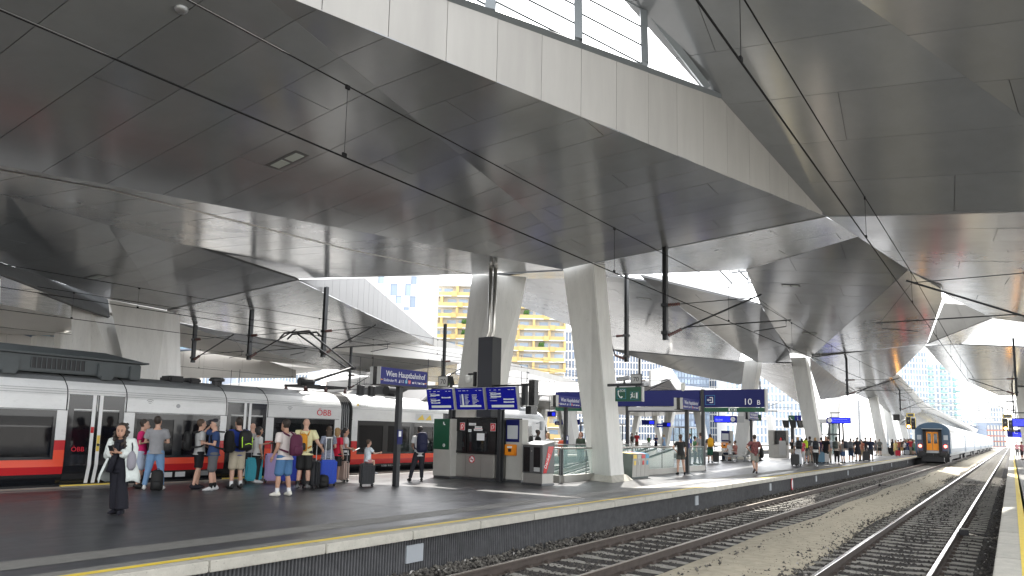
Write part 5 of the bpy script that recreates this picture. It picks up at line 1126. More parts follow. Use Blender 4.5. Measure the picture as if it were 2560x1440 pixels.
def hand(mb,w,d,side,s,n=5):
    d=V(d).normalized(); up=V((side*-1.,0,0)); a=(up-d*up.dot(d)); a=a.normalized() if a.length>.1 else V((0,1,0)); b=d.cross(a)
    p=V(w); mb.tube([p,p+d*.035*s,p+d*.085*s],[(.02*s,.026*s),(.017*s,.038*s),(.014*s,.036*s)],n)
    for i,l in enumerate((.062,.074,.07,.055)):
        q=p+d*.08*s+b*((i-1.5)*.018*s); mb.tube([q,q+(d*.55+a*.12)*l*s,q+(d*.85+a*.45)*l*s],[.0085*s,.008*s,.0065*s],n)
    q=p+d*.03*s+b*(-.034*s); mb.tube([q,q+(d*.6-b*.5+a*.3)*.045*s,q+(d*1.0-b*.6+a*.7)*.06*s],[.0105*s,.009*s,.007*s],n)
def person(x,y,rz,label,h=1.75,skin='l',hair='brown',style='short',top=(.5,.5,.5),bottom=(.1,.1,.12),legs='long',sleeve='short',arms=('down','down'),feet=((-.1,0.,0),(.1,.0,0)),shoes=(.03,.03,.03),sock=None,lean=0.,build=1.,fem=False,vox=.016,group=None,head=0.,nod=0.,seat=None,hem=.86,bare=None,z=0.,topmat=None,child=False,botmat=None):
    """one figure: a continuous body, with clothes, shoes and hair laid over it; +y is the way it faces"""
    o=empty('person',(x,y,z),rz,label,'person',group); s=h/1.75; far=vox>.022
    lo=lambda zz:V((0,lean*(zz-.9),0))
    dz=0. if seat is None else seat/s-.88
    J=lambda a,b,c:(V((a,b,c+dz))+lo(c))*s
    hw=.158 if fem else .15; ww=(.118 if fem else .138)*build; cw=(.142 if fem else .165)*build; sh=(.165 if fem else .188)*(.5+.5*build)
    tz=[(.83,.085,.12),(.90,.118*build,hw*build),(.98,.11*build,hw*build*.98),(1.08,.098*build,ww),(1.2,.104*build,(ww+cw)/2),(1.31,.112,cw),(1.39,.095,sh*.93),(1.445,.07,.10),(1.49,.055,.056),(1.56,.056,.055)]
    B=MB(); N=10 if far else 14
    B.tube([J(0,0,a) for a,_,_ in tz],[(b*s,c*s) for _,b,c in tz],N)
    hc=J(0,.02,1.635)+V((0,nod*.08,-nod*.03))*s; cr,sr=math.cos(head),math.sin(head)
    hp=lambda a,b,c:hc+V((a*cr-(b-nod*c*.5)*sr,a*sr+(b-nod*c*.5)*cr,c+nod*-b*.5))*s
    ring_=[(-.118,.02,.02,.045),(-.10,.042,.05,.04),(-.06,.062,.075,.018),(-.02,.072,.088,.005),(.03,.077,.095,-.004),(.07,.07,.088,-.008),(.1,.048,.062,-.01),(.117,.015,.02,-.01)]
    if child: ring_=[(a*1.0,b*1.02,c,d) for a,b,c,d in ring_]
    B.tube([hp(0,d,a) for a,b,c,d in ring_],[(c*s,b*s) for a,b,c,d in ring_],N)
    B.tube([hp(0,.088,.015),hp(0,.112,-.025),hp(0,.088,-.033)],[.008*s,.014*s,.008*s],6)
    for e in (-1,1): B.tube([hp(e*.07,-.005,.03),hp(e*.085,-.015,.0),hp(e*.07,-.005,-.03)],[.008*s,.02*s,.008*s],6)
    T=MB(); build=build*1.1; hands=[]
    for i,e in enumerate((-1,1)):
        S=J(e*sh,0,1.405); pe,pw=ARM[arms[i]] if isinstance(arms[i],str) else arms[i]
        E_=S+V((pe[0]*e,pe[1],pe[2]))*s; W=S+V((pw[0]*e,pw[1],pw[2]))*s
        B.tube([J(e*sh*.55,0,1.41),S,E_,W],[.05*s,.052*s*build,.039*s*build,.026*s],8); hm_=MB(); hand(hm_,W,(W-E_),e,s,5); hands.append(hm_)
        d=(E_-S)
        if sleeve=='short': T.tube([J(e*sh*.5,0,1.41),S,S+d*.38,S+d*.66],[.066*s,.072*s*build,.068*s*build,.068*s*build],10)
        elif sleeve=='long': T.tube([J(e*sh*.5,0,1.41),S,E_,W],[.066*s,.07*s*build,.06*s*build,.046*s],10)
        elif sleeve=='cap': T.tube([J(e*sh*.5,0,1.41),S,S+d*.25],[.06*s,.064*s,.058*s],8)
    P=MB(); SH=MB(); SO=MB(); leg_end={'long':.97,'short':.46,'mini':.28,'knee':.56,'wide':.97,'dress':0,'none':0}[legs]
    for i,e in enumerate((-1,1)):
        fx,fy,lift=feet[i]; hip=J(e*.085,0,.88)
        if seat is None:
            ank=V((fx,fy-.03,.09+lift))*s; kn=(hip+ank)*.5+V((0,.03+max(0,lift)*.55,.02))*s; toe_dir=V((e*.18,1,-min(.9,lift*5))).normalized()
        else:
            kn=V((fx,fy,seat/s-.0))*s; kn.z=seat-.0+.02; ank=V((fx,fy+.02,max(.09,seat/s-.43))) *s; toe_dir=V((e*.12,1,0)).normalized()
        B.tube([hip+V((0,0,.05))*s,hip,(hip+kn)/2,kn,kn+(ank-kn)*.35,ank,ank+V((0,0,-.04))*s],[.075*s,.086*s*build,.075*s*build,.054*s,.056*s*(.5+.5*build),.036*s,.034*s],10)
        tp=ank+toe_dir*.19*s+V((0,0,-.05))*s
        SH.tube([ank-toe_dir*.075*s+V((0,0,-.05))*s,ank-toe_dir*.04*s+V((0,0,-.02))*s,ank+toe_dir*.05*s+V((0,0,-.032))*s,ank+toe_dir*.14*s+V((0,0,-.048))*s,tp+toe_dir*.015*s],[(.03*s,.026*s),(.042*s,.068*s),(.046*s,.054*s),(.045*s,.038*s),(.02*s,.018*s)],8)
        if sock: SO.tube([ank+(kn-ank)*.28,ank+V((0,0,-.03))*s],[.046*s,.044*s],8)
        if leg_end:
            L=[];rr=[]
            tot=[hip+V((0,0,.04))*s,hip,(hip+kn)/2,kn,ank]; cum=leg_end
            L=[hip+V((0,0,.06))*s,hip]; rr=[.09*s*build,.1*s*build]
            f_=cum/.5; 
            if f_<=1: L+= [hip+(kn-hip)*f_*.6,hip+(kn-hip)*f_]; rr+=[.1*s*build,(.098 if legs!='mini' else .1)*s*build]
            else: 
                L+=[(hip+kn)/2,kn,kn+(ank-kn)*(f_-1)*.5,kn+(ank-kn)*(f_-1)]; k_=1.75 if legs=='wide' else 1.1 if legs=='knee' else 1.
                rr+=[.092*s*build,.073*s*build*(1.2 if k_>1 else 1),.066*s*(k_),.06*s*k_*(1.15 if k_>1.5 else 1)]
            P.tube(L,rr,10)
    b_=remesh(B,'body','skin_'+skin,o,vox*s if not far else vox); 
    [q_.build('hand','skin_'+skin,b_,smooth=True,recalc=False) for q_ in hands]
    # clothes
    if legs not in('dress','none'):
        P.tube([J(0,0,a) for a in (.84,.9,.98,1.04)],[(.1*s*build,.13*s*build),(.125*s*build,(hw+.008)*s*build),(.112*s*build,(hw-.008)*s*build),(.098*s*build,(ww+.002)*s)],N)
        remesh(P,'shorts' if leg_end<.6 else 'trousers',botmat or cmat(bottom),o,vox*1.0)
    tt=[(a,b,c) for a,b,c in tz if hem<a<1.44]; hemz=[(hem,.118*build+.026,hw*build+.026)]
    if legs=='dress': hemz=[(.48,.2,.24),(.75,.16,.2),(.9,.135,.175)]; tt=[t_ for t_ in tt if t_[0]>.95]
    prof=hemz+tt+[(1.44,.085,.115)]
    T.tube([J(0,0,a) for a,_,_ in prof],[((b+.02)*s,(c+.02)*s) for _,b,c in prof],N)
    remesh(T,'dress' if legs=='dress' else 'shirt',topmat or cmat(top),o,vox)
    SH.build('shoes',cmat(shoes,.6),o,smooth=True)
    if sock: SO.build('socks',cmat(sock),o,smooth=True)
    # face
    if not far:
        F_=MB()
        for e in (-1,1): F_.lathe([(0,-.006),(.009,-.004),(.009,.004),(0,.006)],tuple(hp(e*.031,.086,.012)),8,axis='y')
        F_.build('eyes','black',b_); F2=MB(); F2.tube([hp(-.025,.09,-.066),hp(0,.098,-.064),hp(.025,.09,-.066)],.0055,5); F2.build('mouth','lip' if 'lip' in MATS else mat('lip',(.3,.1,.08),.5),b_)
        F3=MB()
        for e in (-1,1): F3.tube([hp(e*.015,.096,.038),hp(e*.05,.084,.036)],.005,5)
        F3.build('eyebrows','hair_'+(hair if hair in HC else 'dark'),b_)
    H=MB(); hm='hair_'+hair
    cap=lambda g,y0,z0:H.tube([hp(0,y0+d-.0,a*1.02+z0) for a,b,c,d in ring_[2:]],[((c+g)*s,(b+g)*s) for a,b,c,d in ring_[2:]],N)
    if style!='bald':
        cap(.008,-.028,.024)
        if style=='long': H.tube([hp(0,-.045,.06),hp(0,-.075,-.05),hp(0,-.085,-.17),hp(0,-.085,-.30)],[(.06*s,.075*s),(.06*s,.088*s),(.05*s,.09*s),(.025*s,.06*s)],N)
        if style=='bob': H.tube([hp(0,-.03,.06),hp(0,-.04,-.05),hp(0,-.045,-.13)],[(.075*s,.08*s),(.08*s,.095*s),(.06*s,.085*s)],N)
        if style=='pony': H.tube([hp(0,-.1,.05),hp(0,-.14,.03),hp(0,-.14,-.1),hp(0,-.11,-.28)],[.025*s,.035*s,.035*s,.012*s],8)
        if style=='bun': H.tube([hp(0,-.08,.08),hp(0,-.13,.1),hp(0,-.16,.11)],[.03*s,.05*s,.02*s],8)
        if style=='curly':
            rnd=random.Random(int(x*100)); 
            for k_ in range(34):
                a=rnd.uniform(0,6.28); zz=rnd.uniform(-.30,.10); r_=.085-.0*zz; yy=-.03+math.sin(a)*.085; xx=math.cos(a)*(.085+(.03 if zz<0 else 0))
                if yy>.03 and zz<.06: yy=-.02
                if zz<-.1: yy=min(yy,.03)
                H.tube([hp(xx,yy,zz+.03),hp(xx*1.1,yy,zz),hp(xx*1.02,yy,zz-.04)],[.018*s,.036*s,.016*s],6)
        remesh(H,'hair',hm,b_,.011 if not far else .022,1)
    if style=='cap':
        C_=MB(); C_.tube([hp(0,d-.012,a+.03) for a,b,c,d in ring_[4:]],[((c+.012)*s,(b+.012)*s) for a,b,c,d in ring_[4:]],N); C_.tube([hp(0,.06,.06),hp(0,.12,.05),hp(0,.165,.04)],[(.008*s,.06*s),(.007*s,.065*s),(.006*s,.04*s)],8); C_.build('cap',cmat((.03,.03,.035)),b_,smooth=True)
    return o
def bp(px,py): p=uz(px,py,0); return p.x,p.y
def A(px): return R(34.686)+math.atan((1280-px)/1800)
def backpack(x,y,rz,label,c=(.02,.02,.022),c2=None,w_=.3,h=.46,d=.2,zb=1.0,back=-.22,straps=True,s=1.,lean=0.,z0=0.,trim=None):
    o=empty('backpack',(x,y,z0),rz,label,'backpack'); m_=cmat(c,.7); B=MB(); yb=back
    prof=[(0,.35,.7),(.05,.47,.96),(.5,.5,1.),(.8,.47,.96),(.95,.36,.75),(1.,.2,.45)]
    B.tube([V((0,yb-d*.45+lean*(q-.5)*h*.2,zb+q*h)) for q,_,_ in prof],[(b*d,a_*w_*.5*1.0) for q,b,a_ in prof],14); B.build('bag',m_,o,smooth=True)
    P=MB(); P.tube([V((0,yb-d*.8,zb+q*h)) for q in (.06,.12,.4,.48)],[(.03,w_*.3),(d*.28,w_*.38),(d*.28,w_*.38),(.03,w_*.3)],12); P.build('front_pocket',cmat(c2,.7) if c2 else m_,o,smooth=True)
    if trim:
        for e in (-1,1): t_=MB(); t_.tube([V((e*w_*.36,yb-d*.82,zb+.15*h)),V((e*w_*.4,yb-d*.78,zb+.6*h)),V((e*w_*.2,yb-d*.55,zb+.96*h))],.012,5); t_.build('trim',trim,o)
        t_=MB(); t_.tube([V((-w_*.25,yb-d*1.07,zb+.3*h)),V((0,yb-d*1.12,zb+.36*h)),V((w_*.25,yb-d*1.07,zb+.3*h))],.012,5); t_.build('trim',trim,o)
    if straps:
        for e in (-1,1):
            t_=MB(); t_.tube([V((e*.1,yb+.02,zb+h*.92)),V((e*.125,-.02,1.475*s)),V((e*.13,.11,1.36*s)),V((e*.15,.10,1.2*s)),V((e*.17,-.02,1.08*s)),V((e*.13,yb,zb+.08))],[(.012,.025)]*6,6); t_.build('strap',m_,o)
    t_=MB(); t_.tube([V((-.04,yb-.03,zb+h*.97)),V((-.03,yb-.04,zb+h*1.05)),V((.03,yb-.04,zb+h*1.05)),V((.04,yb-.03,zb+h*.97))],.009,5); t_.build('grab_loop',m_,o)
    return o
def suitcase(px,py,rz,label,c,w_=.42,h=.58,d=.24,handle=.42,ribs=True,hcol='galv',pos=None,wheel='rubber'):
    x,y=pos or bp(px,py); o=empty('suitcase',(x,y,0),rz,label,'suitcase'); m_=cmat(c,.35,'case_%02x%02x%02x'%tuple(int(q*255) for q in c),var=.03)
    b=MB(); b.box(-w_/2,-d/2,.07,w_/2,d/2,.07+h); b.build('shell',m_,o,bevel=.045)
    if ribs:
        n=5
        for i in range(n):
            xx=-w_*.36+i*w_*.18; b=MB(); b.box(xx-.012,-d/2-.008,.13,xx+.012,d/2+.008,h+.01); b.build('rib',m_,o,bevel=.006)
    b=MB(); b.box(-w_/2-.004,-.012,.09,w_/2+.004,.012,.06+h); b.build('zip_band','black',o)
    for sx in (-1,1):
        for sy in (-1,1):
            b=MB(); b.box(sx*(w_/2-.05)-.022,sy*(d/2-.05)-.02,.045,sx*(w_/2-.05)+.022,sy*(d/2-.05)+.02,.08); b.lathe([(0,-.014),(.03,-.014),(.03,.014),(0,.014)],(sx*(w_/2-.05),sy*(d/2-.05),.03),10,axis='x'); b.build('wheel',wheel,o)
    b=MB(); b.tube([(-.06,d/2-.06,h+.07),(-.05,d/2-.06,h+.10),(.05,d/2-.06,h+.10),(.06,d/2-.06,h+.07)],.012,6); b.build('carry_handle','black',o)
    if handle:
        b=MB(); yy=d/2-.04
        for sx in (-.075,.075): b.tube([(sx,yy,h),(sx,yy,h+.07+handle)],.011,6)
        b.build('telescope',hcol,o); b=MB(); b.tube([(-.1,yy,h+.07+handle),(.1,yy,h+.07+handle)],.02,8); b.build('grip','black' if hcol=='galv' else hcol,o)
    return o
# ---- the woman in front
x,y=bp(290,1287); rz=A(290)+R(150); g_=person(x,y,rz,'person with dark curly hair and open white jacket looking at a phone',1.62,'m','dark','curly',top=(.012,.012,.018),bottom=(.014,.014,.02),legs='wide',sleeve='none',arms=('phone','phone'),feet=((-.1,.02,0),(.08,-.1,0)),shoes=(.015,.015,.018),fem=True,nod=.55,head=.25,hem=.8)
W_=MB(); s=1.62/1.75
for e in (-1,1):
    S=V((e*.165,0,1.405))*s; pe,pw=ARM['phone']; E_=S+V((pe[0]*e,pe[1],pe[2]))*s; W=S+V((pw[0]*e,pw[1],pw[2]))*s; W_.tube([V((e*.09,-.01,1.42))*s,S,S+(E_-S)*.5,E_,E_+(W-E_)*.75],[.08,.105,.118,.125,.08],10)
remesh(W_,'jacket_sleeves',cmat((.62,.66,.63),.75),g_,.015)
j=MB(); n=22; rows=[(1.43,.10,.13),(1.36,.135,.2),(1.2,.16,.21),(1.05,.19,.24),(.9,.235,.30),(.76,.27,.35),(.64,.28,.37)]
vs_=[]
for zz,ry,rx in rows:
    for i in range(n+1):
        t_=R(42)+ (2*PI-R(84))*i/n+0; a=PI/2+t_; wob=1+.04*math.sin(i*2.1+zz*9)*(1.45-zz)*1.6
        vs_.append((math.cos(a)*rx*wob*s,math.sin(a)*ry*wob*s,(zz+.03*math.sin(i*1.1)*(zz<.7))*s))
j.add(vs_,[(r_*(n+1)+i,r_*(n+1)+i+1,(r_+1)*(n+1)+i+1,(r_+1)*(n+1)+i) for r_ in range(len(rows)-1) for i in range(n)])
o=j.build('jacket',cmat((.62,.66,.63),.75),g_,smooth=True,recalc=False); q=o.modifiers.new('thickness','SOLIDIFY'); q.thickness=.018
sc=MB(); sc.tube([V((-.09,.05,1.42))*s,V((0,.12,1.40))*s,V((.09,.05,1.42))*s,V((0,-.07,1.43))*s,V((-.09,.05,1.42))*s],.04,8); sc.tube([V((.02,.13,1.38))*s,V((.04,.17,1.1))*s,V((.1,.2,.82))*s],[(.03,.06)]*3,8); sc.build('scarf',cmat((.015,.015,.02)),g_,smooth=True)
ph=empty('phone',(x,y,0),rz,'dark mobile phone held in both hands of the person in the white jacket','phone'); b=MB(); b.hexa([(-.04,.30,1.135),(.04,.30,1.135),(.04,.31,1.125),(-.04,.31,1.125)],[(-.04,.37,1.24),(.04,.37,1.24),(.04,.38,1.23),(-.04,.38,1.23)]); b.build('case','black',ph,bevel=.004)
hb=empty('shoulder_bag',(x,y,0),rz,'grey fluffy bag hanging from the arm of the person in the white jacket','bag'); b=MB(); b.tube([V((.0,.0,q)) + V((-.27,.13,0)) for q in (.80,.86,.98,1.08,1.14)],[(.04,.03),(.07,.075),(.075,.08),(.06,.06),(.02,.02)],10); b.build('pouch',cmat((.27,.26,.29),.95),hb,smooth=True); b=MB(); b.tube([(-.27,.13,1.12),(-.25,.1,1.22),(-.2,.05,1.32)],.012,6); b.build('strap','black',hb)
# ---- group at the train doors
def P_(px,py,turn,label,**k): x,y=bp(px,py); return (person(x,y,A(px)+R(turn),label,**k),x,y,A(px)+R(turn))
_,x,y,rz=P_(346,1220,-100,'person in a bright pink polo shirt behind the person with the white jacket',h=1.73,skin='l',hair='dark',style='short',top=(.55,.02,.13),bottom=(.4,.45,.55),legs='knee',arms=('phone','phone'),shoes=(.015,.015,.015),nod=.35)
backpack(x,y,rz,'dark backpack carried in front by the person in the pink polo shirt',(.03,.032,.036),back=.34,zb=.92,straps=False,h=.5,w_=.34)
P_(382,1225,-8,'person in a grey t-shirt and blue jeans seen from behind with crossed arms',h=1.81,hair='dark',top=(.25,.25,.26),bottom=(.15,.26,.42),arms=('cross','cross'),feet=((-.19,0,0),(.19,0,0)),shoes=(.6,.6,.58),head=-.35)
x,y=bp(383,1226); backpack(x+.05,y+.05,A(380),'black backpack on the floor between the feet of the person in jeans',(.012,.012,.014),zb=.0,back=.1,straps=False,h=.5)
_,x,y,rz=P_(492,1222,-75,'person in a light grey t-shirt and black shorts facing the man with the raised arm',h=1.76,hair='brown',top=(.42,.42,.41),bottom=(.01,.01,.012),legs='short',arms=('hold','phone'),feet=((-.1,.05,0),(.12,-.1,0)),shoes=(.015,.015,.016),skin='l')
backpack(x,y,rz,'black backpack worn by the person in the light grey t-shirt',(.012,.012,.014),zb=.98,h=.48)
_,x,y,rz=P_(527,1227,100,'person in a navy t-shirt and grey shorts with one hand on the head',h=1.77,hair='grey',style='cap',top=(.025,.05,.13),bottom=(.1,.1,.105),legs='knee',arms=('cross','head'),feet=((-.1,.05,0),(.1,-.08,0)),shoes=(.5,.5,.5),sock=(.01,.01,.01),skin='l',build=1.08)
backpack(x,y,rz,'black backpack worn by the person in the navy t-shirt',(.009,.009,.011),zb=.95,h=.56,w_=.36,d=.26,back=-.24)
_,x,y,rz=P_(588,1222,28,'person in a royal blue polo shirt and beige shorts seen from behind',h=1.83,hair='dark',style='short',top=(.02,.045,.26),bottom=(.42,.37,.28),legs='knee',arms=('hold','hold'),feet=((-.13,.0,0),(.13,.02,0)),shoes=(.02,.02,.02),sock=(.7,.7,.7),build=1.1,hem=.82,nod=.3)
mat('neon',(.5,.85,.05),.5); backpack(x,y,rz,'black backpack with neon green stripes on the person in the blue polo shirt',(.012,.014,.014),zb=1.0,h=.52,w_=.36,d=.26,back=-.25,trim='neon',s=1.04)
P_(624,1203,20,'bald person half hidden behind the person with the neon striped backpack',h=1.72,style='bald',top=(.35,.33,.32),bottom=(.03,.03,.035))
P_(640,1208,-70,'person with short black hair, white top and black trousers beside the teal suitcase',h=1.6,hair='black',style='bob',top=(.6,.6,.58),bottom=(.012,.012,.014),fem=True,arms=('reach','down'),shoes=(.6,.6,.6),skin='m')
suitcase(632,1208,A(632)+R(5),'teal hard shell suitcase with raised handle',(.03,.30,.38),.46,.66,.27,.52); suitcase(634,1199,A(632)+R(5),'lilac suitcase behind the teal suitcase',(.36,.28,.5),.48,.78,.28,.3,pos=tuple(a+b_ for a,b_ in zip(bp(632,1208),(.22,.5))))
# ---- group in the middle of the train
_,x,y,rz=P_(706,1241,42,'person in a white t-shirt and denim shorts with white sneakers',h=1.79,hair='dark',top=(.62,.56,.53),bottom=(.07,.16,.3),legs='knee',arms=('handle','hold'),feet=((-.15,.05,0),(.15,-.02,0)),shoes=(.7,.68,.6),sock=(.7,.7,.7),skin='m',build=1.12,hem=.84,nod=.35)
mat('camo',(.09,.085,.1),.8,0,var=.9,vscale=22); o=backpack(x,y,rz,'patterned grey backpack with maroon base on the person in the white t-shirt',(.085,.02,.045),zb=.96,h=.5,w_=.34,d=.24,back=-.25,s=1.02); b=MB(); b.tube([V((0,-.37,z_)) for z_ in (1.16,1.2,1.36,1.44)],[(.04,.1),(.05,.155),(.045,.15),(.02,.08)],12); b.build('camo_panel','camo',o,smooth=True)
_,x,y,rz=P_(757,1222,-14,'bald person in a pale yellow t-shirt and black shorts seen from behind',h=1.86,style='bald',top=(.66,.62,.36),bottom=(.012,.012,.014),legs='knee',arms=('hold','side'),feet=((-.13,0,0),(.12,.0,0)),shoes=(.12,.12,.12),sock=(.02,.02,.02),build=1.1,hem=.84)
o=backpack(x,y,rz,'orange and black sports bag on the back of the bald person',(.55,.23,.02),zb=1.0,h=.46,w_=.24,d=.14,back=-.2,s=1.05,c2=(.02,.02,.02))
_,x,y,rz=P_(816,1209,5,'person with long brown hair in a grey blue summer dress seen from behind',h=1.66,hair='brown',style='long',top=(.2,.23,.3),legs='dress',fem=True,arms=('hold','hold'),topmat=(mat('dress_print',(.24,.26,.33),.8,0,var=.6,vscale=30),'dress_print')[1],shoes=(.5,.45,.4))
o=empty('sling_bag',(x,y,0),rz,'grey sling bag across the back of the person in the summer dress','bag'); b=MB(); b.tube([V((-.06+.16*q,-.17,.98+.42*q)) for q in (0,.15,.45,.8,1)],[(.02,.03),(.05,.1),(.055,.11),(.04,.06),(.015,.02)],10); b.build('pouch',cmat((.12,.13,.13)),o,smooth=True); b=MB(); b.tube([(.1,-.15,1.4),(.13,-.02,1.42),(.0,.15,1.2),(-.15,.02,1.0),(-.07,-.14,1.0)],(.01,.02),6); b.build('strap','black',o)
P_(838,1207,-45,'person with short blond hair in a red and white top',h=1.62,hair='blond',style='bob',top=(.55,.02,.05),bottom=(.012,.012,.014),legs='short',fem=True,shoes=(.6,.55,.5),skin='m')
_,x,y,rz=P_(858,1203,-80,'person in a white t-shirt and black trousers holding a sheet of paper',h=1.63,hair='black',style='pony',top=(.6,.6,.6),bottom=(.012,.012,.014),fem=True,arms=('hold','hold'),shoes=(.6,.58,.55),skin='m')
o=empty('paper_sheet',(x,y,0),rz,'white sheet of paper in the hands of the person in black trousers','paper'); b=MB(); b.hexa([(-.12,.26,.92),(.1,.26,.92),(.1,.26,.925),(-.12,.26,.925)],[(-.12,.46,1.02),(.1,.46,1.02),(.1,.46,1.025),(-.12,.46,1.025)]); b.build('sheet','white_print',o)
suitcase(722,1208,A(720),'royal blue suitcase behind the legs of the person in denim shorts',(.015,.04,.36),.5,.72,.28,0); suitcase(768,1206,A(768)-R(20),'dark red suitcase behind the two black suitcases',(.16,.012,.02),.44,.66,.26,.3,False)
suitcase(776,1221,A(776)-R(28),'black soft suitcase in front, held by the bald person',(.016,.017,.02),.44,.66,.28,.5,False); suitcase(795,1214,A(795)-R(28),'charcoal suitcase between the black one and the blue one',(.045,.05,.055),.38,.64,.26,0,True)
suitcase(818,1215,A(818)+R(6),'bright blue ribbed suitcase with a tall white handle',(.012,.06,.45),.47,.66,.28,.62,True,'white_paint'); suitcase(856,1205,A(856)-R(40),'beige ribbed suitcase at the right end of the group',(.46,.35,.30),.36,.56,.24,.35)
x,y=bp(806,1218); backpack(x,y,A(806),'small black bag on the floor leaning against the bright blue suitcase',(.012,.012,.013),zb=0,back=.02,straps=False,h=.34,w_=.34)
# ---- boy on his suitcase
suitcase(916,1216,A(916)+R(12),'black ribbed suitcase with a child sitting on it',(.017,.018,.022),.42,.58,.26,.42)
x,y=bp(917,1216); person(x,y,A(921)-R(65),'child in a white printed t-shirt sitting on a black suitcase',1.22,'l','brown','short',top=(.62,.68,.72),bottom=(.4,.2,.2),legs='mini',arms=('down','reach'),feet=((-.12,.2,0),(.12,.2,0)),shoes=(.3,.3,.32),seat=.70,child=True,build=.92,topmat=(mat('print_tee',(.6,.66,.7),.8,0,var=.35,vscale=16),'print_tee')[1],hem=.88)
# ---- person left of the kiosk
_,x,y,rz=P_(1046,1203,12,'person in white t-shirt with a large navy backpack beside the green pillar',h=1.72,hair='black',style='cap',top=(.6,.6,.6),bottom=(.022,.022,.027),arms=('hold','hold'),feet=((-.30,-.05,0),(.1,.02,0)),shoes=(.03,.03,.03),skin='d',hem=.8)
backpack(x,y,rz,'large navy backpack of the person beside the green pillar',(.016,.018,.045),zb=.92,h=.64,w_=.36,d=.26,back=-.24,s=.98)
# ---- right half
P_(1702,1187,14,'person in a black t-shirt and dark shorts with hands on the hips, seen from behind',h=1.66,hair='brown',style='pony',top=(.012,.012,.013),bottom=(.07,.07,.062),legs='mini',fem=True,arms=('hip','down'),feet=((-.14,0,0),(.16,.0,0)),shoes=(.015,.015,.015),skin='l')
mat('shirt_pattern',(.16,.05,.05),.8,0,var=.95,vscale=13); _,x,y,rz=P_(1888,1185,14,'person in a dark red patterned shirt and grey shorts walking away',h=1.72,hair='dark',top=(.2,.06,.06),bottom=(.25,.25,.22),legs='short',arms=('hip','back'),feet=((-.1,-.28,.12),(.1,.16,0)),shoes=(.06,.05,.05),skin='l',topmat='shirt_pattern',hem=.82)
o=empty('shoulder_bag',(x,y,0),rz,'large black bag on the right shoulder of the person in the patterned shirt','bag'); b=MB(); b.tube([V((.28,-.05,q)) for q in (.70,.76,.9,1.1,1.25)],[(.04,.04),(.16,.09),(.18,.1),(.13,.07),(.03,.03)],12); b.build('pouch',cmat((.014,.014,.015)),o,smooth=True); b=MB(); b.tube([(.27,-.12,1.2),(.18,-.03,1.45),(.27,.08,1.2)],(.012,.022),6); b.build('strap','black',o)
_,x,y,rz=P_(1776,1157,4,'person with a bright yellow backpack and green shorts behind the portal sign',h=1.74,hair='brown',top=(.05,.05,.06),bottom=(.03,.11,.07),legs='knee',shoes=(.03,.03,.03),vox=.024)
backpack(x,y,rz,'bright yellow backpack behind the portal sign',(.72,.36,.02),zb=.98,h=.56,w_=.36,d=.24,straps=True)
suitcase(1790,1158,A(1790),'black suitcase beside the person with the yellow backpack',(.014,.014,.015),.36,.62,.24,.3,False)
for px,py,tn,lb,kw in ((1722,1163,-60,'person in a blue t-shirt with a red cap behind the glass railing',dict(top=(.03,.09,.35),bottom=(.03,.04,.08),style='cap')),(1738,1161,-70,'person with dark curly hair and green top behind the glass railing',dict(top=(.1,.22,.1),hair='black',style='short',h=1.6)),(1752,1163,40,'person in a grey t-shirt beside the portal post',dict(top=(.3,.3,.3),h=1.8)),
 (1343,1172,-80,'person in black with hooded top and backpack behind the stair opening',dict(top=(.01,.01,.01),bottom=(.01,.01,.01),skin='k',hair='black',sleeve='long')),(1368,1172,100,'person with blond hair in white behind the stair opening',dict(top=(.6,.6,.58),bottom=(.35,.3,.25),hair='blond',style='long',fem=True,h=1.62,sleeve='long')),(1451,1168,170,'person with long red blond hair and green jacket behind the nearest column',dict(top=(.05,.07,.05),hair='red',style='curly',fem=True,sleeve='long',h=1.68))):
    P_(px,py,tn,lb,vox=.024,**kw)
x,y=bp(1343,1172); backpack(x,y,A(1343)-R(80),'dark backpack with pale edge behind the stair opening',(.02,.02,.02),zb=1.0,h=.5); x,y=bp(1382,1172); backpack(x,y,A(1382)+R(80),'big orange red backpack behind the ash bin',(.55,.09,.04),zb=.55,h=.75,w_=.5,d=.4,straps=False)
# seated on the benches
for x,y,rz,lb,kw in ((-15.35,47.6,R(80),'seated person in white on the bench by the far orange ticket box',dict(top=(.55,.55,.55),bottom=(.02,.03,.05))),(-15.35,48.8,R(80),'seated person with bare legs on the bench by the far orange ticket box',dict(top=(.3,.12,.1),bottom=(.03,.03,.04),legs='short')),(-14.95,51.2,R(-95),'seated person in a dark blue shirt on the bench before the far column',dict(top=(.03,.045,.1),bottom=(.03,.04,.07),hair='grey')),(-15.0,51.9,R(-95),'seated person with grey hair and navy jacket on the bench before the far column',dict(top=(.02,.03,.07),bottom=(.04,.04,.05),hair='white'))):
    person(x,y,rz,lb,1.72,arms=('hold','hold'),feet=((-.1,.42,0),(.1,.42,0)),seat=.5,vox=.026,**kw)
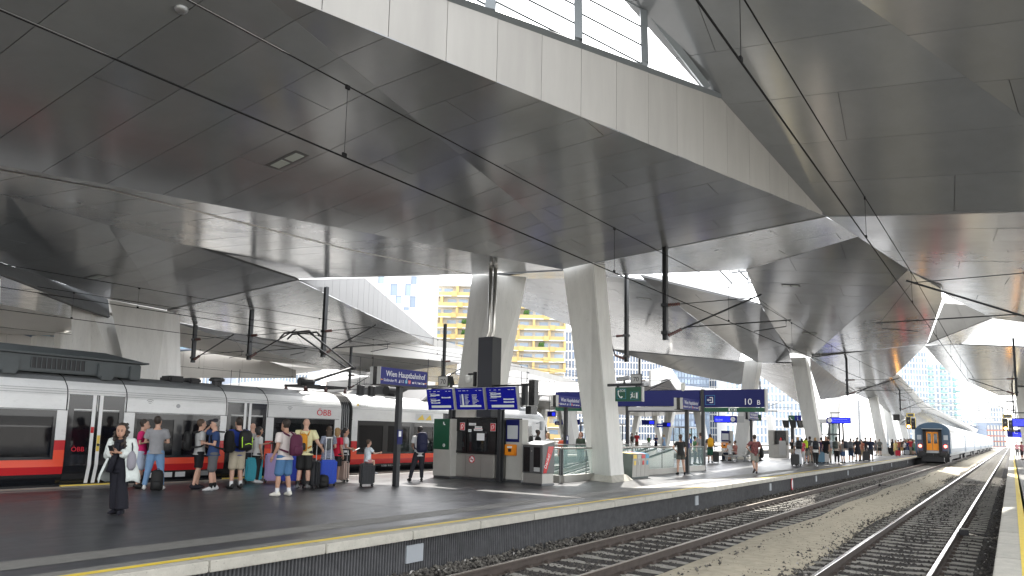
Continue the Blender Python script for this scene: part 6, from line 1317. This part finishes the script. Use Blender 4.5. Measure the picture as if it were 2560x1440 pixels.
# ---- the crowd on the far platform
GCR='people in the waiting crowd on the far platform'
crowd=[ # px,py,turn,label,kwargs,backpack colour
(1982,1148,150,'person in a black t-shirt and beige shorts at the left edge of the crowd',dict(top=(.012,.012,.012),bottom=(.42,.37,.3),legs='short',style='cap'),None),
(1996,1165,10,'person with fair hair, white top and white trousers with a black backpack',dict(top=(.6,.6,.6),bottom=(.6,.62,.66),hair='blond',style='long',fem=True,h=1.68,legs='wide'),(.012,.012,.014)),
(2006,1160,20,'person in red top and pale trousers beside the person in white trousers',dict(top=(.4,.05,.08),bottom=(.5,.5,.5),fem=True,h=1.6,hair='dark',style='bob'),None),
(2017,1158,-10,'person carrying a lime green backpack in the crowd',dict(top=(.05,.05,.055),bottom=(.2,.19,.16),legs='short',hair='brown'),(.42,.55,.03)),
(2026,1157,5,'person with a charcoal backpack and grey shorts in the crowd',dict(top=(.1,.08,.12),bottom=(.16,.15,.13),legs='short',hair='dark'),(.05,.055,.06)),
(2040,1167,4,'person with blond hair, white t-shirt and black trousers walking away',dict(top=(.62,.62,.6),bottom=(.012,.012,.013),hair='blond',style='bob',fem=True,h=1.67,shoes=(.6,.6,.6),feet=((-.06,-.15,.1),(.06,.12,0))),(.02,.024,.03)),
(2055,1157,0,'person in a purple jacket with a blue bag in the crowd',dict(top=(.07,.03,.1),bottom=(.14,.2,.27),sleeve='long',hair='black',legs='wide'),None),
(2066,1158,150,'person in black top in front of the glass lift',dict(top=(.015,.015,.016),bottom=(.02,.02,.02),hair='brown'),None),
(2073,1157,30,'person in pink shirt and khaki trousers with a light bag in the crowd',dict(top=(.45,.22,.2),bottom=(.28,.25,.2),hair='brown',h=1.78),(.35,.38,.42)),
(2093,1160,-15,'person in a beige t-shirt and black trousers with white shoes',dict(top=(.5,.42,.36),bottom=(.012,.012,.014),hair='black',style='bob',shoes=(.65,.63,.6),arms=('hold','down')),(.05,.06,.055)),
(2108,1158,40,'person with a navy backpack and blue shorts in the crowd',dict(top=(.3,.28,.26),bottom=(.03,.06,.13),legs='short',hair='dark'),(.03,.035,.045)),
(2128,1156,0,'person with a grey backpack and navy shorts in the crowd',dict(top=(.02,.022,.03),bottom=(.02,.035,.07),legs='knee',hair='dark',shoes=(.6,.6,.6)),(.10,.105,.115)),
(2145,1153,20,'person with dark curly hair and a denim skirt in the crowd',dict(top=(.015,.015,.02),bottom=(.12,.2,.26),hair='dark',style='curly',fem=True,legs='dress'),None),
(2155,1152,-30,'person with a red patterned bag behind the dark suitcase',dict(top=(.4,.15,.1),bottom=(.35,.25,.15),hair='dark',fem=True),None),
(2165,1150,0,'person in black with a pale logo on the back in the crowd',dict(top=(.02,.02,.024),bottom=(.02,.02,.02),hair='dark',h=1.82),None),
(2178,1153,170,'tall person in a navy t-shirt and dark shorts facing the camera in the crowd',dict(top=(.02,.026,.05),bottom=(.06,.06,.06),legs='knee',hair='black',h=1.8,skin='d'),None),
(2200,1140,0,'person in a grey top and black shorts with bare legs in the crowd',dict(top=(.16,.16,.15),bottom=(.012,.012,.012),legs='short',hair='brown'),(.1,.1,.09)),
(2208,1138,10,'person in dark clothes with long hair beside the black case',dict(top=(.03,.03,.035),bottom=(.03,.03,.03),hair='brown',style='long',fem=True),None),
(2220,1137,90,'person in a light blue shirt bending over a black case',dict(top=(.2,.32,.5),bottom=(.1,.1,.12),hair='brown',lean=.3),None),
(2232,1138,60,'person in a long black coat in the crowd',dict(top=(.012,.012,.012),bottom=(.012,.012,.012),sleeve='long',hair='black',style='long',fem=True,legs='wide'),None),
(2240,1139,0,'person with a yellow headscarf in the crowd',dict(top=(.6,.48,.2),bottom=(.5,.4,.2),hair='blond',style='long',fem=True,legs='dress'),None),
(2247,1138,-20,'person in a rust coloured top behind the red suitcase',dict(top=(.3,.1,.06),bottom=(.05,.04,.04),hair='dark'),None),
(2254,1138,10,'person in a brown top and ochre shorts in the crowd',dict(top=(.09,.07,.06),bottom=(.5,.33,.14),legs='knee',hair='dark'),None)]
for i,(px,py,tn,lb,kw,bc) in enumerate(crowd):
    kw.setdefault('h',1.7+.05*((i*37)%5-2)); kw.setdefault('skin','lmlld'[i%5]); _,x,y,rz=P_(px,py,tn,lb,vox=.027,group=GCR,**kw)
    if bc: backpack(x,y,rz,'backpack worn by the '+lb[:lb.find(' in the crowd')] .replace('person','person') if ' in the crowd' in lb else 'backpack on the '+lb,bc,zb=1.0,h=.5,w_=.34,d=.24,straps=False)
rnd=random.Random(11); cols=[(.5,.5,.48),(.03,.03,.035),(.1,.13,.2),(.4,.33,.28),(.25,.05,.05),(.05,.08,.14),(.55,.52,.45),(.2,.22,.24)]
dist=[person(0,-60,0,'person in the dense far end of the waiting crowd',1.7+.06*(k-2),'lmldl'[k],('dark','brown','blond','black','grey')[k],('short','long','bob','short','short')[k],top=cols[k],bottom=cols[(k*3+1)%8],legs=('long','short','dress','knee','long')[k],vox=.035,group=GCR,arms=(('down','hold'),('phone','phone'),('down','down'),('hip','down'),('cross','cross'))[k],fem=k in(1,2)) for k in range(5)]
spots=[]
for i in range(34):
    px=2262+ (i%9)*3.6+rnd.uniform(-1.5,1.5); py=1137.5-1.15*(i//9)*1.6+rnd.uniform(-.5,.5); spots.append(bp(px,py))
for i in range(14): px=1992+rnd.uniform(0,255); spots.append(bp(px,1146-(px-2060)*.05+rnd.uniform(-1,0)))
TOPS=[('white',(.6,.6,.58)),('black',(.02,.02,.022)),('navy',(.03,.045,.12)),('beige',(.45,.37,.28)),('red',(.45,.04,.05)),('light blue',(.25,.38,.55)),('grey',(.2,.2,.2)),('green',(.07,.17,.08))]
BOTS=[('black',(.015,.015,.017)),('blue',(.06,.12,.25)),('khaki',(.26,.23,.17)),('white',(.55,.55,.53)),('brown',(.14,.08,.05)),('grey',(.13,.13,.14))]
def recolour(o,t,b):
    for c in o.children:
        k=c.name.split('.')[0]; col=TOPS[t][1] if k in('shirt','dress') else BOTS[b][1] if k in('shorts','trousers') else None
        if col: c.material_slots[0].link='OBJECT'; c.material_slots[0].material=M(cmat(col))
    kind=[c.name.split('.')[0] for c in o.children if c.name.split('.')[0] in('shorts','trousers','dress')]
    return kind[0] if kind else 'trousers'
for i,(x,y) in enumerate(spots):
    o=dist[i%5] if i<5 else copy_tree(dist[i%5]); o.location=(x,y,0); o.rotation_euler=(0,0,rnd.uniform(-.9,1.6)); o.scale=(1,1,rnd.uniform(.96,1.05))
    t,b=i%8,(i//8+i%8*2)%6; k=recolour(o,t,b)
    o['label']='person in the far crowd wearing a %s dress, %s'%(TOPS[t][0],('near the blue coach','behind the suitcases','beside a bench of people','towards the far columns','amid the queue','close to the yellow line')[i//8]) if k=='dress' else 'person in the far crowd wearing a %s top and %s %s'%(TOPS[t][0],BOTS[b][0],k)
for px,py,lb,c,hh in ((1988,1165,'black suitcase beside the person in white trousers',(.02,.02,.02),.62),(2053,1158,'steel blue suitcase beside the person in black trousers',(.09,.19,.27),.66),(2064,1158,'white speckled suitcase before the glass lift',(.55,.52,.5),.6),(2166,1153,'black soft suitcase beside the tall person in navy',(.014,.014,.015),.66),(2222,1139,'large black case in front of the person in light blue',(.012,.012,.012),.8),(2245,1141,'bright red suitcase at the right end of the crowd',(.6,.03,.06),.55),(2268,1138,'pale grey suitcase near the blue train',(.4,.42,.45),.5)):
    suitcase(px,py,A(px)+R(10),lb,c,.44 if hh<.8 else .7,hh,.28,.3,False)
# right platform, cut by the frame
_,x,y,rz=P_(2556,1150,60,'person in patterned black shorts at the right margin',top=(.35,.12,.14),bottom=(.03,.025,.03),legs='knee',vox=.027,skin='l'); P_(2544,1140,0,'person in pink seen at the right margin of the picture',top=(.5,.25,.28),bottom=(.1,.1,.1),vox=.027,fem=True)
# people on the second platform
GP2='people on the platform beyond the stair opening'
for i,(px,py) in enumerate(((1480,1124),(1502,1123),(1530,1122),(1580,1121),(1592,1121),(1622,1120),(1640,1120),(1660,1119),(1410,1126),(1812,1119),(1950,1118))):
    x,y=bp(px,py); o=copy_tree(dist[i%5]); o.location=(-30-(i%3)*2.0,max(30,y*0+ (-30-(i%3)*2.0)/ (x/y)),0); o.rotation_euler=(0,0,rnd.uniform(0,6)); o['group']=GP2; k=recolour(o,(i*3)%8,i%6); o['label']='far person in a %s %s on the platform beyond the stair opening'%(TOPS[(i*3)%8][0],'dress' if k=='dress' else 'top and %s %s'%(BOTS[i%6][0],k))
# ================================================================ the town behind
mat('wall_white',(.8,.8,.79),.7,0,var=.03,vscale=.2); mat('wall_beige',(.6,.55,.48),.7); mat('balcony_yellow',(.62,.46,.19),.5,objvar=.08); mat('slab_white',(.82,.81,.78),.6)
mat('win_blue',(.10,.14,.22),.12,0,spec=.8,objvar=.35); mat('win_pale',(.25,.33,.44),.15,0,spec=.8,objvar=.25); mat('frame_blue',(.22,.27,.36),.5); mat('balcony_aqua',(.36,.62,.62),.25,objvar=.15); mat('brick_red',(.55,.22,.16),.8,objvar=.15); mat('leaf',(.07,.16,.03),.7)
def facade(name,px0,px1,depth,label,cat,grp=None,yaw=0.):
    """an Empty at the foot of a building whose local x runs along its front (to the right) and whose front looks at the station"""
    xm=(px0+px1)/2; d=FW+RT*((xm-CX)/F); d.z=0; base=V((0,0,-.9))+d*depth; wd=(px1-px0)/F*depth
    rz=math.atan2(r0.y,r0.x)+yaw; return empty(name,tuple(base),rz,label,cat,grp),wd
zpx=lambda y,x,depth: EYE+ (CY-(y+.0215*(CX-x))-0)/F*depth*1.0 +depth*.1224*(1+0)   # height at a depth (camera pitched up by .1224)
def box_o(par,nm,m_,x0,y0,z0,x1,y1,z1): b=MB(); b.box(x0,y0,z0,x1,y1,z1); return b.build(nm,m_,par,recalc=False)
def inst(o,par,loc): c=o.copy(); COL.objects.link(c); c.parent=par; c.location=loc; return c
# yellow balcony block
D=200.; o,W=facade('apartment_building',1062,1412,D,'tall apartment block with yellow balconies behind the columns','building'); fl=3.0; nf=14; h=nf*fl+.9
box_o(o,'wall','wall_beige',-W/2,1.6,0,W/2,16,h); box_o(o,'roof','slab_white',-W/2-.3,0,h,W/2+.3,16,h+.5)
slab=box_o(o,'balcony_slab','slab_white',-W/2-.2,-.15,0,W/2+.2,1.6,.25); nb=9; bw=W/nb
par_=box_o(o,'balcony_parapet','balcony_yellow',-bw/2+.02,-.05,.25,bw/2-.02,.03,1.25); pb=box_o(o,'planter_box','balcony_yellow',-.75,-.5,-.05,.75,.1,1.35); win=box_o(o,'window','win_pale',-1.2,1.5,.3,1.2,1.62,2.45); fin=box_o(o,'balcony_divider','balcony_yellow',-.35,.05,.25,.35,1.6,2.98)
lf=MB(); rnd=random.Random(3)
for i in range(40): a=V((rnd.uniform(-.7,.7),rnd.uniform(-.3,.3),rnd.uniform(.0,1.3))); q=.28; lf.add([a+V((-q,0,0)),a+V((0,0,q)),a+V((q,.1,0)),a+V((0,-.1,-q))],[(0,1,2,3)])
pl=lf.build('plant','leaf',o,recalc=False); firsts=[slab,par_,pb,win,fin,pl]; npt=0
for f in range(nf):
    z=.9+f*fl; inst(slab,o,(0,0,z))
    for b_ in range(nb):
        xx=-W/2+bw*(b_+.5); inst(par_,o,(xx,0,z)); inst(win,o,(xx+(.6 if (b_+f)%2 else -.5),0,z))
        if (b_+f)%2==0: inst(pb,o,(xx+bw*.3*(1 if f%2 else -1),0,z))
        if b_%2==f%2: inst(fin,o,(xx+bw/2,0,z))
        if rnd.random()<.2: inst(pl,o,(xx,.5,z+1.2))
for q in firsts: bpy.data.objects.remove(q)
# white block on its left
D=170.; o,W=facade('apartment_building',860,1064,D,'white building with scattered dark framed windows, left of the yellow balconies','building'); box_o(o,'wall','wall_white',-W/2,0,0,W/2,25,48)
pxm=962
for (xa,ya,xb,yb) in ((940,688,953,707),(972,709,988,738),(1009,709,1022,739),(986,740,999,758),(1022,741,1035,769),(1007,769,1019,776),(1023,690,1036,709),(950,740,962,758),(900,700,912,730),(915,760,927,790),(960,775,972,800)):
    x0,x1=(xa-pxm)/F*D,(xb-pxm)/F*D; z1,z0=zpx(ya,xa,D)+.9,zpx(yb,xa,D)+.9
    fr=MB(); fr.box(x0-.15,-.08,z0,x0+.08,.0,z1+.1); fr.box(x0+.08,-.08,z1-.15,x1,.0,z1+.1); w_=fr.build('window_frame','frame_blue',o); g_=MB(); g_.box(x0+.08,-.05,z0,x1,-.01,z1-.15); g_.build('window_pane','win_pale',w_)
# curtain wall offices
def office(px0,px1,depth,ytop,label,nx,fl,m_w,m_s,yaw=0.,grp=None,cat='building',mull=True,h=None,dx=.62):
    o,W=facade('office_building',px0,px1,depth,label,cat,grp,yaw); W=W/math.cos(yaw); h=h or zpx(ytop,(px0+px1)/2,depth)+.9; nf=max(1,int(h/fl)); 
    box_o(o,'core','frame_blue' if m_s!='slab_white' or mull else 'wall_white',-W/2,.35,0,W/2,14,h); box_o(o,'roof','slab_white',-W/2-.3,-.2,h,W/2+.3,14,h+.6)
    cw=W/nx; wn=box_o(o,'window',m_w,-cw*dx/2,.05,.5,cw*dx/2,.36,fl-.35); sl_=box_o(o,'floor_band',m_s,-W/2,-.12,-.25,W/2,.34,.25); k=0; rest=MB()
    rr=random.Random(int(px0))
    for f in range(nf):
        inst(sl_,o,(0,0,f*fl))
        for i in range(nx):
            xx=-W/2+cw*(i+.5)
            if f>=nf-300//nx-1 and k<290 and rr.random()<.94: inst(wn,o,(xx,rr.uniform(-.05,.02),f*fl)); k+=1
            else: rest.box(xx-cw*dx/2,.05,f*fl+.5,xx+cw*dx/2,.36,f*fl+fl-.35)
    if rest.v: q=rest.build('lower_windows',m_w,o,recalc=False); q['kind']='stuff'
    mm=MB()
    if mull:
        for i in range(nx+1): b=MB(); b.box(-W/2+cw*i-cw*.1,-.25,0,-W/2+cw*i+cw*.1,.34,h); b.build('mullion','slab_white',o,recalc=False)
    bpy.data.objects.remove(wn); bpy.data.objects.remove(sl_); return o
office(1404,1446,260,832,'narrow dark blue building between the yellow balconies and the nearest column',5,3.2,'win_blue','slab_white')
office(1425,1668,340,846,'large office block with dense white and blue vertical stripes behind the portal sign',34,3.3,'win_blue','slab_white',yaw=.12,dx=.55)
office(1664,1772,345,884,'glazed corner of the office block above the portal sign',14,3.3,'win_pale','frame_blue',yaw=0.,dx=.8,mull=False)
office(1770,1816,352,900,'narrow right wing of the office block with white bands',9,3.3,'win_blue','slab_white',yaw=-.5)
office(1812,1860,330,925,'small white building right of the office block',4,4,'win_pale','slab_white',mull=False,dx=.5)
office(1886,2000,300,930,'white office building with pale windows behind the far columns',12,3.4,'win_pale','slab_white',mull=False,dx=.45)
office(600,775,210,900,'white and blue striped building beyond the white train',22,3.6,'win_pale','slab_white',dx=.5)
office(425,560,215,905,'pale building far behind the white train at the left',14,3.6,'win_pale','slab_white',dx=.5)
o=office(2246,2320,370,870,'pale high-rise with turquoise balconies at the far end of the tracks',9,3.0,'win_pale','slab_white',yaw=.2,dx=.5,mull=False)
o=office(2318,2380,372,898,'right part of the high-rise with rounded turquoise balconies',7,3.0,'win_pale','slab_white',yaw=-.25,dx=.45,mull=False)
bl=MB(); bl.lathe([(1.5,0),(1.7,.1),(1.7,1.1),(1.6,1.15)],n=10); b0=bl.build('balcony','balcony_aqua',o)
hh=zpx(898,2349,372)
for f in range(int(hh/3)):
    for xx in (-5.2,6.6,1.): inst(b0,o,(xx,-.6,f*3.+.3))
bpy.data.objects.remove(b0)
for px0,px1,yt,dp,lb in ((2376,2420,1062,420,'low red brick building at the end of the tracks, left one'),(2418,2458,1066,440,'low red brick building at the end of the tracks, middle one'),(2455,2502,1058,430,'low red brick building at the end of the tracks, right one')): office(px0,px1,dp,yt,lb,6,3.2,'wall_beige','brick_red',mull=False,dx=.45)
office(2466,2500,520,1018,'pale blue tower far beyond the tracks',5,3.4,'win_pale','slab_white',dx=.5,mull=False)
office(2395,2470,480,1045,'white flat roofed building far beyond the tracks',8,3.4,'win_pale','slab_white',dx=.4,mull=False)
# line gantries beyond the roof
GG='line gantries over the tracks beyond the roof'
for i,y in enumerate((140,175,215,260)):
    o=empty('line_gantry',(-6,y,-.6),0,'dark steel gantry spanning the open tracks beyond the roof','gantry',GG)
    for x in (-16,9.5): b=MB(); b.box(x-.2,-.2,0,x+.2,.2,9.2); b.build('mast','galv',o)
    b=MB(); b.box(-16,-.15,8.6,9.5,.15,8.75); b.box(-16,-.15,8.0,9.5,.15,8.12); b.build('beam','galv',o)
    for x in (-9,-2.3,1.8,5): b=MB(); b.box(x-.06,-.06,6,x+.06,.06,8.6); b.tube([(x,0,6.2),(x+2,0,6.1)],.04,5); b.build('hanger','galv',o)
# ---------------- clutter on the platforms beyond the train
GB='blue signs on the far platforms'
rr=random.Random(5)
for i in range(16):
    c=(-33.3,-33.3,-52.6)[i%3]; x=c+rr.uniform(-4,4); y=(36,48,60,74,90)[i%5]+rr.uniform(-3,3); hang('hanging_sign',x,y,2.9+rr.uniform(-.2,.5),rr.choice((.9,1.5,2.)),.5,'small blue sign hanging over a far platform','sign',[(.1,-.3,.45,.3,'screen_bright')] if i%2 else [(-.4,-.1,.3,.1,'white_print')],6.5,grp=GB)
GS='glass shelters on the far platforms'
for i,(c,y) in enumerate(((-33.3,44),(-33.3,66),(-33.3,90),(-52.6,50),(-52.6,80))):
    o=empty('glass_shelter',(c-1,y,0),R(90),'glass waiting shelter with turquoise panes on a far platform','shelter',GS)
    for sx in (-3,-1,1,3):
        for sy in (-.8,.8): b=MB(); b.box(sx-.05,sy-.05,0,sx+.05,sy+.05,2.6); b.build('post','dark_metal',o)
    b=MB(); b.box(-3.2,-1,2.6,3.2,1,2.75); b.build('roof','pale_grey',o)
    for k in range(3): b=MB(); b.box(-2.93+k*2,-.81,.15,-1.07+k*2,-.79,2.5); b.build('pane','glass_clear',o); b=MB(); b.box(-2.93+k*2,.79,.15,-1.07+k*2,.81,2.5); b.build('pane','glass_clear',o)
for x,y,lb in ((-29.5,40.5,'left one of two red and white advertising boards beyond the stair opening'),(-29.5,44.5,'right one of two red and white advertising boards beyond the stair opening')):
    o=empty('advert_board',(x,y,0),R(70),lb,'board'); b=MB(); b.box(-1.6,-.08,.5,1.6,.08,2.6); b.build('frame','pale_grey',o)
    for k,m_ in enumerate(('train_red','white_print','win_blue','win_blue')): b=MB(); b.box(-1.5+k*.77,-.09,1.5,-.82+k*.77,-.081,2.5); b.build('poster',m_,o)
    b=MB(); b.box(-1.5,-.09,.6,1.5,-.081,1.35); b.build('red_panel','train_red',o)
GBE='far benches'
for i,(x,y) in enumerate(((-31.5,50),(-31.5,54.5),(-31.6,58),(-31.5,70))): bench(x,y,R(-90),'far metal bench on the platform beyond the stair opening',4,GBE)
GD='drop posts over the far tracks'
for i,(x,y) in enumerate(((-28.6,34),(-24.0,52.5),(-24.0,86),(-43.4,40),(-43.4,66),(-28.6,68),(-9.5,86),(.3,90))):
    drop_post(x,y,8.2,4.71,1 if i!=7 else -1,'thin far overhead line post above the distant tracks',GD,reach=2.4)
# pale wall with corner glazing at the far left
o=empty('glazed_wall',(-58,10,0),0,'pale panelled wall with slanted strip windows at the far left','wall')
wp=plane(V((-60,0,0)),V((-60,10,0)),V((-60,0,5))); U=lambda x,y:upl(x,y,wp)
facet(o,[U(-60,800),U(38,826),U(172,869),U(172,925),U(-60,925)],V((0,0,1)),2.0,9,'far_panel')
facet(o,[U(405,878),U(545,868),U(640,893),U(740,925),U(740,945),U(405,945)],V((0,0,1)),2.0,9,'far_panel')
mat('glazing_blue',(.45,.68,.85),.15,0,emit=(.5,.75,.95),es=.0)
for pl_ in ([U(40,825),U(70,824),U(70,835)],[U(74,824),U(128,819),U(128,852),U(74,836)],[U(132,818),U(172,815),U(172,867),U(132,854)],[U(416,832),U(425,833),U(425,876),U(416,876)],[U(429,833),U(470,846),U(470,873),U(429,876)],[U(474,847),U(538,868),U(474,873)]): MB().prism(pl_,(-.08,0,0)).build('pane','glazing_blue',o)
b=MB(); b.tube([U(36,826),U(172,869)],.12,5); b.build('frame_rail','frame_blue',o); b=MB(); b.tube([U(416,878),U(545,868)],.12,5); b.build('frame_rail','frame_blue',o)
for a,c in (((72,824),(72,836)),((130,818),(130,853)),((427,832),(427,876)),((472,846),(472,873))): b=MB(); b.tube([U(*a),U(*c)],.12,4); b.build('mullion','frame_blue',o)
child_local(o)

o=empty('shade_wall',(-88,5,-.9),0,'long pale wall added for shade beyond the farthest platform','building')  # made-up wall with windows, cuts the sky light from the left
box_o(o,'wall','wall_beige',-4,-75,0,0,50,11)
for i in range(20):
    b=MB(); b.box(.0,-72+i*6,3,.06,-68.5+i*6,6.5); b.build('window','win_blue',o)
# ================================================================ labels of look-alikes: told apart by their order in the view
ORD=['first','second','third','fourth','fifth','sixth','seventh','eighth','ninth','tenth','eleventh','twelfth','thirteenth','fourteenth','fifteenth','sixteenth','seventeenth','eighteenth','nineteenth','twentieth']+['%dth'%i for i in range(21,60)]
def view_x(p):
    d=V(p)-EYEP; z=d.dot(FW); return CX+F*d.dot(RT)/z if z>0 else 1e9
groups={}
for o in scene.objects:
    if o.parent is None and 'label' in o: groups.setdefault(o['label'],[]).append(o)
for lb,os_ in groups.items():
    if len(os_)<2: continue
    os_.sort(key=lambda o:view_x(o.location))
    words=lb.split()
    for i,o in enumerate(os_): o['label']=' '.join(words[:12])+', '+ORD[i]+' from left'
